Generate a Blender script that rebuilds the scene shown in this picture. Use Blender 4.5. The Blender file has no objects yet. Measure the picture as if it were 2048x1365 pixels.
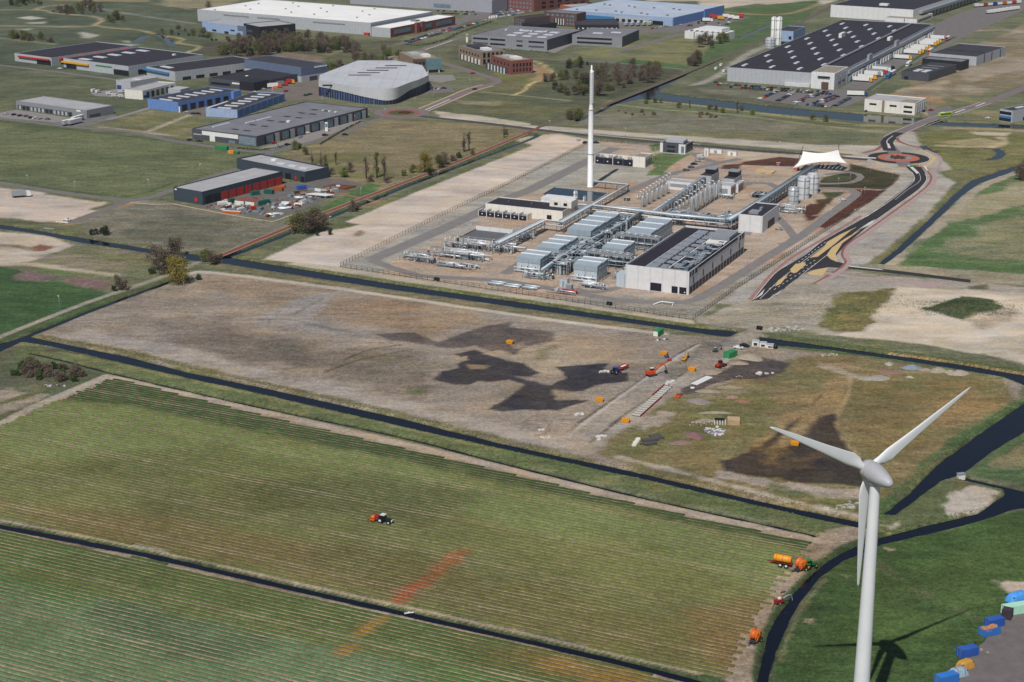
import bpy, math, random
import numpy as np
from mathutils import Vector, Matrix
# ------------------------------------------------------------------ camera, sky, sun, exposure
SC = bpy.context.scene
COL = SC.collection
F, HOR, CX, CY, CAMH = 3437.0, -400.0, 1024.0, 682.5, 225.0      # in photograph pixels / metres
TH = math.atan((CY - HOR) / F)
CT, ST = math.cos(TH), math.sin(TH)
cam = bpy.data.cameras.new('camera')
cam.sensor_width = 36.0
cam.lens = 36.0 * F / 2048.0
cam.clip_start = 1.0
cam.clip_end = 60000.0
cam_ob = bpy.data.objects.new('camera', cam)
cam_ob.location = (0, 0, CAMH)
cam_ob.rotation_euler = (math.pi / 2 - TH, 0, 0)
COL.objects.link(cam_ob)
SC.camera = cam_ob
SUN_AZ, SUN_EL = math.radians(20.5), math.radians(52.0)           # azimuth the light travels to, from +Y
world = bpy.data.worlds.new('World')
SC.world = world
world.use_nodes = True
wn = world.node_tree.nodes
sky = wn.new('ShaderNodeTexSky')
sky.sky_type = 'NISHITA'
sky.sun_disc = False
sky.sun_elevation = SUN_EL
sky.sun_rotation = SUN_AZ + math.pi
sky.air_density = 1.0
sky.dust_density = 0.6
wn['Background'].inputs['Strength'].default_value = 0.052
world.node_tree.links.new(sky.outputs[0], wn['Background'].inputs['Color'])
sun = bpy.data.lights.new('sun', 'SUN')
sun.energy = 4.1
sun.angle = math.radians(0.53)
sun.color = (1.0, 0.955, 0.89)
sun_ob = bpy.data.objects.new('sun', sun)
ldir = Vector((math.sin(SUN_AZ) * math.cos(SUN_EL), math.cos(SUN_AZ) * math.cos(SUN_EL), -math.sin(SUN_EL)))
sun_ob.rotation_euler = ldir.to_track_quat('-Z', 'Y').to_euler()
sun_ob.location = (0, 0, 400)
COL.objects.link(sun_ob)
SC.view_settings.view_transform = 'Standard'
SC.view_settings.look = 'None'
SC.view_settings.exposure = 0.0
SC.view_settings.gamma = 1.0
# ------------------------------------------------------------------ pixels to places
def G(px, py, z=0.0):
    u = (px - CX) / F; v = -(py - CY) / F
    t = (z - CAMH) / (-ST + v * CT)
    return Vector((u * t, (CT + v * ST) * t, z))
def proj(p):
    z = p[2] - CAMH
    d = p[1] * CT - z * ST
    return CX + F * p[0] / d, CY - F * (p[1] * ST + z * CT) / d
def zat(g, py):                                                   # height above ground point g seen at row py
    lo, hi = 0.0, 200.0
    for _ in range(40):
        m = (lo + hi) / 2
        if proj((g[0], g[1], m))[1] > py: lo = m
        else: hi = m
    return lo
def GN(pts):
    return np.array([G(*p)[:2] for p in pts])
def lin(h):
    if not isinstance(h, str): return np.array(h[:3], float)
    c = np.array([int(h[i:i + 2], 16) for i in (0, 2, 4)]) / 255.0
    return np.where(c <= .04045, c / 12.92, ((c + .055) / 1.055) ** 2.4)
RNG = random.Random(7)
# ------------------------------------------------------------------ numpy noise
_tab = np.random.RandomState(11).rand(256, 256)
def vnoise(x, y, seed=0):
    x = x + seed * 17.31; y = y + seed * 9.77
    xi = np.floor(x).astype(int); yi = np.floor(y).astype(int)
    fx = x - xi; fy = y - yi
    fx = fx * fx * (3 - 2 * fx); fy = fy * fy * (3 - 2 * fy)
    a = _tab[xi & 255, yi & 255]; b = _tab[(xi + 1) & 255, yi & 255]
    c = _tab[xi & 255, (yi + 1) & 255]; d = _tab[(xi + 1) & 255, (yi + 1) & 255]
    return (a * (1 - fx) + b * fx) * (1 - fy) + (c * (1 - fx) + d * fx) * fy
def fbm(x, y, scale, octv=4, seed=0):
    s = 0; a = .5; n = 0
    for o in range(octv):
        s = s + a * vnoise(x / scale, y / scale, seed + o * 3); n += a
        scale *= .47; a *= .55
    return s / n
def seg_dist(x, y, P, closed):
    n = len(P); d = np.full(x.shape, 1e9)
    ins = np.zeros(x.shape, bool)
    for i in range(n if closed else n - 1):
        ax, ay = P[i]; bx, by = P[(i + 1) % n]
        ex, ey = bx - ax, by - ay
        L = ex * ex + ey * ey + 1e-9
        t = np.clip(((x - ax) * ex + (y - ay) * ey) / L, 0, 1)
        d = np.minimum(d, (x - ax - t * ex) ** 2 + (y - ay - t * ey) ** 2)
        if closed and ay != by:
            c = ((ay > y) != (by > y)) & (x < (bx - ax) * (y - ay) / (by - ay) + ax)
            ins ^= c
    d = np.sqrt(d)
    return np.where(ins, -d, d) if closed else d
def smooth(P, k=3):                                               # Catmull-Rom through the points
    P = [np.array(p, float) for p in P]; out = []
    for i in range(len(P) - 1):
        p0 = P[max(i - 1, 0)]; p1 = P[i]; p2 = P[i + 1]; p3 = P[min(i + 2, len(P) - 1)]
        for j in range(k):
            t = j / k
            out.append(.5 * ((2 * p1) + (p2 - p0) * t + (2 * p0 - 5 * p1 + 4 * p2 - p3) * t * t + (3 * p1 - p0 - 3 * p2 + p3) * t ** 3))
    out.append(P[-1])
    return [tuple(p) for p in out]
def paint_list(x, y, col, layers, cell):
    for L in layers:
        kind, pts, c, fe, amp, fs, op, mot = L[:8]
        P = GN(pts)
        half = 0 if kind == 'p' else L[8] / 2
        m = fe + amp * 2 + half + 3
        lo = P.min(0) - m; hi = P.max(0) + m
        idx = np.nonzero((x > lo[0]) & (x < hi[0]) & (y > lo[1]) & (y < hi[1]))[0]
        if not len(idx): continue
        xx, yy = x[idx], y[idx]
        d = seg_dist(xx, yy, P, kind == 'p') - half
        if amp: d = d + (fbm(xx, yy, fs, 5, 5) - .5) * 5 * amp
        w = np.maximum(fe, cell[idx] * .75)
        a = np.clip(.5 - d / w, 0, 1) * op
        cc = lin(c)[None, :] * np.ones((len(idx), 1))
        if mot:
            c2, ms, mt = mot[:3]
            n = fbm(xx, yy, ms, 4, 23 + len(pts))
            k = np.clip((n - .5) * 3.2 + mt, 0, 1)[:, None]
            cc = cc * (1 - k) + lin(c2)[None, :] * k
        keep = a > 0
        col[idx[keep]] = col[idx[keep]] * (1 - a[keep, None]) + cc[keep] * a[keep, None]
def pp(pts, c, fe=1.5, amp=0.0, fs=12.0, op=1.0, mot=None): return ('p', pts, c, fe, amp, fs, op, mot)
def pl(pts, w, c, fe=.8, amp=0.0, fs=12.0, op=1.0, mot=None, k=3): return ('l', smooth(pts, k) if k else pts, c, fe, amp, fs, op, mot, w)
# ------------------------------------------------------------------ materials
MATS = {}
def newmat(name):
    m = bpy.data.materials.new(name); m.use_nodes = True
    return m, m.node_tree.nodes, m.node_tree.links
def M(name, c=None, rough=.7, metal=0.0, var=.16, scale=.35, stripes=None, spec=.4, bump=0.0):
    """procedural paint: base colour with weathering noise in object space, optional ribs"""
    if name in MATS: return MATS[name]
    m, n, l = newmat(name)
    b = n['Principled BSDF']
    b.inputs['Roughness'].default_value = rough; b.inputs['Metallic'].default_value = metal
    b.inputs['Specular IOR Level'].default_value = spec
    c = lin(c)
    geo = n.new('ShaderNodeNewGeometry')
    t = n.new('ShaderNodeTexNoise'); t.inputs['Scale'].default_value = scale; t.inputs['Detail'].default_value = 6; t.inputs['Roughness'].default_value = .65
    l.new(geo.outputs['Position'], t.inputs['Vector'])
    r = n.new('ShaderNodeMapRange'); r.inputs[1].default_value = .3; r.inputs[2].default_value = .7
    r.inputs[3].default_value = 1 - var; r.inputs[4].default_value = 1 + var * .6
    l.new(t.outputs[0], r.inputs[0])
    mx = n.new('ShaderNodeMix'); mx.data_type = 'RGBA'; mx.blend_type = 'MULTIPLY'; mx.inputs[0].default_value = 1
    mx.inputs[6].default_value = (*c, 1)
    l.new(r.outputs[0], mx.inputs[7])
    out = mx.outputs[2]
    if stripes:                                                   # (axis, period, darkness): sheet ribs or panel joints
        ax, per, dk = stripes
        tc = n.new('ShaderNodeTexCoord'); sp = n.new('ShaderNodeSeparateXYZ')
        l.new(tc.outputs['Object'], sp.inputs[0])
        a = n.new('ShaderNodeMath'); a.operation = 'ADD'
        if ax == 'h':
            l.new(sp.outputs[0], a.inputs[0]); l.new(sp.outputs[1], a.inputs[1])
        else:
            l.new(sp.outputs['XYZ'.index(ax.upper())], a.inputs[0]); a.inputs[1].default_value = 0
        fm = n.new('ShaderNodeMath'); fm.operation = 'FLOORED_MODULO'; fm.inputs[1].default_value = per
        l.new(a.outputs[0], fm.inputs[0])
        cp = n.new('ShaderNodeMath'); cp.operation = 'LESS_THAN'; cp.inputs[1].default_value = per * .14
        l.new(fm.outputs[0], cp.inputs[0])
        mp = n.new('ShaderNodeMapRange'); mp.inputs[3].default_value = 1; mp.inputs[4].default_value = 1 - dk
        l.new(cp.outputs[0], mp.inputs[0])
        m2 = n.new('ShaderNodeMix'); m2.data_type = 'RGBA'; m2.blend_type = 'MULTIPLY'; m2.inputs[0].default_value = 1
        l.new(out, m2.inputs[6]); l.new(mp.outputs[0], m2.inputs[7]); out = m2.outputs[2]
    l.new(out, b.inputs['Base Color'])
    if bump:
        bp = n.new('ShaderNodeBump'); bp.inputs['Strength'].default_value = bump; bp.inputs['Distance'].default_value = .1
        l.new(t.outputs[0], bp.inputs['Height']); l.new(bp.outputs[0], b.inputs['Normal'])
    MATS[name] = m
    return m
def vcol_mat(name, fine=.25, mid=.18, rough=.95, bump=.4, streak=None):
    """ground: painted albedo attribute times three scales of noise"""
    m, n, l = newmat(name)
    b = n['Principled BSDF']; b.inputs['Roughness'].default_value = rough; b.inputs['Specular IOR Level'].default_value = .15
    at = n.new('ShaderNodeAttribute'); at.attribute_name = 'tint'
    geo = n.new('ShaderNodeNewGeometry')
    cur = at.outputs['Color']
    for i, (sc, amt, det) in enumerate(((1.1, fine, 4), (.17, mid, 5), (.45, mid, 3), (.03, mid * .5, 4))):
        t = n.new('ShaderNodeTexNoise'); t.inputs['Scale'].default_value = sc; t.inputs['Detail'].default_value = det
        t.inputs['Roughness'].default_value = .7
        if streak and i == 1:
            mp = n.new('ShaderNodeMapping'); mp.inputs['Rotation'].default_value = (0, 0, math.radians(24)); mp.inputs['Scale'].default_value = (.45, 1.2, 1)
            l.new(geo.outputs['Position'], mp.inputs[0]); l.new(mp.outputs[0], t.inputs['Vector'])
        else: l.new(geo.outputs['Position'], t.inputs['Vector'])
        r = n.new('ShaderNodeMapRange'); r.inputs[1].default_value = .28; r.inputs[2].default_value = .72
        r.inputs[3].default_value = -amt; r.inputs[4].default_value = amt
        l.new(t.outputs[0], r.inputs[0])
        ma = n.new('ShaderNodeMath'); ma.operation = 'MULTIPLY_ADD'; ma.inputs[2].default_value = 1
        l.new(r.outputs[0], ma.inputs[0]); l.new(at.outputs['Alpha'], ma.inputs[1])
        mx = n.new('ShaderNodeMix'); mx.data_type = 'RGBA'; mx.blend_type = 'MULTIPLY'; mx.inputs[0].default_value = 1
        l.new(cur, mx.inputs[6]); l.new(ma.outputs[0], mx.inputs[7]); cur = mx.outputs[2]
        if i == 0:
            bp = n.new('ShaderNodeBump'); bp.inputs['Strength'].default_value = bump; bp.inputs['Distance'].default_value = .15
            l.new(t.outputs[0], bp.inputs['Height']); l.new(bp.outputs[0], b.inputs['Normal'])
    l.new(cur, b.inputs['Base Color'])
    return m
# ------------------------------------------------------------------ mesh building
def tag(o, label=None, cat=None, group=None, kind=None):
    if label: o['label'] = label
    if cat: o['category'] = cat
    if group: o['group'] = group
    if kind: o['kind'] = kind
    return o
def link(name, mesh, parent=None):
    o = bpy.data.objects.new(name, mesh); COL.objects.link(o)
    if parent is not None: o.parent = parent
    return o
def thing(name, label, cat, loc, rz=0.0, group=None):
    o = bpy.data.objects.new(name, None); COL.objects.link(o)
    o.location = loc; o.rotation_euler = (0, 0, rz); o.empty_display_size = 1
    return tag(o, label, cat, group)
class MB:
    """collects shapes, then builds them as ONE mesh object"""
    def __init__(s): s.v = []; s.f = []; s.mi = []; s.sm = []; s.cur = 0
    def add(s, vs, fs, smooth=False):
        o = len(s.v); s.v += [tuple(v) for v in vs]
        for f in fs: s.f.append([o + i for i in f]); s.mi.append(s.cur); s.sm.append(smooth)
        return s
    def m(s, i): s.cur = i; return s
    def box(s, x0, x1, y0, y1, z0, z1, top=True, bot=True):
        vs = [(x0, y0, z0), (x1, y0, z0), (x1, y1, z0), (x0, y1, z0), (x0, y0, z1), (x1, y0, z1), (x1, y1, z1), (x0, y1, z1)]
        fs = [(0, 1, 5, 4), (1, 2, 6, 5), (2, 3, 7, 6), (3, 0, 4, 7)]
        if top: fs.append((4, 5, 6, 7))
        if bot: fs.append((3, 2, 1, 0))
        return s.add(vs, fs)
    def cbox(s, c, d): return s.box(c[0] - d[0] / 2, c[0] + d[0] / 2, c[1] - d[1] / 2, c[1] + d[1] / 2, c[2] - d[2] / 2, c[2] + d[2] / 2)
    def prism(s, poly, z0, z1):
        n = len(poly)
        vs = [(p[0], p[1], z0) for p in poly] + [(p[0], p[1], z1) for p in poly]
        fs = [(i, (i + 1) % n, n + (i + 1) % n, n + i) for i in range(n)] + [tuple(range(n, 2 * n)), tuple(range(n - 1, -1, -1))]
        return s.add(vs, fs)
    def tube(s, path, r, n=6, r1=None, caps=True, smooth=True):
        path = [Vector(p) for p in path]; k = len(path); base = []; vs = []
        for i, p in enumerate(path):
            d = (path[min(i + 1, k - 1)] - path[max(i - 1, 0)])
            d = d.normalized() if d.length > 1e-9 else Vector((0, 0, 1))
            up = Vector((0, 0, 1)) if abs(d.z) < .95 else Vector((1, 0, 0))
            a = d.cross(up).normalized(); b = a.cross(d)
            rr = r if r1 is None else r + (r1 - r) * i / max(k - 1, 1)
            if isinstance(r, (list, tuple)): rr = r[i]
            for j in range(n):
                t = 2 * math.pi * j / n
                vs.append(p + (a * math.cos(t) + b * math.sin(t)) * rr)
        fs = []
        for i in range(k - 1):
            for j in range(n):
                fs.append((i * n + j, i * n + (j + 1) % n, (i + 1) * n + (j + 1) % n, (i + 1) * n + j))
        s.add(vs, fs, smooth)
        if caps:
            o = len(s.v) - len(vs)
            for ring in (list(range(n - 1, -1, -1)), [(k - 1) * n + j for j in range(n)]):
                s.f.append([o + i for i in ring]); s.mi.append(s.cur); s.sm.append(False)
        return s
    def cyl(s, x, y, z0, z1, r, n=12, r1=None): return s.tube([(x, y, z0), (x, y, z1)], r, n, r1)
    def lathe(s, prof, n=12, c=(0, 0, 0), axis='z'):
        vs = []; k = len(prof)
        for r, z in prof:
            for j in range(n):
                t = 2 * math.pi * j / n
                p = (r * math.cos(t), r * math.sin(t), z)
                if axis == 'x': p = (z, r * math.cos(t), r * math.sin(t))
                if axis == 'y': p = (-r * math.cos(t), z, r * math.sin(t))
                vs.append((p[0] + c[0], p[1] + c[1], p[2] + c[2]))
        fs = [(i * n + j, i * n + (j + 1) % n, (i + 1) * n + (j + 1) % n, (i + 1) * n + j) for i in range(k - 1) for j in range(n)]
        return s.add(vs, fs, True)
    def mesh(s, name, mats):
        me = bpy.data.meshes.new(name)
        me.from_pydata(s.v, [], s.f)
        for m in (mats if isinstance(mats, (list, tuple)) else [mats]): me.materials.append(m)
        me.polygons.foreach_set('material_index', s.mi)
        me.polygons.foreach_set('use_smooth', s.sm)
        me.update()
        return me
    def build(s, name, mats, parent=None): return link(name, s.mesh(name, mats), parent)
def raw_mesh(name, verts, quads, mat, tint=None):
    me = bpy.data.meshes.new(name)
    nv, nq = len(verts), len(quads)
    k = quads.shape[1]
    me.vertices.add(nv); me.vertices.foreach_set('co', verts.astype(np.float32).ravel())
    me.loops.add(nq * k); me.loops.foreach_set('vertex_index', quads.astype(np.int32).ravel())
    me.polygons.add(nq); me.polygons.foreach_set('loop_start', np.arange(0, nq * k, k, dtype=np.int32))
    try: me.polygons.foreach_set('loop_total', np.full(nq, k, dtype=np.int32))
    except Exception: pass
    me.materials.append(mat)
    if tint is not None:
        a = me.attributes.new('tint', 'FLOAT_COLOR', 'POINT')
        a.data.foreach_set('color', np.concatenate([tint, np.clip(1.35 - tint.mean(1, keepdims=True) * 2.6, .28, 1)], 1).astype(np.float32).ravel())
    me.update(calc_edges=True)
    return me
# ------------------------------------------------------------------ the land: canals cut into one painted ground sheet
def strip(pts, w):                                                # polyline in pixels -> polygon on the ground of width w metres
    P = GN(smooth(pts, 3)); L = []; R = []
    for i in range(len(P)):
        d = P[min(i + 1, len(P) - 1)] - P[max(i - 1, 0)]; d = d / (np.hypot(*d) + 1e-9)
        n = np.array([-d[1], d[0]]) * w / 2
        L.append(P[i] + n); R.append(P[i] - n)
    return np.array(L + R[::-1])
CANALS = [
    GN([(440,508),(470,515),(780,565),(1080,608),(1380,652),(1478,661),(1458,672),(1440,671),(1300,650),(1080,620),(780,577),(480,531),(440,524)]),
    GN([(1520,671),(1540,674),(1664,691),(1788,708),(1912,725),(2048,748),(2110,762),(2110,830),(2048,861),(1982,901),(1928,944),(1880,960),(1789,1028),(1768,1026),(1816,986),(1853,949),(1875,927),(1955,868),(2048,804),(2075,785),(2048,768),(2011,753),(1912,736),(1788,717),(1664,699),(1540,688),(1510,684)]),
    GN([(1925,950),(1945,956),(2060,982),(2130,985),(2130,1012),(2060,1012),(2024,1017),(1968,1037),(1901,1054),(1834,1070),(1762,1087),(1686,1118),(1642,1149),(1609,1188),(1582,1232),(1562,1274),(1550,1312),(1538,1351),(1530,1400),(1500,1560),(1450,1900),(1410,1900),(1475,1560),(1508,1400),(1517,1349),(1526,1303),(1538,1262),(1556,1226),(1582,1191),(1615,1152),(1648,1124),(1707,1091),(1762,1072),(1875,1043),(1955,1024),(2011,986),(2008,976),(1928,958)]),
    GN([(-60,700),(20,680),(65,672),(125,685),(250,710),(375,742),(512,770),(793,832),(1000,884),(1293,946),(1500,995),(1600,1016),(1742,1046),(1727,1055),(1600,1028),(1500,1005),(1293,957),(1000,894),(793,848),(512,783),(375,754),(250,725),(100,690),(42,681),(0,702),(-60,722)]),
    strip([(30,680),(75,663),(200,613),(337,563),(350,556)], 3.2),
    GN([(-80,436),(0,447),(80,460),(200,480),(320,499),(400,508),(460,511),(470,523),(400,522),(300,505),(170,485),(80,467),(0,456),(-80,446)]),
    strip([(450,512),(480,504),(660,433),(780,385),(840,361),(1050,282),(1075,268)], 3.6),
    GN([(-80,1028),(0,1045),(293,1102),(600,1172),(893,1238),(1200,1307),(1310,1334),(1450,1371),(1448,1382),(1310,1344),(1200,1317),(893,1248),(600,1182),(293,1112),(0,1055),(-80,1038)]),
    strip([(57,704),(112,716),(175,732),(250,751),(512,811),(793,870),(1000,923),(1293,995),(1600,1062),(1628,1070)], 1.5),
    GN([(1756,526),(1795,496),(1872,424),(1903,393),(1942,360),(2030,331),(2110,310),(2110,318),(2040,337),(1955,367),(1918,394),(1888,424),(1808,498),(1768,528)]),
    GN([(1150,240),(1200,219),(1226,206),(1260,192),(1320,166),(1366,148),(1440,116),(1446,117),(1380,145),(1330,172),(1314,184),(1400,195),(1520,209),(1610,218),(1731,227),(1862,236),(1895,243),(2048,249),(2150,253),(2150,262),(2048,257),(1895,251),(1819,248),(1731,243),(1610,232),(1560,228),(1460,216),(1370,206),(1280,198),(1226,210),(1205,222),(1155,243)]),
    strip([(1845,290),(1858,299),(1876,305)], 4.0), strip([(1968,296),(1990,297),(2003,305),(1992,315),(1975,318)], 6.0),
    strip([(268,86),(300,68),(330,76),(345,92)], 7.0),
    strip([(1480,76),(1520,58),(1545,47)], 5.0),
]
MOUNDS = [(G(1930, 618), 30, 16, 1.6), (G(1700, 622), 26, 34, .8), (G(1545, 615), 12, 8, .9)]
def ground_z(x, y):
    z = np.zeros_like(x)
    for P in CANALS:
        lo = P.min(0) - 4; hi = P.max(0) + 4
        i = np.nonzero((x > lo[0]) & (x < hi[0]) & (y > lo[1]) & (y < hi[1]))[0]
        if len(i):
            d = seg_dist(x[i], y[i], P, True)
            d = d + (fbm(x[i], y[i], 7, 3, 2) - .5) * .9
            z[i] = np.minimum(z[i], np.clip(-.75 + .7 * d, -1.9, 0))
    for c, rx, ry, h in MOUNDS:
        q = ((x - c.x) / rx) ** 2 + ((y - c.y) / ry) ** 2
        z = z + h * np.exp(-q * 1.6) * (.7 + .6 * fbm(x, y, 9, 3, 8)) * (q < 4)
    return z
OLIVE, GREEN, DARKG, SAND, TAN = '6a6c4c', '4c6230', '3c4c32', 'b8ac9f', 'a5917a'
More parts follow.
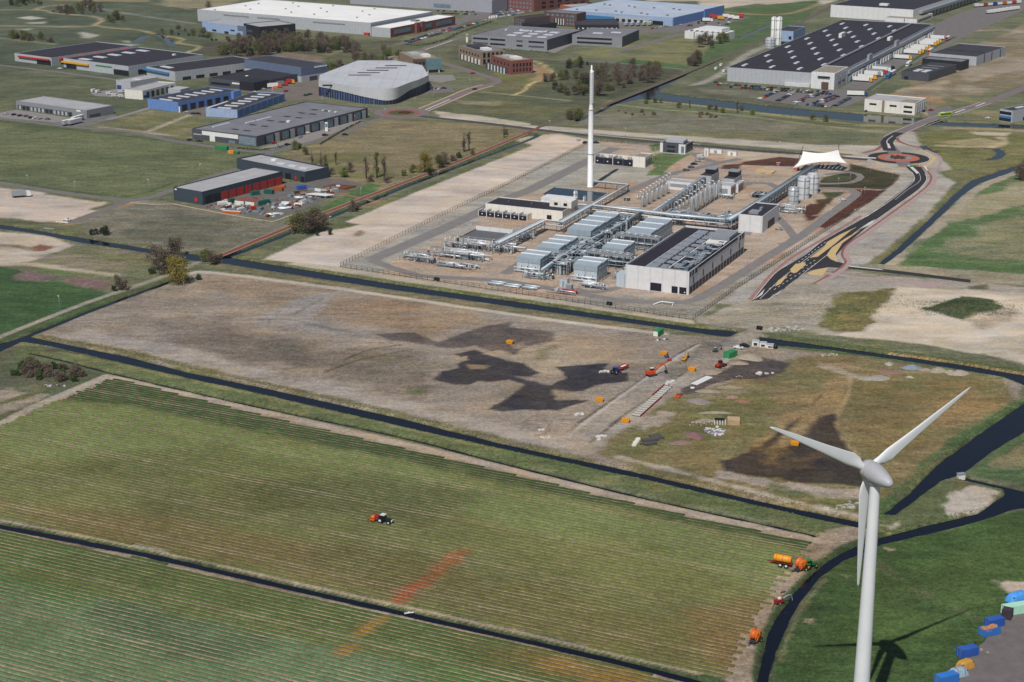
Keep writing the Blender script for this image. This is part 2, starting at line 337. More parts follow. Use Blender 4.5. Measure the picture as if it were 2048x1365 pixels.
LAYERS = [
    # ---- far strip and the business park
    pp([(-300,-60),(430,-60),(430,60),(400,132),(230,158),(-300,105)], '545e44', 4, 3, 40, 1, ('3e4a36', 60, .1)),
    pp([(-300,105),(120,146),(300,168),(300,215),(215,240),(-300,225)], '575f40', 3, 2, 30, 1, ('6b6a48', 50, 0)),
    pl([(-60,22),(72,20),(110,27),(160,31),(190,34),(204,41),(190,49),(165,53),(-60,52)], 4.5, 'a3937a', 2, .6),
    pl([(72,20),(86,14),(140,9)], 4, 'a3937a', 2), pl([(190,49),(210,55),(280,61),(312,69),(356,76),(364,80),(356,86),(392,92),(400,96),(370,107)], 4, 'a89868', 2, .5),
    pl([(-40,72),(110,89)], 3, '98906c', 2), pl([(300,6),(400,22),(420,30)], 6, '8f8468', 5, 2, 15, .7), pl([(170,12),(270,30),(390,48)], 5, '7d8076', 3, 1),
    pp([(30,-40),(300,-40),(300,4),(190,4),(108,2),(30,-4)], '8a7a5c', 4, 2, 20, .8),
    pp([(300,-40),(560,-40),(480,0),(420,18),(330,14)], '8e8468', 6, 3, 25, .8, ('6a6c4c', 30, 0)),
    pp([(36,36),(60,33),(92,37),(60,40)], 'aaa69c', 3, 1), pp([(50,45),(92,44),(90,48),(60,48)], '9d9b93', 3, 1), pp([(30,57),(62,57),(60,61),(40,61)], '98968d', 3, 1),
    pp([(160,64),(175,66),(196,71),(182,77),(164,76)], 'a49e92', 3, 1), pp([(222,87),(282,90),(260,93),(230,92)], '9b9a8e', 3, 1), pp([(245,82),(275,84),(255,86)], '9b9a8e', 3, 1),
    pl([(-40,60),(170,54)], 6, '7a7a64', 3, 1),
    pp([(400,84),(560,80),(700,130),(640,160),(490,118),(400,110)], '524c40', 4, 3, 25, 1, ('4a5038', 25, .1)),
    pp([(520,100),(650,112),(700,130),(640,142),(540,122)], '80735f', 4, 2, 20, .8),
    pp([(640,118),(800,70),(830,100),(800,140),(700,146),(640,160)], '5c5c42', 4, 3, 20, 1, ('4a4c3a', 20, 0)),
    pl([(800,112),(785,125),(750,137),(720,141)], 4, 'a8906c', 2, .5),
    pp([(880,110),(940,78),(1120,96),(1120,118),(1290,130),(1290,178),(1050,262),(900,232),(850,222),(930,190),(1000,166),(900,128)], '565c3e', 3, 3, 30, 1, ('6d6648', 35, .05)),
    pp([(1000,118),(1075,130),(1120,160),(1040,170),(990,155)], '6c6a44', 3, 2, 20, .8), pp([(900,200),(1010,205),(1000,212),(930,210)], '8a8066', 4, 2, 18, .8),
    pl([(1048,122),(1080,126),(1112,152)], 3.2, 'b3a070', 1.5), pl([(1078,162),(1058,170),(1048,182),(1026,191)], 3.2, 'b3a070', 1.5), pl([(960,184),(1026,190),(1180,206)], 3, '8f8a6c', 2),
    pl([(1050,128),(1080,138),(1085,150),(1076,160)], 12, '9a7c5c', 4, 2, 15, .8),
    pp([(1270,80),(1380,70),(1440,86),(1420,110),(1370,140),(1240,120),(1150,105)], '767350', 3, 3, 25, 1, ('5e6640', 30, 0)),
    pp([(1255,118),(1380,132),(1375,140),(1230,126)], '4a6a32', 2, 1), pp([(1150,122),(1370,140),(1330,165),(1200,212),(1130,240),(1150,180)], '4d5038', 3, 3, 25, 1, ('626146', 25, .1)),
    pp([(1400,24),(1640,-10),(1700,-60),(1400,-60)], 'b4aa9c', 3, 2, 30, 1, ('a59a86', 40, 0)), pp([(1340,-60),(1760,-60),(1660,8),(1620,16),(1420,2),(1300,2)], 'a89c8c', 4, 4, 30, .9, ('c2b6a6', 30, .1)),
    pp([(1410,22),(1640,0),(1620,32),(1500,92),(1400,132),(1420,80),(1460,40)], '4f6636', 3, 2, 20), pl([(1412,22),(1560,30),(1640,8)], 8, '8a7a5a', 3, 1),
    pp([(1380,146),(1460,110),(1530,74),(1545,92),(1460,150),(1450,180),(1400,172)], '5c6440', 3, 2, 20), pl([(1390,172),(1440,150),(1490,112),(1540,90)], 8, '8f8a80', 3, .5),
    pp([(1314,184),(1400,170),(1540,180),(1530,200),(1610,217),(1520,209)], '5a5c44', 2, 1), pp([(1390,176),(1545,184),(1530,199),(1400,184)], '6a6858', 3, 1),
    pp([(1820,165),(1870,120),(2010,64),(2150,10),(2150,230),(1860,236),(1780,200)], '7a6f58', 3, 4, 30, 1, ('94897a', 35, .15)),
    pp([(1870,200),(1960,190),(2048,170),(2150,150),(2150,248),(1900,238)], '646a44', 3, 3, 25, .9, ('86795c', 30, 0)),
    pp([(1780,186),(1880,196),(1890,206),(1790,200)], '9c7a58', 3, 2, 14, .8), pl([(1900,66),(2000,60),(2100,70)], 10, '8c8070', 4, 2), pp([(1920,140),(2060,120),(2060,135),(1940,165)], '9a8d7a', 5, 4, 16, .7), pp([(1800,178),(1900,160),(1880,180)], 'a0907a', 5, 3, 14, .8),
    # north bank of the plant
    pp([(1130,262),(1200,218),(1290,205),(1500,230),(1640,250),(1790,262),(1760,290),(1640,302),(1400,286),(1160,268)], '6c6a50', 3, 3, 25, 1, ('7d7663', 30, .1)),
    pp([(1180,226),(1330,224),(1560,246),(1560,262),(1300,262),(1160,244)], '747064', 6, 5, 25, .8, ('6a6a54', 25, 0)), pp([(1560,262),(1700,262),(1760,272),(1700,284),(1590,278)], '5a6440', 5, 4, 20, .7),
    pp([(1230,207),(1400,212),(1560,232),(1720,252),(1780,262),(1640,250),(1400,228),(1230,218)], '5f6844', 3, 2, 20, .9), pl([(1216,208),(1330,220),(1470,230),(1600,247),(1766,265)], 2.4, '9c916a', 1.5),
    pl([(1205,216),(1240,200),(1290,200),(1420,214),(1560,232),(1700,248),(1800,254)], 6, '9a8a62', 3, 1.2, 12, .7), pl([(1895,256),(2048,262),(2150,266)], 6, 'a08868', 3, 1),
    pp([(868,222),(960,232),(1060,248),(1060,256),(960,243),(880,236)], 'aca391', 2, 1), pp([(1056,250),(1300,268),(1640,290),(1760,292),(1740,312),(1400,284),(1060,258)], 'aba294', 2, .8),
    pp([(1800,280),(1860,264),(2150,270),(2150,300),(2048,330),(1950,360),(1890,330),(1850,300)], '69683f', 3, 3, 25, 1, ('7d7650', 30, 0)),
    pp([(1870,284),(1960,276),(2010,284),(1980,294),(1900,290)], 'a0906c', 4, 2, 12, .8), pp([(1945,264),(2020,266),(2010,272),(1950,270)], 'b5a894', 3, 1.5, 10, .9), pl([(1880,292),(1980,294),(2010,284),(2000,276)], 6, 'a89878', 3, 1),
    pp([(1700,312),(1760,292),(1800,266),(1830,262),(1836,292),(1880,312),(1915,360),(1850,440),(1770,510),(1730,530),(1600,560),(1480,610),(1330,600),(1560,470),(1690,420),(1790,350)], 'a39c92', 2, 1.5, 15, 1, ('918a82', 18, .1)),
    pp([(1880,345),(1960,330),(2048,318),(2010,336),(1948,360),(1905,392),(1875,424),(1800,495),(1760,524),(1735,524),(1770,500),(1850,436),(1912,372)], '6f6b47', 2, 1.5, 14, 1, ('596a38', 18, 0)),
    pp([(1770,530),(1808,498),(1888,425),(1918,395),(1955,368),(2040,338),(2150,312),(2150,560),(2048,548),(1900,540)], '56703a', 2, 2, 20, 1, ('6f7048', 35, 0)),
    pl([(1775,530),(1830,490),(1900,430),(1925,405),(1960,375),(2030,345),(2110,322)], 7, '9b8f7c', 1.5, .8),
    pp([(1840,440),(1900,420),(1990,390),(2060,350),(2060,400),(1960,432),(1900,446)], '9c9078', 6, 5, 20, .8), pp([(1860,500),(1990,440),(2150,400),(2150,530),(1950,520)], '857b62', 6, 6, 22, .75, ('6a6a48', 14, .2)),
    pp([(1800,512),(1860,470),(1940,440),(1850,520),(2060,532),(2150,540),(2150,556),(1830,538)], '4a6832', 3, 3, 20, .7),
    pp([(1700,528),(1850,535),(2150,556),(2150,575),(1960,566),(1800,548)], '8f8770', 2, 1.5, 12, 1, ('9c937f', 14, 0)),
    # ---- left middle
    pp([(-300,225),(0,240),(130,254),(440,292),(500,305),(540,308),(440,346),(300,394),(250,398),(200,393),(-300,318)], '646b41', 2, 2, 30, 1, ('55603a', 40, .1)),
    pp([(215,240),(300,222),(410,236),(388,282),(260,262)], '686846', 2, 2, 20, 1, ('857a5e', 24, -.1)), pl([(300,262),(340,246),(385,228)], 5, '9c907c', 2), pp([(170,250),(400,276),(330,272)], '9e8f80', 3, 2, 16, .8),
    pl([(-60,236),(60,250),(250,272),(430,292)], 3, '46562f', 2, .8), pl([(-60,354),(0,362),(120,380),(215,391),(270,391),(350,365)], 4, '4c5e30', 2, .8),
    pp([(-300,350),(0,376),(100,388),(210,400),(225,412),(130,448),(60,446),(-300,400)], 'b5a699', 2, 2, 20, 1, ('a3978a', 25, .1)), pl([(100,388),(150,395),(205,402)], 5, '5a6238', 3, 1), pl([(192,418),(222,410)], 6, '5e6238', 3, 1),
    pp([(-300,400),(0,436),(130,447),(290,470),(330,500),(200,480),(0,447),(-300,404)], '606243', 2, 2, 15),
    pp([(150,446),(260,404),(330,400),(440,420),(560,450),(590,452),(470,500),(330,498),(180,474)], '6c6858', 2, 3, 16, 1, ('7d786c', 14, .1)), pp([(240,470),(330,420),(480,450),(420,490),(330,496)], '565848', 6, 6, 16, .6),
    pl([(140,448),(200,424),(270,406)], 4, '9a7658', 3, 1.5, 10, .8),
    pp([(-300,410),(0,458),(80,468),(170,486),(320,505),(340,520),(300,552),(170,545),(-300,470)], '6d6e4e', 2, 2, 20, 1, ('7a6e5f', 25, 0)),
    pp([(-300,420),(0,464),(70,470),(150,490),(130,500),(60,522),(-40,530),(-300,500)], 'b3a695', 2, 2, 15, 1, ('a0958a', 20, 0)), pp([(58,496),(80,490),(108,494),(90,502),(66,503)], '75503f', 2, 1), pl([(-20,490),(30,492),(60,500)], 4, '7d6f5c', 3, 1),
    pl([(-40,536),(40,528),(120,536),(240,552)], 5, 'a59a88', 3, 1), pp([(60,512),(130,505),(260,530),(240,545),(120,532)], '7d7264', 4, 3, 18, .7),
    pp([(-300,480),(-20,528),(60,548),(225,590),(225,606),(60,664),(-300,740)], '37562a', 2, 1.5, 20, 1, ('416230', 30, 0)), pp([(25,552),(60,536),(115,545),(120,556),(95,566),(30,560)], '6f5f5c', 2, 1), pp([(122,562),(135,552),(215,560),(222,578),(190,578)], '75605a', 2, 1), pp([(50,540),(115,540),(210,556),(120,552)], '586a38', 2, 1),
    pl([(-60,696),(0,674),(170,607),(345,547),(400,522)], 3.6, '92897b', 1), pl([(-60,706),(0,684),(170,616),(345,556)], 3.5, '4d5a2f', 1.2, .5),
    pp([(-300,740),(20,690),(120,700),(300,735),(220,752),(60,810),(0,845),(-300,900)], '51593a', 2, 2, 16, 1, ('5f5a4a', 16, .1)), pp([(-60,765),(0,780),(70,785),(110,790),(40,822),(-60,850)], '8d8072', 3, 3, 14, .9), pl([(110,760),(60,790),(-20,812)], 3, '5a5c36', 2, 1),
    # ---- field beside the red cycle path and the long sand lot
    pp([(560,300),(640,262),(760,240),(1040,252),(1075,262),(900,325),(720,396),(640,380),(560,330)], '7b7055', 3, 3, 25, 1, ('66663f', 30, 0)), pl([(560,308),(660,276),(720,252)], 4, '5b6a3a', 3, 1), pl([(640,380),(760,396),(700,420)], 3, '8a6a58', 2), pp([(660,380),(760,370),(770,384),(735,395)], '4f5c38', 4, 3, 14, .7),
    pp([(630,425),(735,365),(765,372),(640,440)], '4a6a30', 2, 1), pl([(470,505),(640,435),(900,332),(1060,268)], 9, '4b5a30', 2, 1),
    pp([(470,512),(640,452),(780,396),(1050,288),(1090,272),(1105,274),(1040,302),(860,376),(690,446),(640,470),(515,518)], '5f6540', 2, 1.5, 14, 1, ('777252', 14, 0)),
    pp([(527,519),(640,466),(690,444),(860,374),(1050,298),(1110,270),(1187,281),(1100,325),(680,536),(600,528)], 'bdafa2', 1.2, .5, 10, 1, ('b0a192', 18, .05)), pp([(640,455),(690,443),(720,450),(660,462)], '5b6238', 2, 1),
    pp([(1030,282),(1060,272),(1115,268),(1187,280),(1130,305)], 'c2b09e', 2, 1, 10, .8), pl([(1040,306),(1130,318)], 1.2, '9d8c7c', 1), pl([(1052,298),(1145,310)], 1.2, '9d8c7c', 1), pl([(978,334),(1095,346)], 1.5, '94857a', 1), pp([(705,470),(722,462),(730,468),(715,475)], '7f7060', 2, 1),
    pp([(480,533),(520,522),(800,563),(1080,604),(1390,650),(1385,641),(680,535),(600,526)], 'a89d8a', 1.2, .5), pl([(470,514),(780,563),(1080,606),(1380,650),(1470,660)], 2.2, '666a38', 1.2, .8),
    # ---- plant yard
    pp([(680,535),(1187,281),(1450,298),(1700,312),(1790,345),(1800,362),(1690,436),(1560,522),(1385,640)], 'a39282', 1.5, .8, 10, 1, ('a5866e', 14, .05)),
    pp([(681,535),(1187,283),(1205,296),(1016,393),(962,432),(930,470),(880,478),(790,520),(770,545)], '98948b', 2, .8, 8, 1, ('8c8880', 14, 0)),
    pp([(1010,392),(1187,283),(1300,340),(1380,352),(1300,368),(1200,392),(1080,384)], '9a958a', 2, 1, 10, 1, ('a39e93', 14, 0)), pp([(1170,372),(1260,365),(1360,362),(1240,400)], 'a5876f', 3, 2, 10, .9),
    pp([(1250,590),(1380,600),(1500,545),(1560,522),(1385,640),(1240,622),(1120,600),(1180,592)], '8a857a', 3, 1.5, 10, .9), pp([(1440,300),(1700,314),(1690,322),(1450,320)], 'a99c8a', 2, .6),
    pp([(1295,318),(1320,306),(1385,308),(1345,330),(1325,345),(1358,350),(1290,352),(1310,335)], '5a7038', 1.2, .4), pp([(1300,290),(1322,286),(1322,300),(1300,306)], '5a7038', 1.2, .4),
    pp([(1486,324),(1560,314),(1600,318),(1590,334),(1480,330)], '54382d', 1, .3), pp([(1447,330),(1484,328),(1478,340),(1440,338)], '54382d', 1, .3),
    pp([(1700,328),(1760,342),(1798,350),(1790,364),(1770,380),(1720,377),(1636,375),(1640,360),(1700,340)], '3f3a28', 1.2, .5, 8, 1, ('4a4d2e', 10, 0)), pp([(1636,376),(1770,382),(1690,437),(1650,458),(1632,452),(1690,412),(1716,388),(1700,378)], '523227', 1.2, .5), pp([(1640,385),(1690,384),(1680,393),(1655,400)], '4b4e2c', 1, .4), pp([(1630,400),(1670,396),(1660,408),(1635,412)], '463a28', 1, .4), pp([(1600,418),(1622,408),(1655,410),(1640,428),(1610,436)], '4e3226', 1, .4), pp([(1608,432),(1640,432),(1625,442),(1612,442)], '4e3226', 1, .4),
    pp([(1640,356),(1670,350),(1700,354),(1695,362),(1650,364)], '474c2c', 1, .4),
    # ---- between plant and site road, site with grass heaps
    pp([(1385,645),(1480,605),(1560,560),(1680,540),(1960,566),(2150,580),(2150,752),(2048,728),(1862,690),(1676,670),(1540,668),(1470,655)], '9a9184', 2, 2, 20, 1, ('857e70', 20, 0)),
    pp([(1790,577),(1902,582),(2020,584),(2150,590),(2150,745),(2048,726),(1862,690),(1763,680),(1676,672),(1733,661),(1746,631),(1775,600)], 'bdb09f', 2.5, 2, 15, 1, ('ada08e', 18, 0)),
    pp([(1664,596),(1689,589),(1788,577),(1773,599),(1745,640),(1723,665),(1676,666),(1632,651),(1664,619)], '6e6640', 2.5, 2, 10, 1, ('52602f', 14, .1)),
    pp([(1852,621),(1924,592),(1986,601),(2011,621),(1949,634),(1929,646),(1887,634)], '465030', 2, 1.5, 8, 1, ('5c5c38', 9, 0)), pp([(1930,640),(2030,620),(2030,640),(1960,655)], '8f8272', 4, 3, 12, .7), pp([(1925,572),(1970,570),(1975,577),(1940,580)], '5c5a3c', 2, 1.5, 8), pp([(1870,690),(2150,660),(2150,716),(2000,700)], '8c8470', 6, 6, 14, .5),
    pl([(1535,668),(1664,688),(1788,705),(1912,722),(2048,744),(2130,758)], 6, '566238', 2, 1), pl([(1780,706),(1912,724),(2048,747)], 1.6, 'a98c64', 1.2, .6), pp([(1530,652),(1600,660),(1640,668),(1640,676),(1540,668)], '62663e', 3, 2, 10, .8),
    pp([(1400,652),(1500,615),(1560,612),(1580,630),(1470,660)], '87806f', 4, 3, 10, .7),
    # ---- construction parcel
    pp([(65,674),(150,637),(345,566),(400,546),(430,545),(700,582),(1100,640),(1330,668),(1470,676),(1540,690),(1664,700),(2011,756),(2046,772),(2040,800),(1955,866),(1875,925),(1814,985),(1766,1024),(1742,1044),(1500,995),(1293,946),(1000,884),(793,832),(512,770),(250,710)], '8b7f72', 1.5, .8, 14, 1, ('7d7062', 26, 0)),
    pp([(400,546),(700,585),(960,628),(1000,650),(860,668),(640,640),(560,610),(420,580)], '8a765f', 8, 5, 26, .6), pp([(640,625),(760,600),(980,630),(1010,645),(870,665),(720,650)], '927252', 8, 6, 22, .4, ('8a7a66', 20, .2)),
    pp([(300,650),(420,640),(520,670),(640,690),(600,720),(420,705),(330,690)], '625a55', 12, 8, 22, .65), pp([(560,690),(760,690),(900,730),(860,770),(700,760),(600,730)], '665a4c', 12, 8, 22, .6, ('5c5840', 20, .15)), pp([(730,740),(860,750),(840,790),(760,780)], '6a5c4e', 8, 6, 18, .5),
    pp([(100,672),(180,660),(300,680),(420,715),(560,745),(640,760),(800,800),(1000,850),(1160,880),(1200,895),(1190,912),(1000,872),(793,824),(512,762),(250,706),(110,682)], '9a9087', 5, 3, 20, .85, ('8a8078', 18, 0)),
    pp([(516,640),(560,622),(590,603),(640,586),(700,580),(672,598),(640,622),(606,640),(640,650),(745,664),(735,678),(600,660),(535,648)], '8c8681', 4, 2.5, 10, .9), pl([(520,640),(580,640),(640,652),(740,672)], 3, '6b655e', 3, 1.5, 8, .7), pl([(420,720),(520,742),(480,736)], 4, 'a19890', 4, 2, 10, .6),
    pp([(640,600),(600,625),(560,640)], '6a6560', 3, 1), pl([(380,548),(430,546),(700,581),(1100,640),(1330,668)], 4.2, 'b1a595', 1, .4), pl([(440,534),(780,584),(1080,628),(1310,660)], 5, '7f6f58', 2, 1, 10, .8),
    pl([(70,672),(250,704),(512,764),(793,827),(1000,879),(1180,922)], 4, '6a6544', 2.5, 1.2, 8, .9), pl([(690,720),(740,700),(800,690)], 1.5, '5c5244', 1, .4), pl([(650,745),(720,720),(820,700)], 1.5, '5c5244', 1, .4), pp([(810,780),(850,776),(845,788),(815,788)], '5f6440', 4, 2),
    pp([(1020,690),(1130,690),(1240,700),(1200,730),(1120,735),(1090,760),(1040,740)], 'a08f78', 6, 4, 16, .7), pp([(1040,660),(1250,680),(1320,700),(1240,730),(1100,700)], '98846c', 6, 4, 16, .6), pp([(1060,700),(1110,690),(1100,715),(1070,720)], '736c48', 4, 3, 8, .7),
    pp([(746,668),(831,666),(875,684),(969,654),(1036,640),(1016,655),(1060,660),(1110,664),(1105,682),(1050,692),(1022,714),(990,706),(950,692),(900,698),(860,690),(790,682)], '574d47', 1.8, .8, 7, .88, ('403b3c', 9, .15)),
    pp([(866,759),(884,743),(922,736),(910,730),(939,720),(907,709),(948,700),(975,709),(1013,721),(1045,727),(1083,746),(1057,753),(1013,750),(1042,759),(1100,770),(1132,756),(1110,735),(1156,731),(1217,727),(1207,737),(1232,746),(1259,746),(1256,763),(1217,768),(1193,771),(1168,783),(1120,786),(1110,800),(1181,801),(1161,808),(1115,821),(1048,819),(1004,823),(975,818),(1004,803),(1030,786),(1022,777),(992,765),(957,762),(940,771),(910,770)], '423d3d', 1.0, .5, 6, 1, ('34323a', 10, .2)),
    pp([(930,728),(980,732),(970,738),(940,738)], '8a7658', 1.5, .3, 3, .9), pp([(965,707),(1000,700),(1035,712),(1050,724),(1010,718),(985,712)], '978872', 1.5, .4, 3, .9), pp([(985,764),(1020,760),(1050,770),(1030,784),(1000,772)], '93836e', 1.5, .4, 3, .9), pp([(905,717),(935,712),(930,722),(912,726)], '93836e', 1.2, .3, 3, .9), pp([(1020,688),(1045,686),(1052,694),(1030,700)], '8a7a66', 1.5, .4, 3, .8), pp([(1085,740),(1105,738),(1118,750),(1098,752)], '988974', 1.5, .4, 3, .9), pp([(1108,778),(1150,784),(1160,795),(1120,797),(1102,790)], '8e7f6c', 2, 1, 6, .9),
    # earth road to the bridge and work strip
    pp([(1505,655),(1545,690),(1480,700),(1430,735),(1330,815),(1220,905),(1170,905),(1125,878),(1180,840),(1280,770),(1350,715),(1400,690),(1450,680)], '8f857a', 2.5, 1.5, 10, .95, ('9a9084', 14, 0)),
    pp([(1330,735),(1400,690),(1450,682),(1420,715),(1350,760),(1310,770)], '6d675f', 4, 2.5, 8, .8), pl([(1395,688),(1340,720),(1240,790),(1124,872)], 1.3, '4d463f', .8, .4, 6), pl([(1398,690),(1343,722),(1243,792),(1140,868)], 1.6, 'a8a096', .8, .4, 6), pl([(1432,700),(1330,775),(1250,830),(1170,894)], 1.2, '5a5148', .8, .4, 6), pl([(1436,703),(1334,778),(1254,833)], 2.5, 'a0968a', 1, .5, 6, .7),
    pp([(1110,840),(1140,850),(1180,900),(1100,895),(1060,870)], 'a1917f', 4, 3, 10, .7), pl([(1050,850),(1080,830),(1100,860),(1070,872)], 1, '8a7866', 1), pl([(1040,862),(1062,836),(1095,838)], 1, '8a7866', 1),
    pp([(1200,905),(1260,850),(1340,790),(1400,790),(1500,740),(1600,720),(1660,700),(1900,740),(2011,757),(2040,800),(1955,866),(1875,925),(1814,985),(1766,1024),(1742,1044),(1500,995),(1293,946)], '6f6743', 3, 2, 16, .95, ('7f6c4a', 20, .15)),
    pp([(1480,860),(1400,900),(1290,900),(1240,890),(1340,850),(1400,790),(1500,770),(1560,800)], '626438', 8, 6, 14, .6), pp([(1700,760),(1980,756),(2000,800),(1880,880),(1760,920),(1700,850)], '766540', 8, 6, 18, .7, ('5d6236', 12, .1)), pp([(1860,800),(1950,770),(2000,790),(1900,860),(1840,850)], '8a6e4a', 8, 6, 14, .6),
    pp([(1640,770),(1670,752),(1700,755),(1698,785),(1674,835),(1640,850),(1600,862),(1570,905),(1550,950),(1500,950),(1460,920),(1560,850),(1610,800)], '8a7450', 3, 2, 10, .9), pl([(1700,757),(1696,790),(1672,835),(1680,870),(1715,910)], 1.5, '9c8560', 1, .3), pp([(1400,880),(1480,930),(1420,950),(1340,930)], '776640', 5, 4, 12, .6),
    pp([(1642,788),(1612,826),(1553,866),(1516,895),(1440,925),(1450,942),(1540,956),(1607,966),(1674,968),(1727,974),(1731,946),(1722,919),(1693,892),(1674,858),(1672,827),(1634,834),(1610,870),(1560,905),(1530,905),(1580,860),(1640,795)], '3c332e', 2.0, .7, 5, .92, ('2f2a2e', 8, .2)), pp([(1520,900),(1560,890),(1590,905),(1540,925)], '6e5836', 4, 3, 6, .8), pp([(1560,918),(1640,910),(1620,930),(1580,935)], '5c4a34', 4, 3, 6, .6),
    pp([(1440,944),(1500,955),(1620,972),(1725,980),(1728,1002),(1650,1000),(1580,985),(1500,968),(1435,955)], '988b80', 1.6, 1.2, 5, 1, ('a99c8e', 6, 0)), pl([(1240,915),(1400,955),(1560,998),(1700,1028),(1730,1036)], 3, 'a49a8b', 2, 1, 6, .9), pp([(1540,970),(1720,1004),(1730,1030),(1560,990)], '5c6236', 3, 2, 8, .8),
    pp([(1363,778),(1383,768),(1415,746),(1447,744),(1478,722),(1510,712),(1583,727),(1564,746),(1515,759),(1466,759),(1427,768),(1393,786),(1366,790)], '48413f', 1.0, .5, 6, .97, ('5c5049', 8, .2)), pp([(1400,700),(1530,700),(1550,712),(1480,720),(1440,740),(1390,745)], '8a7d70', 3, 2, 8, .8), pp([(1390,790),(1470,775),(1520,765),(1500,785),(1410,800)], '857a68', 4, 3, 7, .7),
    pp([(1320,820),(1350,825),(1330,845),(1290,860),(1270,860)], '958a7e', 2, 1.5, 6), pp([(1640,725),(1700,745),(1720,755),(1690,752),(1640,735)], 'a0937f', 3, 2, 8, .8), pl([(1640,726),(1750,742),(1850,745)], 3, '927c60', 3, 2, 8, .6),
    pl([(1540,692),(1664,703),(1788,721),(1912,740),(2000,757)], 3.5, '52642f', 2, 1), pl([(1740,1040),(1814,988),(1875,928),(1955,870),(2048,806)], 9, '4c6432', 3, 1.5), pl([(1800,990),(1860,940),(1950,876)], 3, '74684a', 3, 1.5, 8, .6),
    # ---- island and banks at the right
    pp([(1790,1028),(1880,960),(1925,960),(2005,978),(2010,986),(1955,1024),(1875,1043),(1768,1070),(1745,1050)], '586236', 2, 1.5, 10, 1, ('7a6a4a', 12, 0)), pp([(1882,1010),(1905,985),(1940,970),(1990,978),(2008,985),(1955,1022),(1900,1028)], 'aca194', 2, 1.5, 6), pp([(1770,1052),(1800,1042),(1800,1056),(1775,1060)], 'a0968a', 2, 1.5, 6),
    pp([(1936,946),(1990,902),(2060,858),(2150,830),(2150,976),(2060,976),(1945,952)], '4f6636', 2, 1.5, 12, 1, ('665f40', 14, 0)), pp([(1970,930),(2048,890),(2120,880),(2120,930),(2010,940)], '857658', 4, 3, 10, .7),
    pp([(1535,1400),(1550,1320),(1565,1275),(1586,1232),(1612,1190),(1645,1152),(1688,1121),(1764,1090),(1901,1058),(2024,1022),(2150,1012),(2150,1900),(1400,1900)], '3e5822', 1.5, .6, 10, 1, ('364d1f', 22, .15)), pp([(1700,1150),(1900,1100),(2060,1060),(2060,1200),(1900,1280),(1760,1260)], '4d6426', 14, 10, 24, .5), pl([(1740,1120),(1850,1190),(1960,1240)], 3, '65623c', 3, 2, 8, .5), pl([(1560,1320),(1580,1265),(1612,1205),(1650,1162)], 1.5, '6c6846', 1.2, .5, 6, .8),
    pp([(1610,1236),(1628,1238),(1626,1248),(1608,1244)], '7c6e58', 1, .6, 4), pp([(1685,1150),(1700,1152),(1696,1157)], '8a7c68', 1, .5, 4), pp([(1770,1096),(1790,1100),(1780,1103)], '8a7c68', 1, .5, 4), pp([(1985,1160),(2048,1168),(2110,1180),(2110,1192),(2020,1184),(1998,1174)], 'a8988a', 1.5, 1, 5),
    # ---- tulip fields: soil, headland tracks, banks
    pp([(-300,900),(0,846),(60,816),(215,752),(240,752),(512,814),(1000,928),(1293,1000),(1600,1068),(1710,1062),(1740,1050),(1760,1074),(1706,1093),(1646,1127),(1612,1155),(1580,1194),(1553,1230),(1536,1264),(1524,1305),(1512,1380),(1490,1500),(1440,1900),(-900,1900)], '8f7e6a', 1.2, .4, 10, 1, ('7a6754', 16, 0)),
    pl([(-60,878),(0,850),(60,818),(215,752)], 4.5, '9a8f82', 1), pl([(215,752),(512,820),(1000,934),(1293,1006),(1640,1082)], 4.5, 'a1917f', .8), pl([(60,705),(250,742),(512,797),(793,860),(1000,905),(1293,972),(1600,1040),(1650,1052)], 13, '5c6737', 2.5, 1.5, 8, 1, ('6f6a44', 10, 0)), pl([(120,705),(250,732),(512,790),(793,853),(1000,900)], 2.2, '837a58', 2, 1, 6, .7),
    pl([(1530,1380),(1519,1348),(1530,1300),(1543,1258),(1562,1222),(1590,1186),(1622,1148),(1655,1118),(1712,1088),(1760,1071)], 4.5, '43522b', 1.4, .5, 6), pl([(-60,1036),(0,1045),(293,1103),(600,1173),(893,1239),(1200,1308),(1430,1366)], 7, '40522a', 1.2, .5, 6), pl([(0,1040),(293,1097),(600,1167),(893,1232),(1200,1301),(1400,1348)], 1.3, '9a8a76', .6),
    pp([(1640,1080),(1650,1060),(1700,1050),(1736,1052),(1720,1072),(1660,1090)], '94836f', 2, 1, 8),
]
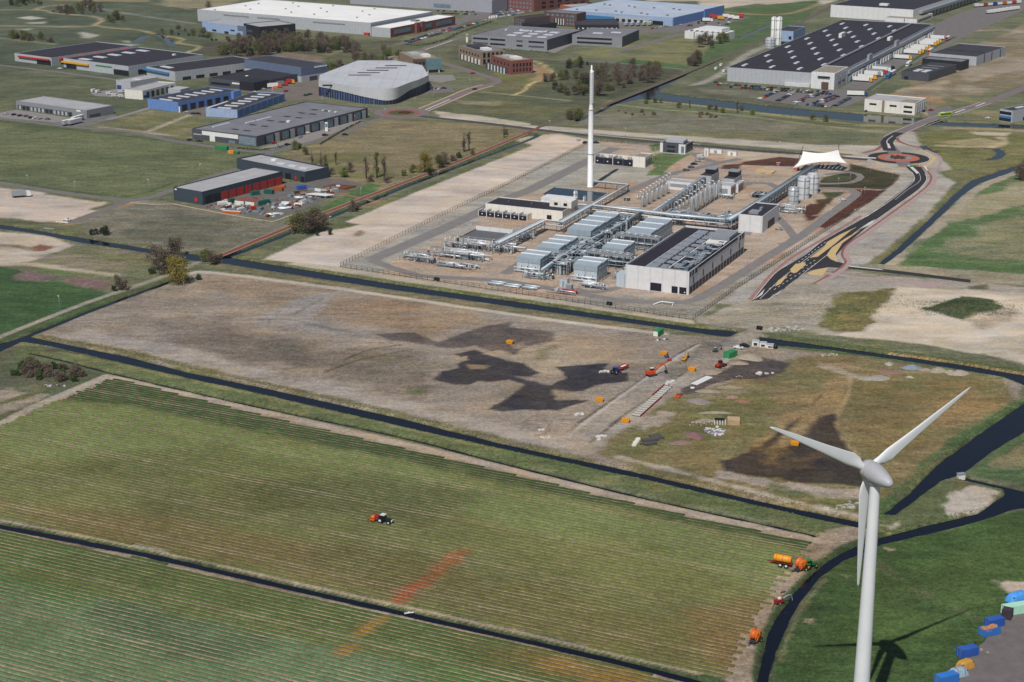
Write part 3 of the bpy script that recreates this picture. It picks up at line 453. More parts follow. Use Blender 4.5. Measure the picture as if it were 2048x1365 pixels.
def terrain():
    V = []; Q = []; C = []; n0 = 0
    for y0, y1, hx0, hx1, st in ((265, 560, 215, 240, .85), (560, 800, 290, 330, 1.15), (800, 1120, 385, 430, 1.8), (1120, 1500, 500, 560, 2.6), (1500, 2560, 690, 1000, 4.2)):
        ny = int(round((y1 - y0) / st)); nx = int(round(2 * hx1 / st))
        ys = np.linspace(y0, y1, ny + 1); xs = np.linspace(-hx1, hx1, nx + 1)
        X, Y = np.meshgrid(xs, ys)
        x, y = X.ravel(), Y.ravel()
        V.append(np.stack([x, y, np.zeros_like(x)], 1)); C.append(np.full(len(x), st))
        i = np.arange(ny)[:, None] * (nx + 1) + np.arange(nx)[None, :]
        i = i.ravel()
        cy_ = (ys[:-1] + ys[1:]) / 2
        keep = (np.abs((xs[:-1] + xs[1:]) / 2)[None, :] < (cy_[:, None] * .30 + 75)).ravel()
        i = i[keep]
        Q.append(np.stack([i, i + 1, i + nx + 2, i + nx + 1], 1) + n0); n0 += len(x)
    V = np.concatenate(V); Q = np.concatenate(Q); C = np.concatenate(C)
    used = np.zeros(len(V), bool); used[Q.ravel()] = True
    rm = np.cumsum(used) - 1
    V = V[used]; C = C[used]; Q = rm[Q]
    V[:, 2] = ground_z(V[:, 0], V[:, 1])
    tint = lin(OLIVE)[None, :] * np.ones((len(V), 1))
    k = np.clip((fbm(V[:, 0], V[:, 1], 45, 4, 1) - .45) * 3, 0, 1)[:, None]
    tint = tint * (1 - k) + lin('575f3c')[None, :] * k
    paint_list(V[:, 0], V[:, 1], tint, LAYERS, C)
    # streaks and clumps of growth over everything that is not bare
    n = fbm(V[:, 0] * .35 + V[:, 1] * .1, V[:, 1] * 1.3, 9, 4, 31)
    tint *= (1 + (n - .5)[:, None] * .55)
    h_ = fbm(V[:, 0], V[:, 1] * 1.4, 13, 4, 41) - .5
    tint *= 1 + h_[:, None] * np.array([[.3, .14, -.16]])
    lum = tint.mean(1, keepdims=True); gm = (tint[:, 1:2] > tint[:, :1] * 1.02) * .22 + .06
    tint = tint * (1 - gm) + lum * gm
    deep = np.clip((-V[:, 2] - .3) / .6, 0, 1)[:, None]
    tint = tint * (1 - deep * .75) + lin('3a3a26')[None, :] * deep * .75
    me = raw_mesh('ground', V, Q, vcol_mat('land', .5, .36, streak=True), tint)
    tag(link('ground', me), kind='structure', label='flat polder land of fields, sand lots and building plots')
    m = M('far_land', '6a6c50', .95, var=.3, scale=.01)
    b = MB(); z = -3.0
    b.add([(-30000, -3000, z), (30000, -3000, z), (30000, 50000, z), (-30000, 50000, z)], [(0, 1, 2, 3)])
    tag(b.build('terrain', m), kind='structure', label='open land reaching to the horizon')
terrain()
# water sheets lie 0.75 m below the fields
def water_mat():
    m, n, l = newmat('canal_water')
    b = n['Principled BSDF']
    b.inputs['Base Color'].default_value = (.004, .005, .011, 1); b.inputs['Roughness'].default_value = .07; b.inputs['IOR'].default_value = 1.33
    b.inputs['Specular IOR Level'].default_value = .5
    geo = n.new('ShaderNodeNewGeometry')
    t = n.new('ShaderNodeTexNoise'); t.inputs['Scale'].default_value = .5; t.inputs['Detail'].default_value = 4
    l.new(geo.outputs['Position'], t.inputs['Vector'])
    bp = n.new('ShaderNodeBump'); bp.inputs['Strength'].default_value = .25; bp.inputs['Distance'].default_value = .08
    l.new(t.outputs[0], bp.inputs['Height']); l.new(bp.outputs[0], b.inputs['Normal'])
    return m
WATER = water_mat(); MATS['water'] = WATER
def sheet(name, P, z, mat, label=None, kind='structure', thick=0):
    """flat sheet from a ground polygon (numpy), triangulated by bmesh"""
    import bmesh
    bm = bmesh.new()
    vs = [bm.verts.new((p[0], p[1], z)) for p in P]
    f = bm.faces.new(vs)
    if f.normal.z < 0 or True:
        f.normal_update()
        if f.normal.z < 0: f.normal_flip()
    bmesh.ops.triangulate(bm, faces=[f])
    me = bpy.data.meshes.new(name); bm.to_mesh(me); bm.free()
    me.materials.append(mat)
    return tag(link(name, me), label, kind=kind)
def grow(P, d):
    out = []; n = len(P)
    area = sum(P[i][0] * P[(i + 1) % n][1] - P[(i + 1) % n][0] * P[i][1] for i in range(n))
    s = 1 if area > 0 else -1
    for i in range(n):
        a = P[i] - P[i - 1]; b = P[(i + 1) % n] - P[i]
        na = np.array([a[1], -a[0]]) / (np.hypot(*a) + 1e-9) * s; nb = np.array([b[1], -b[0]]) / (np.hypot(*b) + 1e-9) * s
        v = na + nb; L = v @ v
        out.append(P[i] + (v * (2 / L) if L > .6 else v * 1.2) * d)
    return np.array(out)
for i, P in enumerate(CANALS):
    sheet('canal_water' if i not in (11, 12, 13) else 'pond_water', grow(P, 1.0), -.75 - .004 * (i % 3), WATER)
# ------------------------------------------------------------------ tulip beds: raised leafy strips between bare wheel tracks
ROWAZ = math.radians(115.2)
RD = np.array([math.sin(ROWAZ), math.cos(ROWAZ)]); RN = np.array([-RD[1], RD[0]])
if RN[1] < 0: RN = -RN
FIELD_N = GN([(-330,905),(0,852),(75,816),(218,757),(236,757),(512,828),(1000,942),(1293,1014),(1636,1088),(1600,1128),(1548,1200),(1505,1275),(1462,1355),(1448,1358),(1310,1325),(1200,1299),(893,1229),(600,1164),(293,1095),(0,1037),(-330,976)])
FIELD_S = GN([(-330,998),(-80,1043),(0,1062),(293,1120),(600,1192),(893,1258),(1200,1325),(1310,1352),(1430,1384),(1440,1500),(1380,1880),(-600,1880),(-330,1440)])
BEDL_N = [
    pp([(-330,880),(218,740),(512,815),(1000,930),(1640,1080),(1640,1110),(1000,965),(512,866),(250,812),(100,800),(-330,920)], '3c4c2a', 4, 2),
    pp([(-330,920),(100,805),(250,818),(512,872),(760,920),(1000,975),(1640,1115),(1560,1190),(1000,1050),(512,960),(-330,880)], '697544', 8, 4),
    pp([(-330,960),(0,930),(420,900),(700,940),(640,980),(200,960),(-330,1010)], '5a6234', 10, 6, 30, .7), pp([(500,960),(760,960),(960,990),(820,1030),(560,1020)], '4d5530', 12, 8, 30, .75), pp([(260,975),(600,1000),(520,1060),(300,1050)], '55582f', 12, 8, 30, .6),
    pp([(-330,990),(0,1000),(300,1040),(640,1090),(900,1140),(880,1230),(600,1165),(0,1040)], '665c34', 8, 4, 20, .8), pp([(640,1090),(900,1130),(1200,1210),(1480,1260),(1480,1360),(1200,1300),(880,1230)], '656033', 8, 4, 20, .7), pp([(1000,1060),(1300,1080),(1500,1180),(1300,1180),(1060,1120)], '6f733e', 10, 6, 24, .6),
    pp([(1380,1230),(1500,1200),(1560,1190),(1470,1350),(1400,1340)], '7c5534', 8, 5, 14, .45), pp([(700,1060),(900,1100),(800,1180),(640,1130)], '555c30', 10, 6, 24, .5), pp([(960,1060),(1120,1090),(1080,1130),(960,1110)], '5b6232', 8, 5, 16, .6),
    pl([(795,1205),(840,1170),(880,1140),(925,1105)], 3, '98502f', 3, 1.6, 5, .7, k=2), pl([(795,1205),(850,1162)], 3.6, 'a04c32', 3, 1.6, 5, .6, k=2)]
BEDL_S = [
    pp([(-330,1030),(0,1100),(600,1240),(1100,1370),(1300,1880),(-330,1880)], '4d6a38', 8, 4), pp([(-330,1100),(0,1165),(300,1210),(640,1280),(800,1330),(700,1440),(-330,1440)], '5a7250', 10, 6, 24, .8),
    pp([(150,1210),(360,1220),(480,1290),(420,1330),(200,1300)], '3d5236', 14, 8, 24, .7), pp([(0,1125),(250,1160),(600,1240),(900,1320),(860,1340),(560,1270),(0,1150)], '55632f', 4, 2, 14, .8), pp([(-330,1060),(300,1130),(600,1200),(900,1280),(1200,1360),(900,1310),(560,1230),(0,1115)], '4c5c2c', 4, 3, 14, .8),
    pp([(900,1270),(1200,1330),(1400,1380),(1200,1380),(980,1310)], '6f6230', 8, 4, 14, .6), pp([(1080,1320),(1290,1360),(1240,1380),(1100,1350)], '8a6428', 8, 5, 10, .6),
    pl([(712,1275),(745,1252),(768,1235)], 4, '9c742c', 2.5, 1.5, 5, .8, k=2), pl([(680,1303),(694,1294)], 4, '9a6a28', 2.5, 1.5, 5, .7, k=2)]
def beds(poly, base, layers, label, pitch, seed):
    rs = np.random.RandomState(seed)
    t = poly @ RN
    V = []; Q = []; T = []; n0 = 0
    lo, hi = t.min(), t.max()
    nrow = int((hi - lo) / pitch)
    for r in range(nrow + 1):
        c = lo + (r + .5) * pitch
        ts = []
        for i in range(len(poly)):
            a, b = poly[i], poly[(i + 1) % len(poly)]
            ta, tb = a @ RN - c, b @ RN - c
            if (ta > 0) != (tb > 0):
                p = a + (b - a) * ta / (ta - tb); ts.append(p @ RD)
        ts.sort()
        tram = r % 13 == 6
        for s0, s1 in zip(ts[::2], ts[1::2]):
            s0 += rs.rand() * 3; s1 -= rs.rand() * 2.5 + (1.5 if r % 2 else 0)
            if s1 - s0 < 4: continue
            n = max(int((s1 - s0) / 2.4), 2)
            s = np.linspace(s0, s1, n + 1)
            wob = (vnoise(s / 2.1, np.full_like(s, r * 3.7), seed) - .5)
            hw = (.44 if tram else .68) + wob * .14
            if tram: hw[:] = .40
            hh = (.34 + wob * .16)
            prof = [(-1, .02), (-.72, .8), (0, 1.0), (.72, .8), (1, .02)]
            for q, (w, z) in enumerate(prof):
                off = c + hw * w
                p = s[:, None] * RD[None, :] + off[:, None] * RN[None, :]
                V.append(np.concatenate([p, (hh * z + (.0 if z < .1 else 1) * (rs.rand(n + 1) - .5) * .1)[:, None]], 1))
            i = np.arange(n)[None, :] + (np.arange(4) * (n + 1))[:, None]
            i = i.ravel() + n0
            Q.append(np.stack([i, i + 1, i + n + 2, i + n + 1], 1)); n0 += 5 * (n + 1)
    V = np.concatenate(V); Q = np.concatenate(Q)
    tint = lin(base)[None, :] * np.ones((len(V), 1))
    paint_list(V[:, 0], V[:, 1], tint, layers, np.full(len(V), 1.5))
    tint *= .84 * (1 + (fbm(V[:, 0], V[:, 1], 30, 3, 3) - .5) * .35 + (rs.rand(len(V)) - .5) * .35)[:, None]
    a = V[Q[0, 1], :2] - V[Q[0, 0], :2]; b = V[Q[0, 3], :2] - V[Q[0, 0], :2]
    if a[0] * b[1] - a[1] * b[0] < 0: Q = Q[:, ::-1]
    me = raw_mesh('tulip_beds', V, Q, BEDMAT, tint)
    o = link('tulip_beds', me)
    tag(o, label, 'tulip field', kind='stuff')
BEDMAT = vcol_mat('tulip_leaves', .3, .12, .8, .6)
beds(FIELD_N, '62683a', BEDL_N, 'striped tulip field between the two straight canals, with a red streak', 2.05, 3)
beds(FIELD_S, '4a5c30', BEDL_S, 'greener striped tulip field in front of the narrow ditch, with an orange streak', 2.05, 5)
# ------------------------------------------------------------------ roads, paths, roundabouts, paved yards
ASPH = M('asphalt_new', '2c2a2e', .85, var=.25, scale=.3); ASPG = M('asphalt_grey', '6f6a69', .9, var=.2, scale=.15); ASPM = M('asphalt_mauve', '75696a', .9, var=.2, scale=.15)
PAVE = M('paving_grey', '85807e', .9, var=.18, scale=.2); CREAM = M('paving_cream', 'c0a678', .9, var=.15, scale=.6); REDP = M('paving_red', '8a5650', .9, var=.25, scale=.5); PINKP = M('paving_pink', 'a18d8b', .9, var=.15, scale=.4); REDPATH = M('cycle_path_red', '7d443c', .9, var=.2, scale=.3)
LINE = M('road_paint', 'c9c7c2', .8, var=.2, scale=.8); CONC = M('concrete', '9c9890', .9, var=.18, scale=.25); DIRTROAD = M('dirt_road', '8a8072', .95, var=.2, scale=.2)
ORANGEP = M('paving_orange', 'a8644c', .9, var=.15, scale=.5); BROWNT = M('track_ballast', '5f554a', .95, var=.25, scale=.4)
def ribbon_pts(P, w):
    L = []; R = []
    for i in range(len(P)):
        d = P[min(i + 1, len(P) - 1)] - P[max(i - 1, 0)]; d = d / (np.hypot(*d) + 1e-9)
        n = np.array([-d[1], d[0]])
        L.append(P[i] + n * w / 2); R.append(P[i] - n * w / 2)
    return L, R
def ribbon(name, pts, w, z, mat, label=None, parent=None, k=4, off=0.0, dash=None, thick=0.0):
    P = GN(smooth(pts, k)) if k else GN(pts)
    if off:
        a, b = ribbon_pts(P, 2 * off); P = np.array(a)
    mb = MB()
    if dash:
        seg = np.hypot(*(np.diff(P, axis=0).T)); s = np.concatenate([[0], np.cumsum(seg)])
        t = 0
        while t + dash[0] < s[-1]:
            q = [np.array([np.interp(v, s, P[:, 0]), np.interp(v, s, P[:, 1])]) for v in (t, t + dash[0])]
            l, r = ribbon_pts(q, w)
            mb.add([(*r[0], z), (*r[1], z), (*l[1], z), (*l[0], z)], [(0, 1, 2, 3)]); t += dash[0] + dash[1]
    else:
        l, r = ribbon_pts(P, w)
        vs = [(*p, z) for p in r] + [(*p, z) for p in l]; n = len(P)
        mb.add(vs, [(i, i + 1, n + i + 1, n + i) for i in range(n - 1)])
        if thick:
            lo = [(*p, z - thick) for p in r] + [(*p, z - thick) for p in l]
            mb.add(vs + lo, [(2 * n + i + 1, 2 * n + i, i, i + 1)[::-1] for i in range(n - 1)] + [(3 * n + i, 3 * n + i + 1, n + i + 1, n + i)[::-1] for i in range(n - 1)])
    o = mb.build(name, mat, parent)
    if parent is None: tag(o, label, kind='structure')
    return o
def psheet(name, pts, z, mat, label=None): return sheet(name, GN(pts), z, mat, label)
def disc(name, c, r, z, mat, parent=None, n=40, r_in=0.0):
    mb = MB()
    o_ = [(c[0] + r * math.cos(2 * math.pi * i / n), c[1] + r * math.sin(2 * math.pi * i / n), z) for i in range(n)]
    if r_in:
        i_ = [(c[0] + r_in * math.cos(2 * math.pi * i / n), c[1] + r_in * math.sin(2 * math.pi * i / n), z) for i in range(n)]
        mb.add(o_ + i_, [(i, (i + 1) % n, n + (i + 1) % n, n + i) for i in range(n)])
    else: mb.add(o_, [tuple(range(n))])
    return mb.build(name, mat, parent)
# new dark road with flared junction
rd = psheet('road', [(1492,612),(1505,600),(1546,550),(1576,529),(1612,507),(1644,482),(1717,441),(1766,411),(1810,377),(1829,360),(1825,346),(1812,334),(1842,334),(1852,348),(1854,360),(1837,380),(1790,414),(1739,450),(1690,492),(1668,516),(1676,524),(1700,531),(1813,544),(1942,560),(1940,566),(1813,550),(1700,538),(1656,535),(1622,541),(1600,553),(1571,576),(1530,606)], .030, ASPH, 'fresh black asphalt road running from the roundabout past the gas plant')
for pts in ([(1706,458),(1680,470),(1654,485),(1648,495),(1620,516),(1636,514),(1668,490)], [(1722,460),(1690,478),(1663,497),(1653,511),(1661,519),(1675,525),(1671,509),(1685,487)], [(1608,525),(1590,530),(1580,540),(1583,546),(1593,546),(1612,530)], [(1577,549),(1556,562),(1550,574),(1562,568)], [(1657,536),(1630,541),(1614,547),(1620,551),(1646,552)]):
    mb = MB(); mb.prism([tuple(p) for p in GN(pts)], .03, .16); mb.build('traffic_island', CREAM, rd)
for pts, w in (([(1506,600),(1548,549),(1578,529),(1614,507),(1646,482),(1719,441),(1768,411),(1812,377),(1829,360),(1824,345)], .35), ([(1536,600),(1574,574),(1602,551)], .3), ([(1740,449),(1791,413),(1838,379),(1853,360),(1850,347)], .35), ([(1553,590),(1600,553),(1652,512),(1720,458),(1745,442)], .3), ([(1520,598),(1560,560),(1588,538),(1612,519),(1650,492),(1712,455)], .3)):
    ribbon('lane_marking', pts, w, .045, LINE, parent=rd)
for pts in ([(1718,440),(1740,428),(1762,413),(1752,421),(1735,433)], [(1720,459),(1737,447),(1752,438),(1740,450)], [(1508,600),(1530,578),(1524,590)]):
    mb = MB(); mb.add([(*p, .05) for p in GN(pts)], [tuple(range(len(pts)))]); mb.build('hatched_marking', LINE, rd)
for off in (0, 2.6): ribbon('lane_marking', [(1548,580),(1585,556),(1615,538),(1640,522)], .35, .046, LINE, parent=rd, off=off, dash=(2.5, 3))
ribbon('lane_marking', [(1590,530),(1620,508),(1655,482)], .35, .046, LINE, parent=rd, dash=(2.5, 3), off=-3)
ribbon('lane_marking', [(1590,530),(1620,508),(1655,482)], .35, .046, LINE, parent=rd, dash=(2.5, 3))
mb = MB(); mb.add([(*p, .046) for p in GN([(1697,531.5),(1760,538.5),(1768,541),(1700,534)])], [(0, 1, 2, 3)]); mb.build('hatched_marking', LINE, rd)
ribbon('lane_marking', [(1790,400),(1815,380),(1840,362),(1838,346)], .25, .046, LINE, parent=rd)
# cycle strips and pavement beside it
ribbon('cycle_path', [(1500,600),(1522,574),(1540,552),(1580,518),(1640,482),(1700,446),(1722,432)], 2.0, .034, M('paving_rose', '97706c', .9, var=.25, scale=.4), 'red cycle strip on the plant side of the black road')
ribbon('cycle_path', [(1560,604),(1600,582),(1648,556),(1690,528),(1684,510),(1694,490),(1742,456),(1800,414),(1846,380),(1862,360),(1858,346),(1842,332)], 1.3, .036, REDP, 'red cycle strip on the ditch side of the black road')
ribbon('pavement', [(1575,604),(1618,582),(1662,556),(1698,528),(1692,510),(1702,492),(1750,458),(1808,415),(1854,381),(1870,360),(1866,344),(1880,330),(1878,314),(1850,300)], 2.6, .040, PINKP, 'pale pavement curving past the roundabout')
ribbon('pavement', [(1640,545),(1690,552),(1760,560),(1830,566),(1900,572)], 4.0, .038, PINKP, 'pale pavement leading to the sand heaps')
psheet('pavement', [(1800,560),(1880,566),(1870,576),(1842,577),(1826,568)], .042, PINKP, 'pale paved apron beside the sand heaps')
# right roundabout
RC = G(1797, 316); RR = 19.8
ro = disc('roundabout', RC, RR, .050, ASPH); tag(ro, 'black asphalt roundabout with an orange paved ring', kind='structure')
disc('paved_ring', RC, 13.6, .10, ORANGEP, ro, r_in=8.8); disc('inner_ring', RC, 8.8, .14, PAVE, ro)
mb = MB()
for i in range(46):
    a = RNG.random() * 6.28; r = 5.6 * math.sqrt(RNG.random()); s = .5 + RNG.random() * .6
    mb.lathe([(0, .1), (s, .15), (s * .9, s * .6), (0, s)], 5, (RC.x + r * math.cos(a), RC.y + r * math.sin(a), .05))
mb.build('planting', M('red_leaf_planting', '52301f', .9, var=.4, scale=1.5), ro)
for pts in ([(1815,331),(1822,331),(1838,346),(1834,349)], [(1776,297),(1782,297),(1778,288),(1774,288)], [(1752,316),(1752,318),(1690,314),(1690,313)], [(1846,333),(1852,334),(1856,342),(1853,342)]):
    mb = MB(); mb.prism([tuple(p) for p in GN(pts)], .05, .18); mb.build('splitter_island', LINE, ro)
ribbon('verge_paving', [(1762,306),(1752,318),(1762,330),(1790,338),(1812,337)], 2.0, .044, CREAM, 'cream paved verge round the plant side of the black roundabout')
ribbon('verge_paving', [(1838,300),(1858,308),(1868,318),(1856,330),(1846,334)], 2.5, .046, CREAM, 'cream paved verge round the far side of the black roundabout')
ribbon('cycle_path', [(1726,306),(1752,300),(1768,288),(1782,274),(1806,262)], 2.8, .036, REDP, 'red cycle strip left of the bridge road')
ribbon('cycle_path', [(1842,296),(1812,289),(1795,280),(1800,270),(1836,256)], 2.6, .036, REDP, 'red cycle strip right of the bridge road')
r2 = ribbon('road', [(1812,334),(1800,318),(1777,292),(1772,284),(1780,275),(1800,265),(1830,252),(1862,240),(1906,227),(1972,206),(2048,177),(2110,152)], 9.0, .060, ASPM, 'mauve road crossing the canal on a low bridge', k=4)
ribbon('road_surface', [(1780,302),(1775,291),(1774,284),(1783,275),(1800,266)], 8.6, .072, ASPH, parent=r2)
ribbon('lane_marking', [(1786,272),(1774,282),(1776,292)], .6, .080, LINE, parent=r2); ribbon('lane_marking', [(1910,226),(1930,219)], 1.4, .076, LINE, parent=r2, k=0); ribbon('lane_marking', [(1952,213),(1970,206)], 1.4, .076, LINE, parent=r2, k=0)
for off in (-4.4, 4.4): ribbon('edge_line', [(1780,275),(1800,265),(1830,252),(1862,240),(1906,227),(1972,206)], .5, .078, LINE, parent=r2, off=off)
ribbon('road', [(1735,320),(1700,317),(1640,311),(1500,301),(1400,292),(1200,274),(1060,258),(960,246),(870,236),(830,231)], 6.5, .034, M('asphalt_dark', '474247', .85, var=.2, scale=.2), 'dark access road along the back of the gas plant')
ribbon('road_edge', [(1400,289),(1200,271),(1060,255),(960,243),(880,235)], 1.0, .040, LINE, 'pale kerb line along the back road')
ribbon('pavement', [(1735,312),(1690,306),(1640,302)], 3.0, .030, CREAM, 'cream strip beside the white tent')
# left roundabout and park roads
LC = G(803, 226)
lo_ = disc('roundabout', LC, 21, .050, ASPM); tag(lo_, 'small roundabout with a red planted island beside the silver hall', kind='structure')
disc('paved_ring', LC, 14.5, .09, REDP, lo_, r_in=10); disc('planted_island', LC, 10, .12, M('island_green', '45522d', .95, var=.3, scale=.4), lo_)
mb = MB()
for i in range(30):
    a = RNG.random() * 6.28; r = 4 * math.sqrt(RNG.random())
    mb.lathe([(0, .1), (.8, .2), (.7, .8), (0, 1.0)], 5, (LC.x + r * math.cos(a) + 2, LC.y + r * math.sin(a), .1))
mb.build('planting', MATS['red_leaf_planting'], lo_)
ribbon('road', [(828,224),(846,221),(900,198),(940,181),(980,170),(995,164),(984,156),(956,148),(930,139),(890,128),(850,117),(834,106),(860,94),(910,79),(928,74)], 8.0, .036, ASPM, 'winding mauve road between the brick offices')
for off in (-5.2, 5.2): ribbon('cycle_path', [(840,223),(900,198),(940,181),(976,171)], 2.0, .034, M('path_cream', 'b09a84', .9), 'cream cycle strip beside the winding road', off=off)
ribbon('lane_marking', [(840,225),(900,199)], 1.2, .046, LINE, 'white centre marking near the left roundabout'); ribbon('lane_marking', [(850,100),(880,90),(905,81)], 1.2, .046, LINE, 'white centre marking beside the black hedged bend')
ribbon('road', [(780,224),(740,219),(690,215),(640,208)], 7.0, .034, ASPM, 'short road in front of the silver hall')
ribbon('road', [(790,236),(750,241),(680,269),(600,291),(545,304),(500,303),(440,296),(340,281),(260,264),(130,253),(0,237),(-80,228)], 6.0, .038, ASPG, 'grey road curving round the long showroom')
ribbon('road', [(545,304),(500,330),(450,345),(410,358),(348,380),(290,398),(250,401),(200,396),(100,382),(0,366),(-80,354)], 6.0, .042, ASPG, 'grey road bending round the big green field')
ribbon('road', [(262,400),(200,424),(140,446)], 6.0, .046, ASPG, 'short dead-end road to the canal'); ribbon('road', [(-80,122),(0,131),(120,145),(230,160),(300,170)], 6.0, .034, ASPG, 'grey road along the row of dark warehouses')
ribbon('road', [(215,240),(260,228),(300,216)], 5.0, .034, PAVE, 'pale road beside the light blue halls'); ribbon('road', [(730,130),(790,112),(840,100)], 5.0, .030, PAVE, 'path behind the silver hall')
ribbon('road', [(1220,106),(1290,90),(1340,74),(1365,68)], 8.0, .034, ASPG, 'grey road in front of the small white hall'); ribbon('road', [(1048,116),(1150,122),(1250,128),(1375,140)], 5.0, .034, ASPG, 'narrow grey road past the grey halls')
ribbon('road', [(1730,178),(1800,128),(1880,84),(1940,56),(2010,26),(2100,-12)], 9.0, .034, ASPG, 'service road between the truck yard and the dark halls')
psheet('car_park', [(1545,184),(1620,184),(1690,178),(1740,196),(1690,214),(1620,214),(1520,200)], .030, ASPG, 'grey car park in front of the black-roofed warehouse')
psheet('truck_yard', [(1680,176),(1695,170),(1870,50),(1920,26),(1990,4),(2060,-10),(2100,0),(2040,24),(1940,68),(1860,110),(1790,150),(1745,182)], .026, ASPG, 'grey truck yard beside the loading docks')
psheet('yard', [(390,410),(440,400),(520,366),(610,368),(642,356),(690,360),(730,370),(690,382),(560,440),(540,438),(410,418)], .030, M('asphalt_yard', '65625f', .9, var=.25, scale=.15), 'cluttered asphalt storage yard beside the slate halls')
ribbon('kerb_strip', [(250,404),(310,410),(345,408),(400,419),(470,432),(545,444),(600,424)], 1.6, .034, M('path_sandy', 'a89c84', .9), 'pale kerb strip round the storage yard', k=0)
psheet('yard', [(480,296),(514,298),(640,262),(690,238),(725,234),(722,246),(620,284),(545,300)], .030, PAVE, 'paved forecourt of the long showroom'); psheet('yard', [(520,184),(570,160),(640,156),(690,170),(640,196),(575,204),(480,180)], .030, M('yard_brown', '6e655e', .9, var=.2, scale=.1), 'brown paved yard between the blue halls'); psheet('yard', [(350,228),(412,232),(470,206),(520,196),(470,196),(380,222)], .030, M('yard_brown', '6e655e'), 'brown paved lane between two light blue halls')
psheet('yard', [(-40,232),(0,226),(33,220),(140,236),(115,246),(0,236)], .030, PAVE, 'paved parking in front of the long white shed'); psheet('yard', [(100,246),(170,238),(228,230),(238,234),(180,252),(135,254)], .033, ASPG, 'asphalt apron with trailers beside the long white shed'); psheet('yard', [(180,186),(235,178),(250,196),(190,192)], .030, PAVE, 'paved van parking beside the cream hall')
psheet('car_park', [(780,92),(840,72),(905,44),(960,20),(1010,14),(1080,20),(1030,30),(940,42),(880,66),(820,86)], .030, ASPG, 'car park in front of the brick office wing'); psheet('yard', [(850,150),(905,150),(912,160),(880,166),(830,158)], .030, PAVE, 'pale forecourt of the glass-fronted brick office'); psheet('car_park', [(828,166),(900,172),(910,184),(850,188),(840,180)], .030, ASPG, 'small car park beside the silver hall')
psheet('yard', [(940,92),(1000,98),(1110,106),(1160,82),(1145,78),(1105,98),(945,80)], .030, PAVE, 'pale apron of the grey hall with skylights'); psheet('yard', [(1225,60),(1240,44),(1290,58),(1345,54),(1412,26),(1470,30),(1500,36),(1440,50),(1370,64),(1260,66)], .030, ASPG, 'storage yard beside the blue warehouse'); psheet('car_park', [(1850,220),(1900,212),(1905,224),(1860,234)], .030, ASPG, 'parking corner of the beige office'); psheet('yard', [(1020,150),(1060,148),(1078,140),(1048,136)], .030, PAVE, 'pale yard behind the red brick office')
ribbon('cycle_path', [(412,520),(450,508),(500,487),(640,430),(900,330),(1050,268),(1080,254)], 3.2, .050, REDPATH, 'straight red cycle path beside the narrow canal')
for off in (-2.1, 2.1): ribbon('path_edge', [(412,520),(450,508),(500,487),(640,430),(900,330),(1050,268)], .7, .045, M('edge_sand', 'a08f7c', .9), 'sandy edge of the red cycle path', off=off)
ribbon('track', [(1080,254),(1150,232),(1200,214),(1300,175),(1400,134),(1500,92),(1600,46),(1660,14),(1720,-16)], 5.0, .050, BROWNT, 'brown ballast track running past the wide canal', k=3)
ribbon('path', [(640,382),(700,392),(745,402)], 3.0, .036, M('brick_path', '86655a', .9), 'short brick path joining the red cycle path')
# plant roads
PR = dict(w=5.5, z=.034, mat=PAVE)
def proad(pts, w, label, z=.034, mat=None): ribbon('plant_road', pts, w, z, mat or M('plant_asphalt', '7b7674', .9, var=.15, scale=.2), label, k=2)
proad([(742,520),(840,552),(1010,562),(1230,600),(1340,604),(1395,598),(1500,536),(1540,510),(1600,474),(1650,436),(1700,400),(1712,386),(1690,378),(1640,377)], 6, 'grey plant road along the inside of the front fence', .034)
proad([(742,520),(860,470),(960,424),(1010,398),(1060,380),(1160,330),(1230,296)], 9, 'wide grey plant road along the long sand lot', .038); proad([(1010,548),(1060,516),(1120,480)], 6, 'short plant road beside the pipe skids', .042); proad([(1230,395),(1330,352),(1380,340),(1440,326),(1480,318)], 6, 'plant road behind the tall vessels', .042)
proad([(1440,326),(1400,316),(1390,306)], 6, 'plant road to the gatehouse', .046); proad([(1420,400),(1500,366),(1560,378),(1520,420),(1490,470)], 6, 'plant road past the two fan towers', .046); proad([(1550,430),(1590,476),(1560,490)], 5, 'plant road beside the square concrete building', .050); proad([(1650,350),(1700,345),(1722,354),(1700,366),(1640,368)], 4.5, 'looped plant road near the white tent', .046)
proad([(1240,575),(1190,585),(1150,578)], 5, 'short plant road left of the big hall', .046)
# ------------------------------------------------------------------ buildings
GLASS = M('dark_glass', '1c222c', .12, var=.2, scale=.2, spec=.6); GLASSB = M('pale_glass', '6c7f8c', .12, var=.3, scale=.3, spec=.6); SKYL = M('rooflight', 'c8ccd2', .35, var=.12, scale=.4)
RBLK = M('roof_black', '2b2933', .9, var=.25, scale=.12, stripes=('x', 9.0, .12)); RDRK = M('roof_dark', '38363e', .9, var=.25, scale=.1, stripes=('y', 8.0, .12)); RGRY = M('roof_grey', '75757c', .85, var=.2, scale=.1, stripes=('x', 7.0, .1)); RLGT = M('roof_light', 'a3a2a5', .8, var=.14, scale=.1, stripes=('x', 8.0, .08)); RWHT = M('roof_white', 'e8e7e5', .75, var=.09, scale=.05, stripes=('x', 14.0, .05)); RBLU = M('roof_paleblue', 'a9b4c4', .75, var=.16, scale=.06, stripes=('x', 12.0, .06)); RTAN = M('roof_gravel', '8a8274', .95, var=.2, scale=.3)
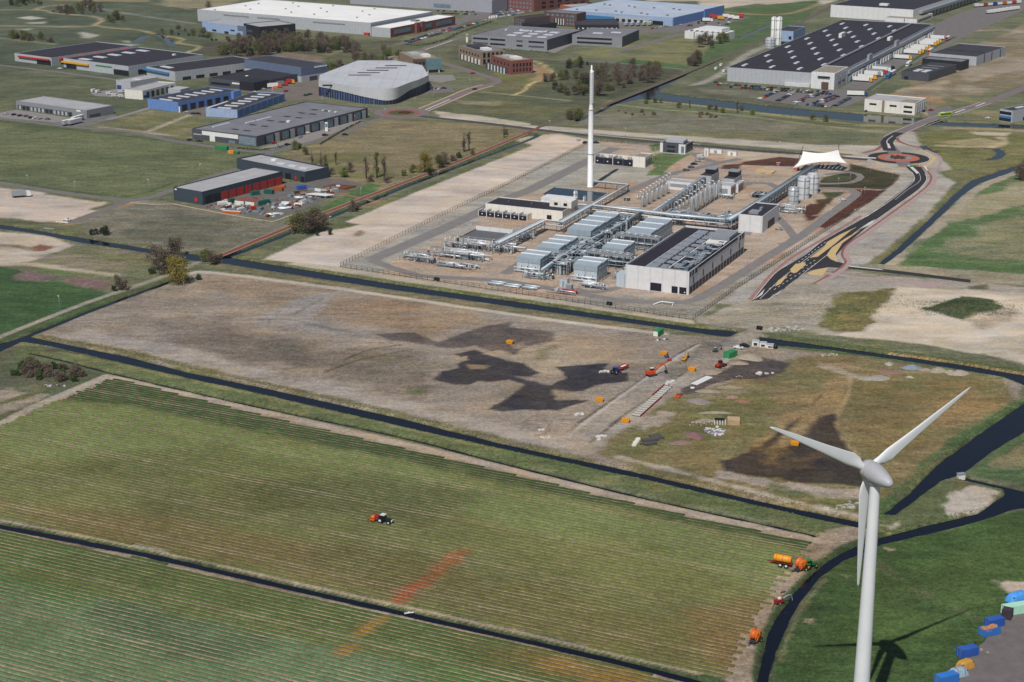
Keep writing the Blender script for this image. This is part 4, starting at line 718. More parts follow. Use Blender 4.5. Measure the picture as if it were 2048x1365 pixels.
WGRY = M('wall_grey', '84878d', .6, var=.1, stripes=('h', 3.0, .14)); WLGT = M('wall_lightgrey', 'a9adb3', .6, var=.1, stripes=('h', 3.5, .12)); WDRK = M('wall_darkgrey', '4a4d55', .6, var=.12, stripes=('h', 3.0, .15)); WBLK = M('wall_black', '22232a', .6, var=.2, stripes=('h', 3.0, .2)); WBLU = M('wall_blue', '6384bd', .6, var=.12, stripes=('h', 3.0, .12)); WBGR = M('wall_bluegrey', '5f6d86', .6, var=.12, stripes=('h', 2.5, .12)); WWHT = M('wall_white', 'd3d4d6', .6, var=.08, stripes=('h', 6.0, .08)); WCRM = M('wall_cream', 'dbd8d0', .7, var=.1, stripes=('h', 4.0, .1)); WSLT = M('wall_slate', '38434f', .6, var=.15, stripes=('h', 1.5, .15)); WPBL = M('wall_paleblue', '93a7c8', .6, var=.1, stripes=('h', 4.0, .1))
BRKR = M('brick_red', '7d4a42', .9, var=.2, scale=.6, stripes=('Z', .6, .12)); BRKT = M('brick_tan', '8c7a69', .9, var=.2, scale=.6, stripes=('Z', .6, .12)); BRKD = M('brick_brown', '5d4743', .9, var=.2, scale=.6, stripes=('Z', .6, .12)); REDB = M('paint_red', 'b03228', .5, var=.12); YELB = M('paint_yellow', 'd09a2a', .5, var=.12); BLUB = M('paint_blue', '3d74a8', .5, var=.12); ORAB = M('paint_orange', 'c85e26', .5, var=.12); WHTB = M('paint_white', 'dcdcda', .5, var=.08); BLKB = M('paint_black', '1a1b20', .5, var=.2); GRNB = M('paint_green', '2f7a4c', .5, var=.15); NAVY = M('paint_navy', '27407e', .5, var=.15); SILV = M('steel_silver', 'c4c8cc', .38, .4, var=.1, scale=.6); GALV = M('steel_galvanised', '9aa0a6', .5, .3, var=.18, scale=.8); DKST = M('steel_dark', '3b4149', .55, .3, var=.2); CONW = M('panel_concrete', 'cfd0d2', .85, var=.1, stripes=('h', 6.2, .12)); PIPE = M('pipe_insulation', 'd6dadd', .4, .2, var=.12, scale=.6); BLUST = M('steel_bluegrey', '7c909e', .55, .2, var=.18, scale=.8)
BLK_ROT = None
class B:
    """a building: x runs along the front (left to right), y goes back from it, origin at the left front corner"""
    def __init__(s, name, label, A, Bp, C, ytop, wall, roof, rot=None, cat='building', h=None, depth=None, group=None, parapet=.5, width=None):
        a, b = G(*A), G(*Bp); d = (b - a)
        if rot is not None:
            dr = Vector((math.sin(math.radians(rot)), math.cos(math.radians(rot)), 0))
            a = b - dr * (width or abs(d.dot(dr))); d = b - a
        s.W = d.length; ex = d / s.W; ey = Vector((-ex.y, ex.x, 0))
        s.D = depth if depth else max((G(*C) - b).dot(ey), 3.0)
        s.h = h if h else zat(b, ytop)
        s.e = thing(name, label, cat, a, math.atan2(ex.y, ex.x), group)
        s.ex, s.ey, s.a = ex, ey, a
        t = .3; W, D, h = s.W, s.D, s.h
        mb = MB()
        o = [(0, 0), (W, 0), (W, D), (0, D)]; i = [(t, t), (W - t, t), (W - t, D - t), (t, D - t)]
        vs = [(*p, 0) for p in o] + [(*p, h) for p in o] + [(*p, h) for p in i] + [(*p, h - parapet - .2) for p in i]
        fs = []
        for k in range(4):
            j = (k + 1) % 4
            fs += [(k, j, 4 + j, 4 + k), (4 + k, 4 + j, 8 + j, 8 + k), (8 + k, 8 + j, 12 + j, 12 + k)]
        mb.add(vs, fs)
        s.wall = mb.build('wall', wall, s.e)
        s.rz = h - parapet
        s.roof = MB().box(t + .01, W - t - .01, t + .01, D - t - .01, s.rz - .15, s.rz).build('roof', roof, s.e)
        s.n = 0
    def fr(s, u0, u1, z0, z1, mat, name='window', d=.12, par=None):
        """piece on the front wall; u, z as fractions"""
        return MB().box(u0 * s.W, u1 * s.W, -d, .05, z0 * s.h, z1 * s.h).build(name, mat, par or s.e)
    def rt(s, v0, v1, z0, z1, mat, name='window', d=.12, par=None):
        return MB().box(s.W - .05, s.W + d, v0 * s.D, v1 * s.D, z0 * s.h, z1 * s.h).build(name, mat, par or s.e)
    def rf(s, u0, u1, v0, v1, mat, name='rooflight', hh=.5, zb=None):
        z = s.rz if zb is None else zb
        return MB().box(u0 * s.W, u1 * s.W, v0 * s.D, v1 * s.D, z - .05, z + hh).build(name, mat, s.roof if name in ('rooflight', 'roof_vent', 'roof_unit') else s.e)
    def bx(s, u0, u1, v0, v1, z0, z1, mat, name):
        return MB().box(u0 * s.W, u1 * s.W, v0 * s.D, v1 * s.D, z0 * s.h, z1 * s.h).build(name, mat, s.e)
def frange(n, a=0.0, b=1.0, fill=.5):
    st = (b - a) / n
    return [(a + i * st + st * (1 - fill) / 2, a + i * st + st * (1 + fill) / 2) for i in range(n)]
# --- row of dark warehouses, far left
w = B('warehouse', 'dark-roofed warehouse with red canopies along its grey wall', (30,122.4), (104,132), (224,102), 116, WLGT, RBLK)
w.fr(.12, .95, .62, .78, REDB, 'canopy', 1.6); w.fr(.6, .98, 0, .6, GLASS)
for v0, v1 in frange(5, .05, .98, .62): c = w.rt(v0, v1, .6, .82, REDB, 'canopy', 2.5); w.rt(v0 + .02, v1 - .02, 0, .55, GLASS, 'door', .3)
w = B('warehouse', 'dark-roofed warehouse with a yellow canopy and a line of white rooflights', (128,136), (258,153), (378,125), 133, WLGT, RBLK)
w.fr(-.02, .4, .55, .72, YELB, 'canopy', 1.5); w.fr(.04, .2, 0, .5, GLASS, 'door'); w.fr(.78, 1.0, 0, .55, GLASS, 'window', .6); w.fr(.5, .75, .6, .75, GRNB, 'sign')
for v0, v1 in frange(5, .08, .98, .55): w.rt(v0, v1, 0, .5, GLASS, 'door', .3)
for i in range(5): w.rf(.16 , .32, .06 + .19 * i, .12 + .19 * i, SKYL)
w.rf(.75, .78, .8, .83, WHTB, 'roof_vent', 1.2)
w = B('warehouse', 'dark-roofed warehouse with a blue canopy behind the cream hall', (294,152), (351,163), (474,131), 144, WLGT, RBLK)
w.fr(-.1, .8, .6, .8, BLUB, 'canopy', 1.5); w.rf(.15, .5, .1, .15, SKYL)
for v0, v1 in frange(6, .05, .95, .6): w.rt(v0, v1, 0, .35, GLASS, 'door', .2)
w = B('warehouse', 'low hall with an almost black flat roof and a white dish on it', (418,172), (512,182), (572,158), 166, WDRK, RBLK)
w.fr(.05, .45, .25, .55, GLASS); w.fr(.5, .8, .55, .75, WHTB, 'sign'); w.bx(.72, 1.02, -.06, .25, 0, 1.08, WBLK, 'corner_tower')
for z in (.3, .6): w.fr(.8, 1.0, z, z + .14, GLASSB, 'window', 2.6)
for v0, v1 in frange(4, .1, .95, .6): w.rt(v0, v1, 0, .5, GLASS, 'door', .2)
MB().lathe([(0, 0), (1.4, .5), (1.6, 1.2)], 8, (.45 * w.W, .35 * w.D, w.rz)).build('satellite_dish', WHTB, w.e)
w = B('warehouse', 'blue-grey hall with a dark flat roof and pale lower walls', (490,148), (603,165), (638,154), 135, WBGR, RDRK)
w.fr(0, 1.0, 0, .38, WLGT, 'plinth'); w.rt(0, 1.0, 0, .4, WLGT, 'plinth'); w.rt(.5, .98, .82, .92, WHTB, 'sign', .2); w.rt(.3, .6, 0, .3, WDRK, 'door', .2)
w = B('shed', 'pale grey low shed with a blue door behind the cream hall', (233,178), (262,182), (300,170), 164, WLGT, RLGT, cat='shed'); w.fr(.05, .35, 0, .45, NAVY, 'door'); w.rf(.4, .9, .4, .5, SKYL)
w = B('hall', 'cream-fronted hall with a light roof and tall dark side windows', (250,197), (286,200), (350,183), 182, WCRM, RLGT)
for i, (v0, v1) in enumerate(frange(6, .08, .95, .6)): w.rt(v0, v1, .08, .75, GLASS if i else NAVY, 'window')
w.bx(1.0, 1.7, .75, 1.05, 0, .55, WLGT, 'extension'); w.rt(.02, .12, .2, .45, NAVY, 'door', .3)
w = B('hall', 'light blue hall with a row of white rooflights and dark yard doors', (296,217), (357,225), (464,198), 205, WBLU, RDRK)
for i in range(7): w.rf(.28, .68, .05 + .135 * i, .085 + .135 * i, SKYL)
for v0, v1 in frange(7, .03, .97, .6): w.rt(v0, v1, 0, .65, GLASS, 'door')
w.rt(.86, .99, 0, 1.05, WBLU, 'end_block', 2.5); MB().box(w.W + 1, w.W + 2.2, -.6, -.2, 0, 4.5).build('sign_pillar', WHTB, w.e)
w = B('hall', 'light blue hall with rooflights whose long side faces the showroom', (412,233), (475,237), (570,203), 220, WPBL, RDRK)
for i in range(7): w.rf(.3, .72, .05 + .135 * i, .085 + .135 * i, SKYL)
for v0, v1 in frange(8, .02, .98, .82): w.rt(v0, v1, .05, .92, WBLU, 'wall_panel', .1)
w.rf(.0, .1, .02, .4, SKYL, 'rooflight')
w = B('showroom', 'long grey-roofed showroom with a white band and glazed corner', (385,278), (514,294), (694,231), 273, WDRK, RGRY)
w.fr(.16, .72, .52, .9, WHTB, 'white_band', .3); w.fr(.28, .36, 0, .52, WHTB, 'door', .4); w.fr(.73, .99, .05, .85, GLASSB, 'window', .3); w.fr(.02, .15, .45, .55, WLGT, 'window_band')
for k in range(3): w.fr(.735, .985, .24 + .22 * k, .26 + .22 * k, WLGT, 'window_frame', .4)
w.fr(.57, .67, .02, .3, GLASSB)
for i, (v0, v1) in enumerate(frange(7, .04, .96, .55)):
    w.rt(v0, v1, .08, .78, GLASSB, 'window', .25); w.rt(v0 - .005, v0 + .004, 0, .82, BLKB, 'window_frame', .5); w.rt(v1 - .004, v1 + .005, 0, .82, BLKB, 'window_frame', .5)
    w.rt(v1 + .008, v1 + .045, 0, .82, WLGT, 'pier', .35)
    if i in (0, 1, 2, 5): w.rt(v1 + .046, v1 + .06, 0, .8, BRKR, 'brick_pier', .4)
for v in (.1, .25, .4, .55, .68, .8):
    for u in (.42, .6): w.rf(u, u + .09, v, v + .022, RDRK, 'rooflight', .25)
w.rf(.12, .15, .1, .24, SKYL); w.rf(.3, .33, .28, .36, SKYL); w.rf(.3, .33, .38, .5, SKYL); w.rf(.7, .74, .42, .44, WHTB, 'roof_vent', 1.2)
for i in range(3): w.rf(.6 + .1 * i, .62 + .1 * i, .8, .82, WHTB, 'roof_vent', .8)
tg_ = w
# curved silver hall
def silver_hall():
    A, Bc, Cc = G(638, 190), G(770, 210), G(858, 182)
    e = thing('silver_hall', 'curved silver metal hall with a glass band under its sweeping roof', 'building', G(638, 192))
    base = [(638,192),(660,196),(690,202),(720,207),(750,209.5),(772,210),(792,208),(808,202),(822,196),(840,190),(858,181)]
    P = smooth(base, 3); o = G(638, 192)
    top = [zat(G(*p), y) for p, y in ((base[0], 168), (base[4], 186), (base[5], 186), (base[-1], 165))]
    n = len(P); T = [i / (n - 1) for i in range(n)]
    H = 12.5; low = [5.8 - 2.6 * math.sin(min(t * 1.7, 1) * math.pi) * .9 if True else 0 for t in T]
    low = [7.2 - 4.0 * math.exp(-((t - .52) / .22) ** 2) for t in T]
    mb = MB(); vs = []
    for p, l in zip(P, low):
        g = G(*p) - o; vs += [(g.x, g.y, l), (g.x, g.y, H)]
    mb.add(vs, [(2 * i, 2 * i + 2, 2 * i + 3, 2 * i + 1) for i in range(n - 1)], True)
    mb.build('wall', M('cladding_silver', 'cccfd4', .35, .25, var=.08, scale=.2), e)
    c0 = sum((G(*p) - o for p in P), Vector()) / n
    gb = MB(); vs = []
    for p, l in zip(P, low):
        g = G(*p) - o; g = g + (c0 + Vector((0, 25, 0)) - g).normalized() * .5; vs += [(g.x, g.y, 0), (g.x, g.y, l + .2)]
    gb.add(vs, [(2 * i, 2 * i + 2, 2 * i + 3, 2 * i + 1) for i in range(n - 1)]); gb.build('glass_band', M('glass_blue', '4c5f86', .15, var=.3, scale=.3), e)
    for i in range(0, n - 1):
        for f in (.1, .55):
            p = tuple(P[i][k] + (P[i + 1][k] - P[i][k]) * f for k in (0, 1)); g = G(*p) - o
            MB().box(g.x - .25, g.x + .25, g.y - .35, g.y + .15, 0, low[i] + .1).build('mullion', BLKB, e)
    back = [G(845, 160) - o, G(800, 142) - o, G(716, 138 + 12) - o, G(640, 168 + 14) - o]
    poly = [G(*p) - o for p in P] + back[0:1] + [G(790, 150) - o, G(715, 150) - o, G(640, 180) - o]
    rb = MB(); rb.add([(p.x, p.y, H - .4) for p in poly], [tuple(range(len(poly)))]); rb.build('roof', M('roof_silver', 'bfc1c6', .55, .1, var=.14, scale=.06, stripes=('x', 10.0, .08)), e)
    bw = MB(); q = [G(858, 181) - o, G(845, 160) - o, G(790, 150) - o, G(715, 150) - o, G(640, 180) - o, G(638, 192) - o]
    bw.add([(p.x, p.y, z) for p in q for z in (0, H)], [(2 * i, 2 * i + 2, 2 * i + 3, 2 * i + 1) for i in range(len(q) - 1)]); bw.build('rear_wall', WGRY, e)
    mid = G(740, 178) - o
    for i in range(5):
        g = G(720 + i * 18, 181 - i * 5) - o; MB().box(g.x - 9, g.x + 9, g.y - .8, g.y + .8, H - .45, H + .1).build('rooflight', RDRK, e)
    s_ = [G(646, 197) - o, G(660, 199) - o]
    MB().box(s_[0].x, s_[0].x + 14, s_[0].y - .25, s_[0].y + .3, 9.6, 10.8).build('sign', BLKB, e); MB().box(s_[0].x + 16, s_[0].x + 25, s_[0].y - 3.2, s_[0].y - 2.4, 9.4, 10.4).build('sign', REDB, e)
silver_hall()
w = B('shed', 'long white-roofed shed with a row of dark dock doors', (33,218), (174,238), (215,226), 221, WGRY, RLGT)
w.fr(.02, .8, 0, .52, WDRK, 'recess', .05)
for u0, u1 in frange(14, .03, .8, .5): w.fr(u0, u1, .02, .45, WLGT if int(u0 * 100) % 3 else GLASS, 'dock_door', .2)
w.fr(.86, .92, .7, .9, WHTB, 'sign'); w.rt(.1, .5, 0, .4, WDRK, 'door')
# --- halls with red doors
w = B('hall', 'slate grey hall with a row of red roller doors', (348,401), (406,411), (523,362), 384, WSLT, RLGT)
for v0, v1 in frange(9, .12, 1.0, .78): w.rt(v0, v1, 0, .62, REDB if v0 > .2 else BLKB, 'roller_door', .15)
w.rt(.03, .12, 0, .62, BLKB, 'doorway', .1)
MB().tube([(w.W * .78, -.15, 2.6), (w.W * .78, -.3, 2.6)], 1.3, 12).build('round_sign', REDB, w.e); w.fr(.05, .12, .8, .9, WHTB, 'sign')
w = B('hall', 'slate grey hall standing crosswise behind the storage yard', (474,338), (610,366), (640,352), 344, WSLT, RLGT, parapet=.9)
w.fr(.5, .6, .1, .5, REDB, 'roller_door', .8); w.fr(.72, .8, 0, .55, BLKB, 'doorway'); w.fr(.94, .99, 0, .5, BLKB, 'doorway'); w.fr(.86, .89, .1, .4, REDB, 'sign', .4); w.fr(.36, .39, .3, .55, REDB, 'sign', .4)
for u in (.45, .62, .78): w.rf(u, u + .1, .4, .55, SKYL)
w.rf(.3, .36, .6, .75, WHTB, 'roof_unit', 1.2)
# --- top centre
w = B('hall', 'white and blue low building next to the black hall', (405,62), (486,72), (500,62), 53, WPBL, RLGT, depth=26)
w.fr(.7, .8, .35, .5, GLASS); w.fr(.0, .08, 0, .4, NAVY, 'door'); w.fr(.25, .35, .1, .3, GLASS); w.fr(.55, .65, 0, .25, GLASS); w.fr(.88, 1.0, .5, 1.02, WBGR, 'corner_block', .3)
w = B('hall', 'black clad hall with a pale roof', (488,70), (520,77), (560,64), 54, WBLK, RLGT); w.fr(.2, .55, .35, .55, WDRK, 'sign'); w.rt(.05, .9, .2, .35, GLASS)
for k in range(4): w.rt(.1 + .22 * k, .2 + .22 * k, .55, .65, GLASS)
w = B('warehouse', 'huge white-roofed warehouse with pale ribbed walls', (401,37), (742,71), (866,30), 46, WLGT, RWHT, rot=121, width=226, depth=112)
for u0, u1 in ((.16, .31), (.36, .49), (.68, .86)): w.fr(u0, u1, .66, .76, WGRY, 'louvre_strip', .3)
for i in range(16): w.rf(.08 + (i * .37) % .86, .09 + (i * .37) % .86, .05 + (i * .211) % .85, .056 + (i * .211) % .85, WGRY, 'roof_vent', 1.2)
w.fr(.97, .995, 0, .2, REDB, 'container', 3.0)
BIGW = w
w = B('office_wing', 'low brick office wing with a white roof beside the huge warehouse', (741,74.5), (781,76), (902,44), 57, WLGT, RWHT, rot=121, width=23, depth=118)
w.rt(0, 1, 0, 1.0, BRKR, 'brick_facade', .3)
for v0, v1 in frange(3, .02, .98, .78): w.rt(v0, v1, .3, .75, GLASSB, 'window_band', .5)
for v in (.36, .44): w.rt(v, v + .05, 0, 1.1, BRKR, 'stair_tower', 3)
w.rf(.3, .6, .5, .56, RGRY, 'roof_unit', 1.5)
w = B('hall', 'long grey ribbed hall at the far edge of the car park', (700,8), (984,26), (1010,19), 1, M('wall_ribbed', '9a9ca6', .55, var=.1, stripes=('Z', 1.6, .2)), RLGT)
w.fr(.6, .72, .15, .45, GLASSB); w.fr(.3, .5, .8, .95, WDRK, 'louvre_strip')
w = B('office_building', 'tall red brick office block at the far edge', (1008,18), (1068,24), (1128,4), -14, BRKR, RDRK)
for r_ in range(4):
    for u0, u1 in frange(8, .05, .95, .5): w.fr(u0, u1, .12 + .22 * r_, .24 + .22 * r_, GLASSB)
    for v0, v1 in frange(6, .1, .95, .5): w.rt(v0, v1, .12 + .22 * r_, .24 + .22 * r_, GLASS)
w = B('warehouse', 'pale blue warehouse with a broad light roof and corner dock bay', (1118,36), (1345,53), (1412,27), 36, WPBL, RBLU)
w.fr(.02, .5, 0, .6, BLUB, 'recess', .05); w.fr(.5, .82, .15, .72, WLGT, 'loading_bay', .3); w.fr(.8, .92, .05, .5, GLASS, 'glazed_door', .4)
for u0, u1 in frange(5, .5, .76, .55): w.fr(u0, u1, .12, .45, GLASS, 'dock_door', .5)
w.rt(.02, .6, 0, .95, WBLU, 'wall_panel'); w.rt(.6, 1, 0, 1.15, WBLU, 'high_panel', 1.0)
for i in range(14): w.rf(.1 + (i * .31) % .85, .115 + (i * .31) % .85, .1 + (i * .43) % .85, .115 + (i * .43) % .85, WDRK, 'roof_vent', 1.0)
w = B('office_building', 'orange-brown brick block against the pale blue warehouse', (1120,22), (1142,26), (1170,18), 14, M('brick_orange', 'a05c3c', .9), RLGT); w.fr(.1, .9, .2, .4, GLASS)
w = B('office_building', 'dark brown brick office with a white colonnade', (1087,50), (1153,55), (1160,50), 28, BRKD, RGRY)
for u0, u1 in frange(4, .32, .62, .55): w.fr(u0, u1, .1, .55, GLASS, 'opening', .3); w.fr(u1, u1 + .02, .1, .55, WHTB, 'column', .8)
for r_ in range(3):
    for u0, u1 in frange(3, .68, .95, .5): w.fr(u0, u1, .15 + .26 * r_, .3 + .26 * r_, GLASSB)
for u0, u1 in frange(6, .06, .94, .5): w.fr(u0, u1, .72, .86, GLASSB)
w = B('office_building', 'brown brick office with a black lower annex', (1028,54), (1050,57), (1078,46), 37, BRKD, RDRK)
for r_ in range(3):
    for u0, u1 in frange(4, .1, .9, .5): w.fr(u0, u1, .15 + .26 * r_, .3 + .26 * r_, GLASSB)
w.bx(1.0, 2.5, -.1, .5, 0, .6, WBLK, 'annex')
w = B('hall', 'low black hall with a dark sloping roof and white frieze', (1152,62), (1238,62), (1243,50), 50, WBLK, RDRK); w.fr(.05, .95, .3, .5, WHTB, 'frieze')
for u0, u1 in frange(8, .05, .95, .6): w.fr(u0, u1, .3, .5, GLASS, 'window', .25)
w = B('hall', 'grey hall with white rooflights and banded windows', (943,92), (1094,102), (1144,80), 80, WGRY, RGRY)
for r_ in range(2):
    for k, (u0, u1) in enumerate(((.02, .22), (.25, .45), (.6, .68), (.76, .96))): w.fr(u0, u1, .22 + .42 * r_, .38 + .42 * r_, GLASS if (k + r_) % 3 else WDRK)
for i in range(3):
    for j in range(3): w.rf(.38 + .2 * i - .02 * j, .5 + .2 * i - .02 * j, .18 + .22 * j, .26 + .22 * j, SKYL)
for i in range(5): w.rf(.15 + .17 * i, .17 + .17 * i, .6 + .06 * (i % 2), .66 + .06 * (i % 2), WHTB, 'roof_vent', 1.0)
w.rt(0, 1, 0, 1.0, WDRK, 'wall_panel')
w = B('hall', 'smaller grey hall adjoining the rooflit grey hall', (1144,90), (1244,95), (1273,80), 74, WGRY, RGRY)
for r_ in range(2): w.fr(.1, .8, .2 + .4 * r_, .38 + .4 * r_, GLASS, 'window_band')
w.rf(.3, .5, .3, .4, SKYL); w.rf(.6, .8, .5, .6, SKYL); w.rt(0, 1, 0, 1, WDRK, 'wall_panel'); w.fr(.6, .75, .12, .25, GLASSB, 'sign')
w = B('office_building', 'tan brick office with a glass corner box on white legs', (799,132), (829,147), (886,132), 118, BRKT, RTAN, depth=22)
w.rt(-.05, .45, 0, .95, BRKD, 'brick_facade', .4); w.rt(.45, 1.05, .22, .95, M('glass_teal', '62808a', .2, var=.35, scale=.5), 'glass_box', 3.5)
for v in (.5, .95): w.rt(v, v + .03, 0, .25, WHTB, 'column', 3.2)
for r_ in range(2):
    for v0, v1 in frange(3, .0, .45, .6): w.rt(v0, v1, .15 + .4 * r_, .35 + .4 * r_, GLASS, 'window', .5)
w.rf(.2, .5, .2, .6, WLGT, 'roof_unit', 1.4); w.rf(.6, .8, .5, .8, WHTB, 'roof_unit', 2.0)
w = B('office_building', 'tan brick office with a colonnade and tall slit windows', (917,118), (962,132), (988,122), 104, BRKT, RGRY)
for u0, u1 in frange(6, .05, .95, .5): w.fr(u0, u1, .05, .38, GLASS, 'opening', .3); w.fr(u1, u1 + .04, .05, .4, WHTB, 'column', .9)
for u0, u1 in frange(7, .05, .95, .4): w.fr(u0, u1, .58, .75, GLASS)
for r_ in range(2):
    for v0, v1 in frange(5, .05, .95, .55): w.rt(v0, v1, .1 + .45 * r_, .45 + .45 * r_, GLASS)
w.rf(.15, .6, .2, .8, RDRK, 'roof_unit', 1.6); w.rf(.65, .85, .3, .6, WHTB, 'roof_unit', 2)
w = B('office_building', 'red brick office with a low white-columned arcade', (982,138), (1022,150), (1050,142), 122, BRKR, RTAN)
w.fr(-.12, .85, 0, .42, WDRK, 'arcade', 3)
for u0, u1 in frange(6, -.1, .85, .5): w.fr(u1, u1 + .035, 0, .42, WHTB, 'column', 3.5)
for r_ in range(2):
    for v0, v1 in frange(6, .05, .95, .5): w.rt(v0, v1, .18 + .36 * r_, .42 + .36 * r_, GLASS)
for u0, u1 in frange(5, .1, .95, .4): w.fr(u0, u1, .58, .76, GLASS)
w.rf(.2, .45, .3, .6, WLGT, 'roof_unit', 1.5); w.rf(.5, .8, .4, .7, WHTB, 'roof_unit', 1.8)
w = B('hall', 'small flat white building beside the storage yard of cars', (1369,77), (1446,83), (1458,76), 68, WWHT, RWHT)
for u in (.24, .72): w.fr(u, u + .02, 0, 1, WDRK, 'joint')
w.bx(.3, .9, .2, .9, 1.0, 1.5, WWHT, 'upper_roof')
for i in range(6): w.rf(.1 + .14 * i, .14 + .14 * i, .1, .3, RGRY, 'roof_unit', 1.2)
# --- distribution warehouse at the right
DC = B('distribution_warehouse', 'huge black-roofed distribution warehouse with grey walls and many docks', (1456,163), (1669,178), (1853,70), 0, WLGT, RBLK, rot=115.5, h=11.7, width=92, depth=365)
w = DC
for i in range(6):
    for j in range(11):
        if (i + j) % 2 == 0: w.rf(.08 + .13 * i, .11 + .13 * i, .04 + .085 * j, .07 + .085 * j, SKYL, 'rooflight', .7)
w.bx(.765, .795, .1, .98, 1.0, 1.06, RGRY, 'roof_ridge'); w.rf(.36, .39, .62, .66, WHTB, 'roof_unit', 4); w.rf(.86, .89, .62, .65, WHTB, 'roof_unit', 3)
w.bx(.8, 1.01, -.015, .1, 0, 1.12, WWHT, 'office_block'); w.bx(.81, 1.0, -.005, .09, 1.12, 1.14, RTAN, 'office_roof')
w.bx(.86, .97, -.018, -.005, .8, .9, GLASS, 'window_band'); w.bx(.9, .96, -.02, -.008, .05, .5, BRKD, 'entrance')
for v0, v1 in frange(2, .012, .085, .7):
    for z in (.25, .72): MB().box(1.01 * w.W - .1, 1.01 * w.W + .3, v0 * w.D, v1 * w.D, z * w.h, (z + .14) * w.h).build('window', GLASS, w.e)
w.rt(.1, .995, .62, .86, GALV, 'dock_canopy', 2.2)
for k, (v0, v1) in enumerate(frange(34, .1, .99, .66)): w.rt(v0, v1, .04, .5, WHTB if k % 5 else GLASSB, 'dock_shelter', 2.6)
for v in (.28, .55): w.rt(v, v + .03, .86, 1.25, GALV, 'stair_head', 2)
w.fr(.55, .78, 0, .22, M('bike_shed_roof', 'c6c8ca', .5), 'bicycle_shelter', 2.5)
w = B('warehouse', 'white-walled warehouse with a black roof behind the distribution warehouse', (1668,34), (1825,45), (1990,-30), 20, WWHT, RBLK, rot=121, width=92, depth=240)
w.rf(.5, .6, .1, .13, WHTB, 'roof_unit', 2)
for v0, v1 in frange(16, .1, .95, .6): w.rt(v0, v1, .05, .5, GLASS, 'dock_door', .6)
w.rt(.08, 1, .55, .75, GALV, 'dock_canopy', 4)
w = B('office_block', 'low white office block with a tan roof between the two warehouses', (1775,50), (1833,50), (1870,36), 39, WWHT, RTAN, cat='building', rot=119, width=34, depth=60); w.fr(.6, .62, 0, 1, WDRK, 'joint'); w.rt(.1, .9, .4, .7, GLASS, 'window_band')
w = B('plant_room', 'pale blue plant room beside the silo towers', (1540,92), (1586,84), (1600,66), 63, WPBL, RDRK, rot=116, width=18, depth=40); w.fr(.75, .9, .2, .5, GLASS, 'door')
def silo(name, label, px, r, ytop, mat, cat='silo', group=None, rings=3, base=None):
    g = G(*px); h = zat(g, ytop)
    e = thing(name, label, cat, g, 0, group)
    MB().lathe([(r, 0), (r, h), (r * .7, h + r * .35), (0, h + r * .45)], 16).build('shell', mat, e)
    for i in range(rings): MB().lathe([(r + .02, h * (i + .7) / rings), (r + .18, h * (i + .7) / rings + .05), (r + .18, h * (i + .7) / rings + .3), (r + .02, h * (i + .7) / rings + .35)], 16).build('ring', GALV, e)
    MB().box(-.3, .3, -r - .5, -r - .05, 0, h + .8).build('ladder', GALV, e)
    MB().tube([(r * .9 * math.cos(t * .4), r * .9 * math.sin(t * .4), h + .9) for t in range(17)], .08, 4).build('railing', GALV, e)
    return e
silo('silo_tower', 'slim white silo tower beside the distribution warehouse', (1546,90), 2.6, 36, WHTB, group='pair of white silo towers'); silo('silo_tower', 'slim white silo tower beside the distribution warehouse', (1557,90), 2.6, 36, WHTB, group='pair of white silo towers'); silo('storage_tank', 'squat grey tank in front of the silo towers', (1540,96), 4.8, 79, WLGT, 'tank')
w = B('hall', 'mid grey hall with two white roof strips', (1820,158), (1857,164), (1921,143), 147, WDRK, RDRK, rot=125, width=24, depth=62); w.rf(.3, .5, .1, .3, SKYL); w.rf(.6, .8, .1, .3, SKYL); w.fr(.1, .25, 0, .4, GLASS, 'door')
for v in (.3, .5, .7): w.rf(.2, .8, v, v + .05, RGRY, 'rooflight', .3)
w = B('hall', 'dark grey hall with a raised pale roof edge', (1862,142), (1922,142), (1945,126), 124, WBLK, RGRY, rot=125, width=36, depth=18)
w = B('hall', 'dark-roofed hall with pale panelled walls', (1866,118), (1952,132), (2012,106), 114, WLGT, RDRK, rot=124, width=44, depth=78)
for v in (.25, .5, .8): w.rt(v, v + .03, 0, 1, WDRK, 'joint')
w.rf(.1, .9, .4, .45, RBLK, 'rooflight', .3); w.fr(.6, .75, 0, .5, GLASS, 'door')
w = B('office_building', 'beige panelled office with a pale sloping roof by the canal', (1728,222), (1829,231), (1853,220), 207, WCRM, RLGT)
for u0, u1, z0, z1 in ((.1, .24, .55, .7), (.5, .64, .55, .7), (.78, .95, .55, .72), (.78, .95, .15, .32)): w.fr(u0, u1, z0, z1, GLASS)
w.fr(.35, .4, 0, 1, BRKT, 'panel'); w.rf(.68, .98, .05, .6, RTAN, 'roof_terrace', .2)
for v0, v1 in frange(4, .1, .9, .5): w.rt(v0, v1, .1, .8, WLGT, 'panel', .3)
w = B('office_building', 'blue and grey office at the canal bridge', (1998,242), (2024,246), (2060,226), 222, WLGT, RDRK); w.fr(0, .9, .6, .85, GLASS); w.fr(0, .9, .05, .3, GLASS); w.fr(-.02, .92, .32, .5, BLUB, 'blue_band'); w.rf(.3, .6, .3, .5, SKYL); w.rt(.3, .4, 0, .3, GLASS, 'door')
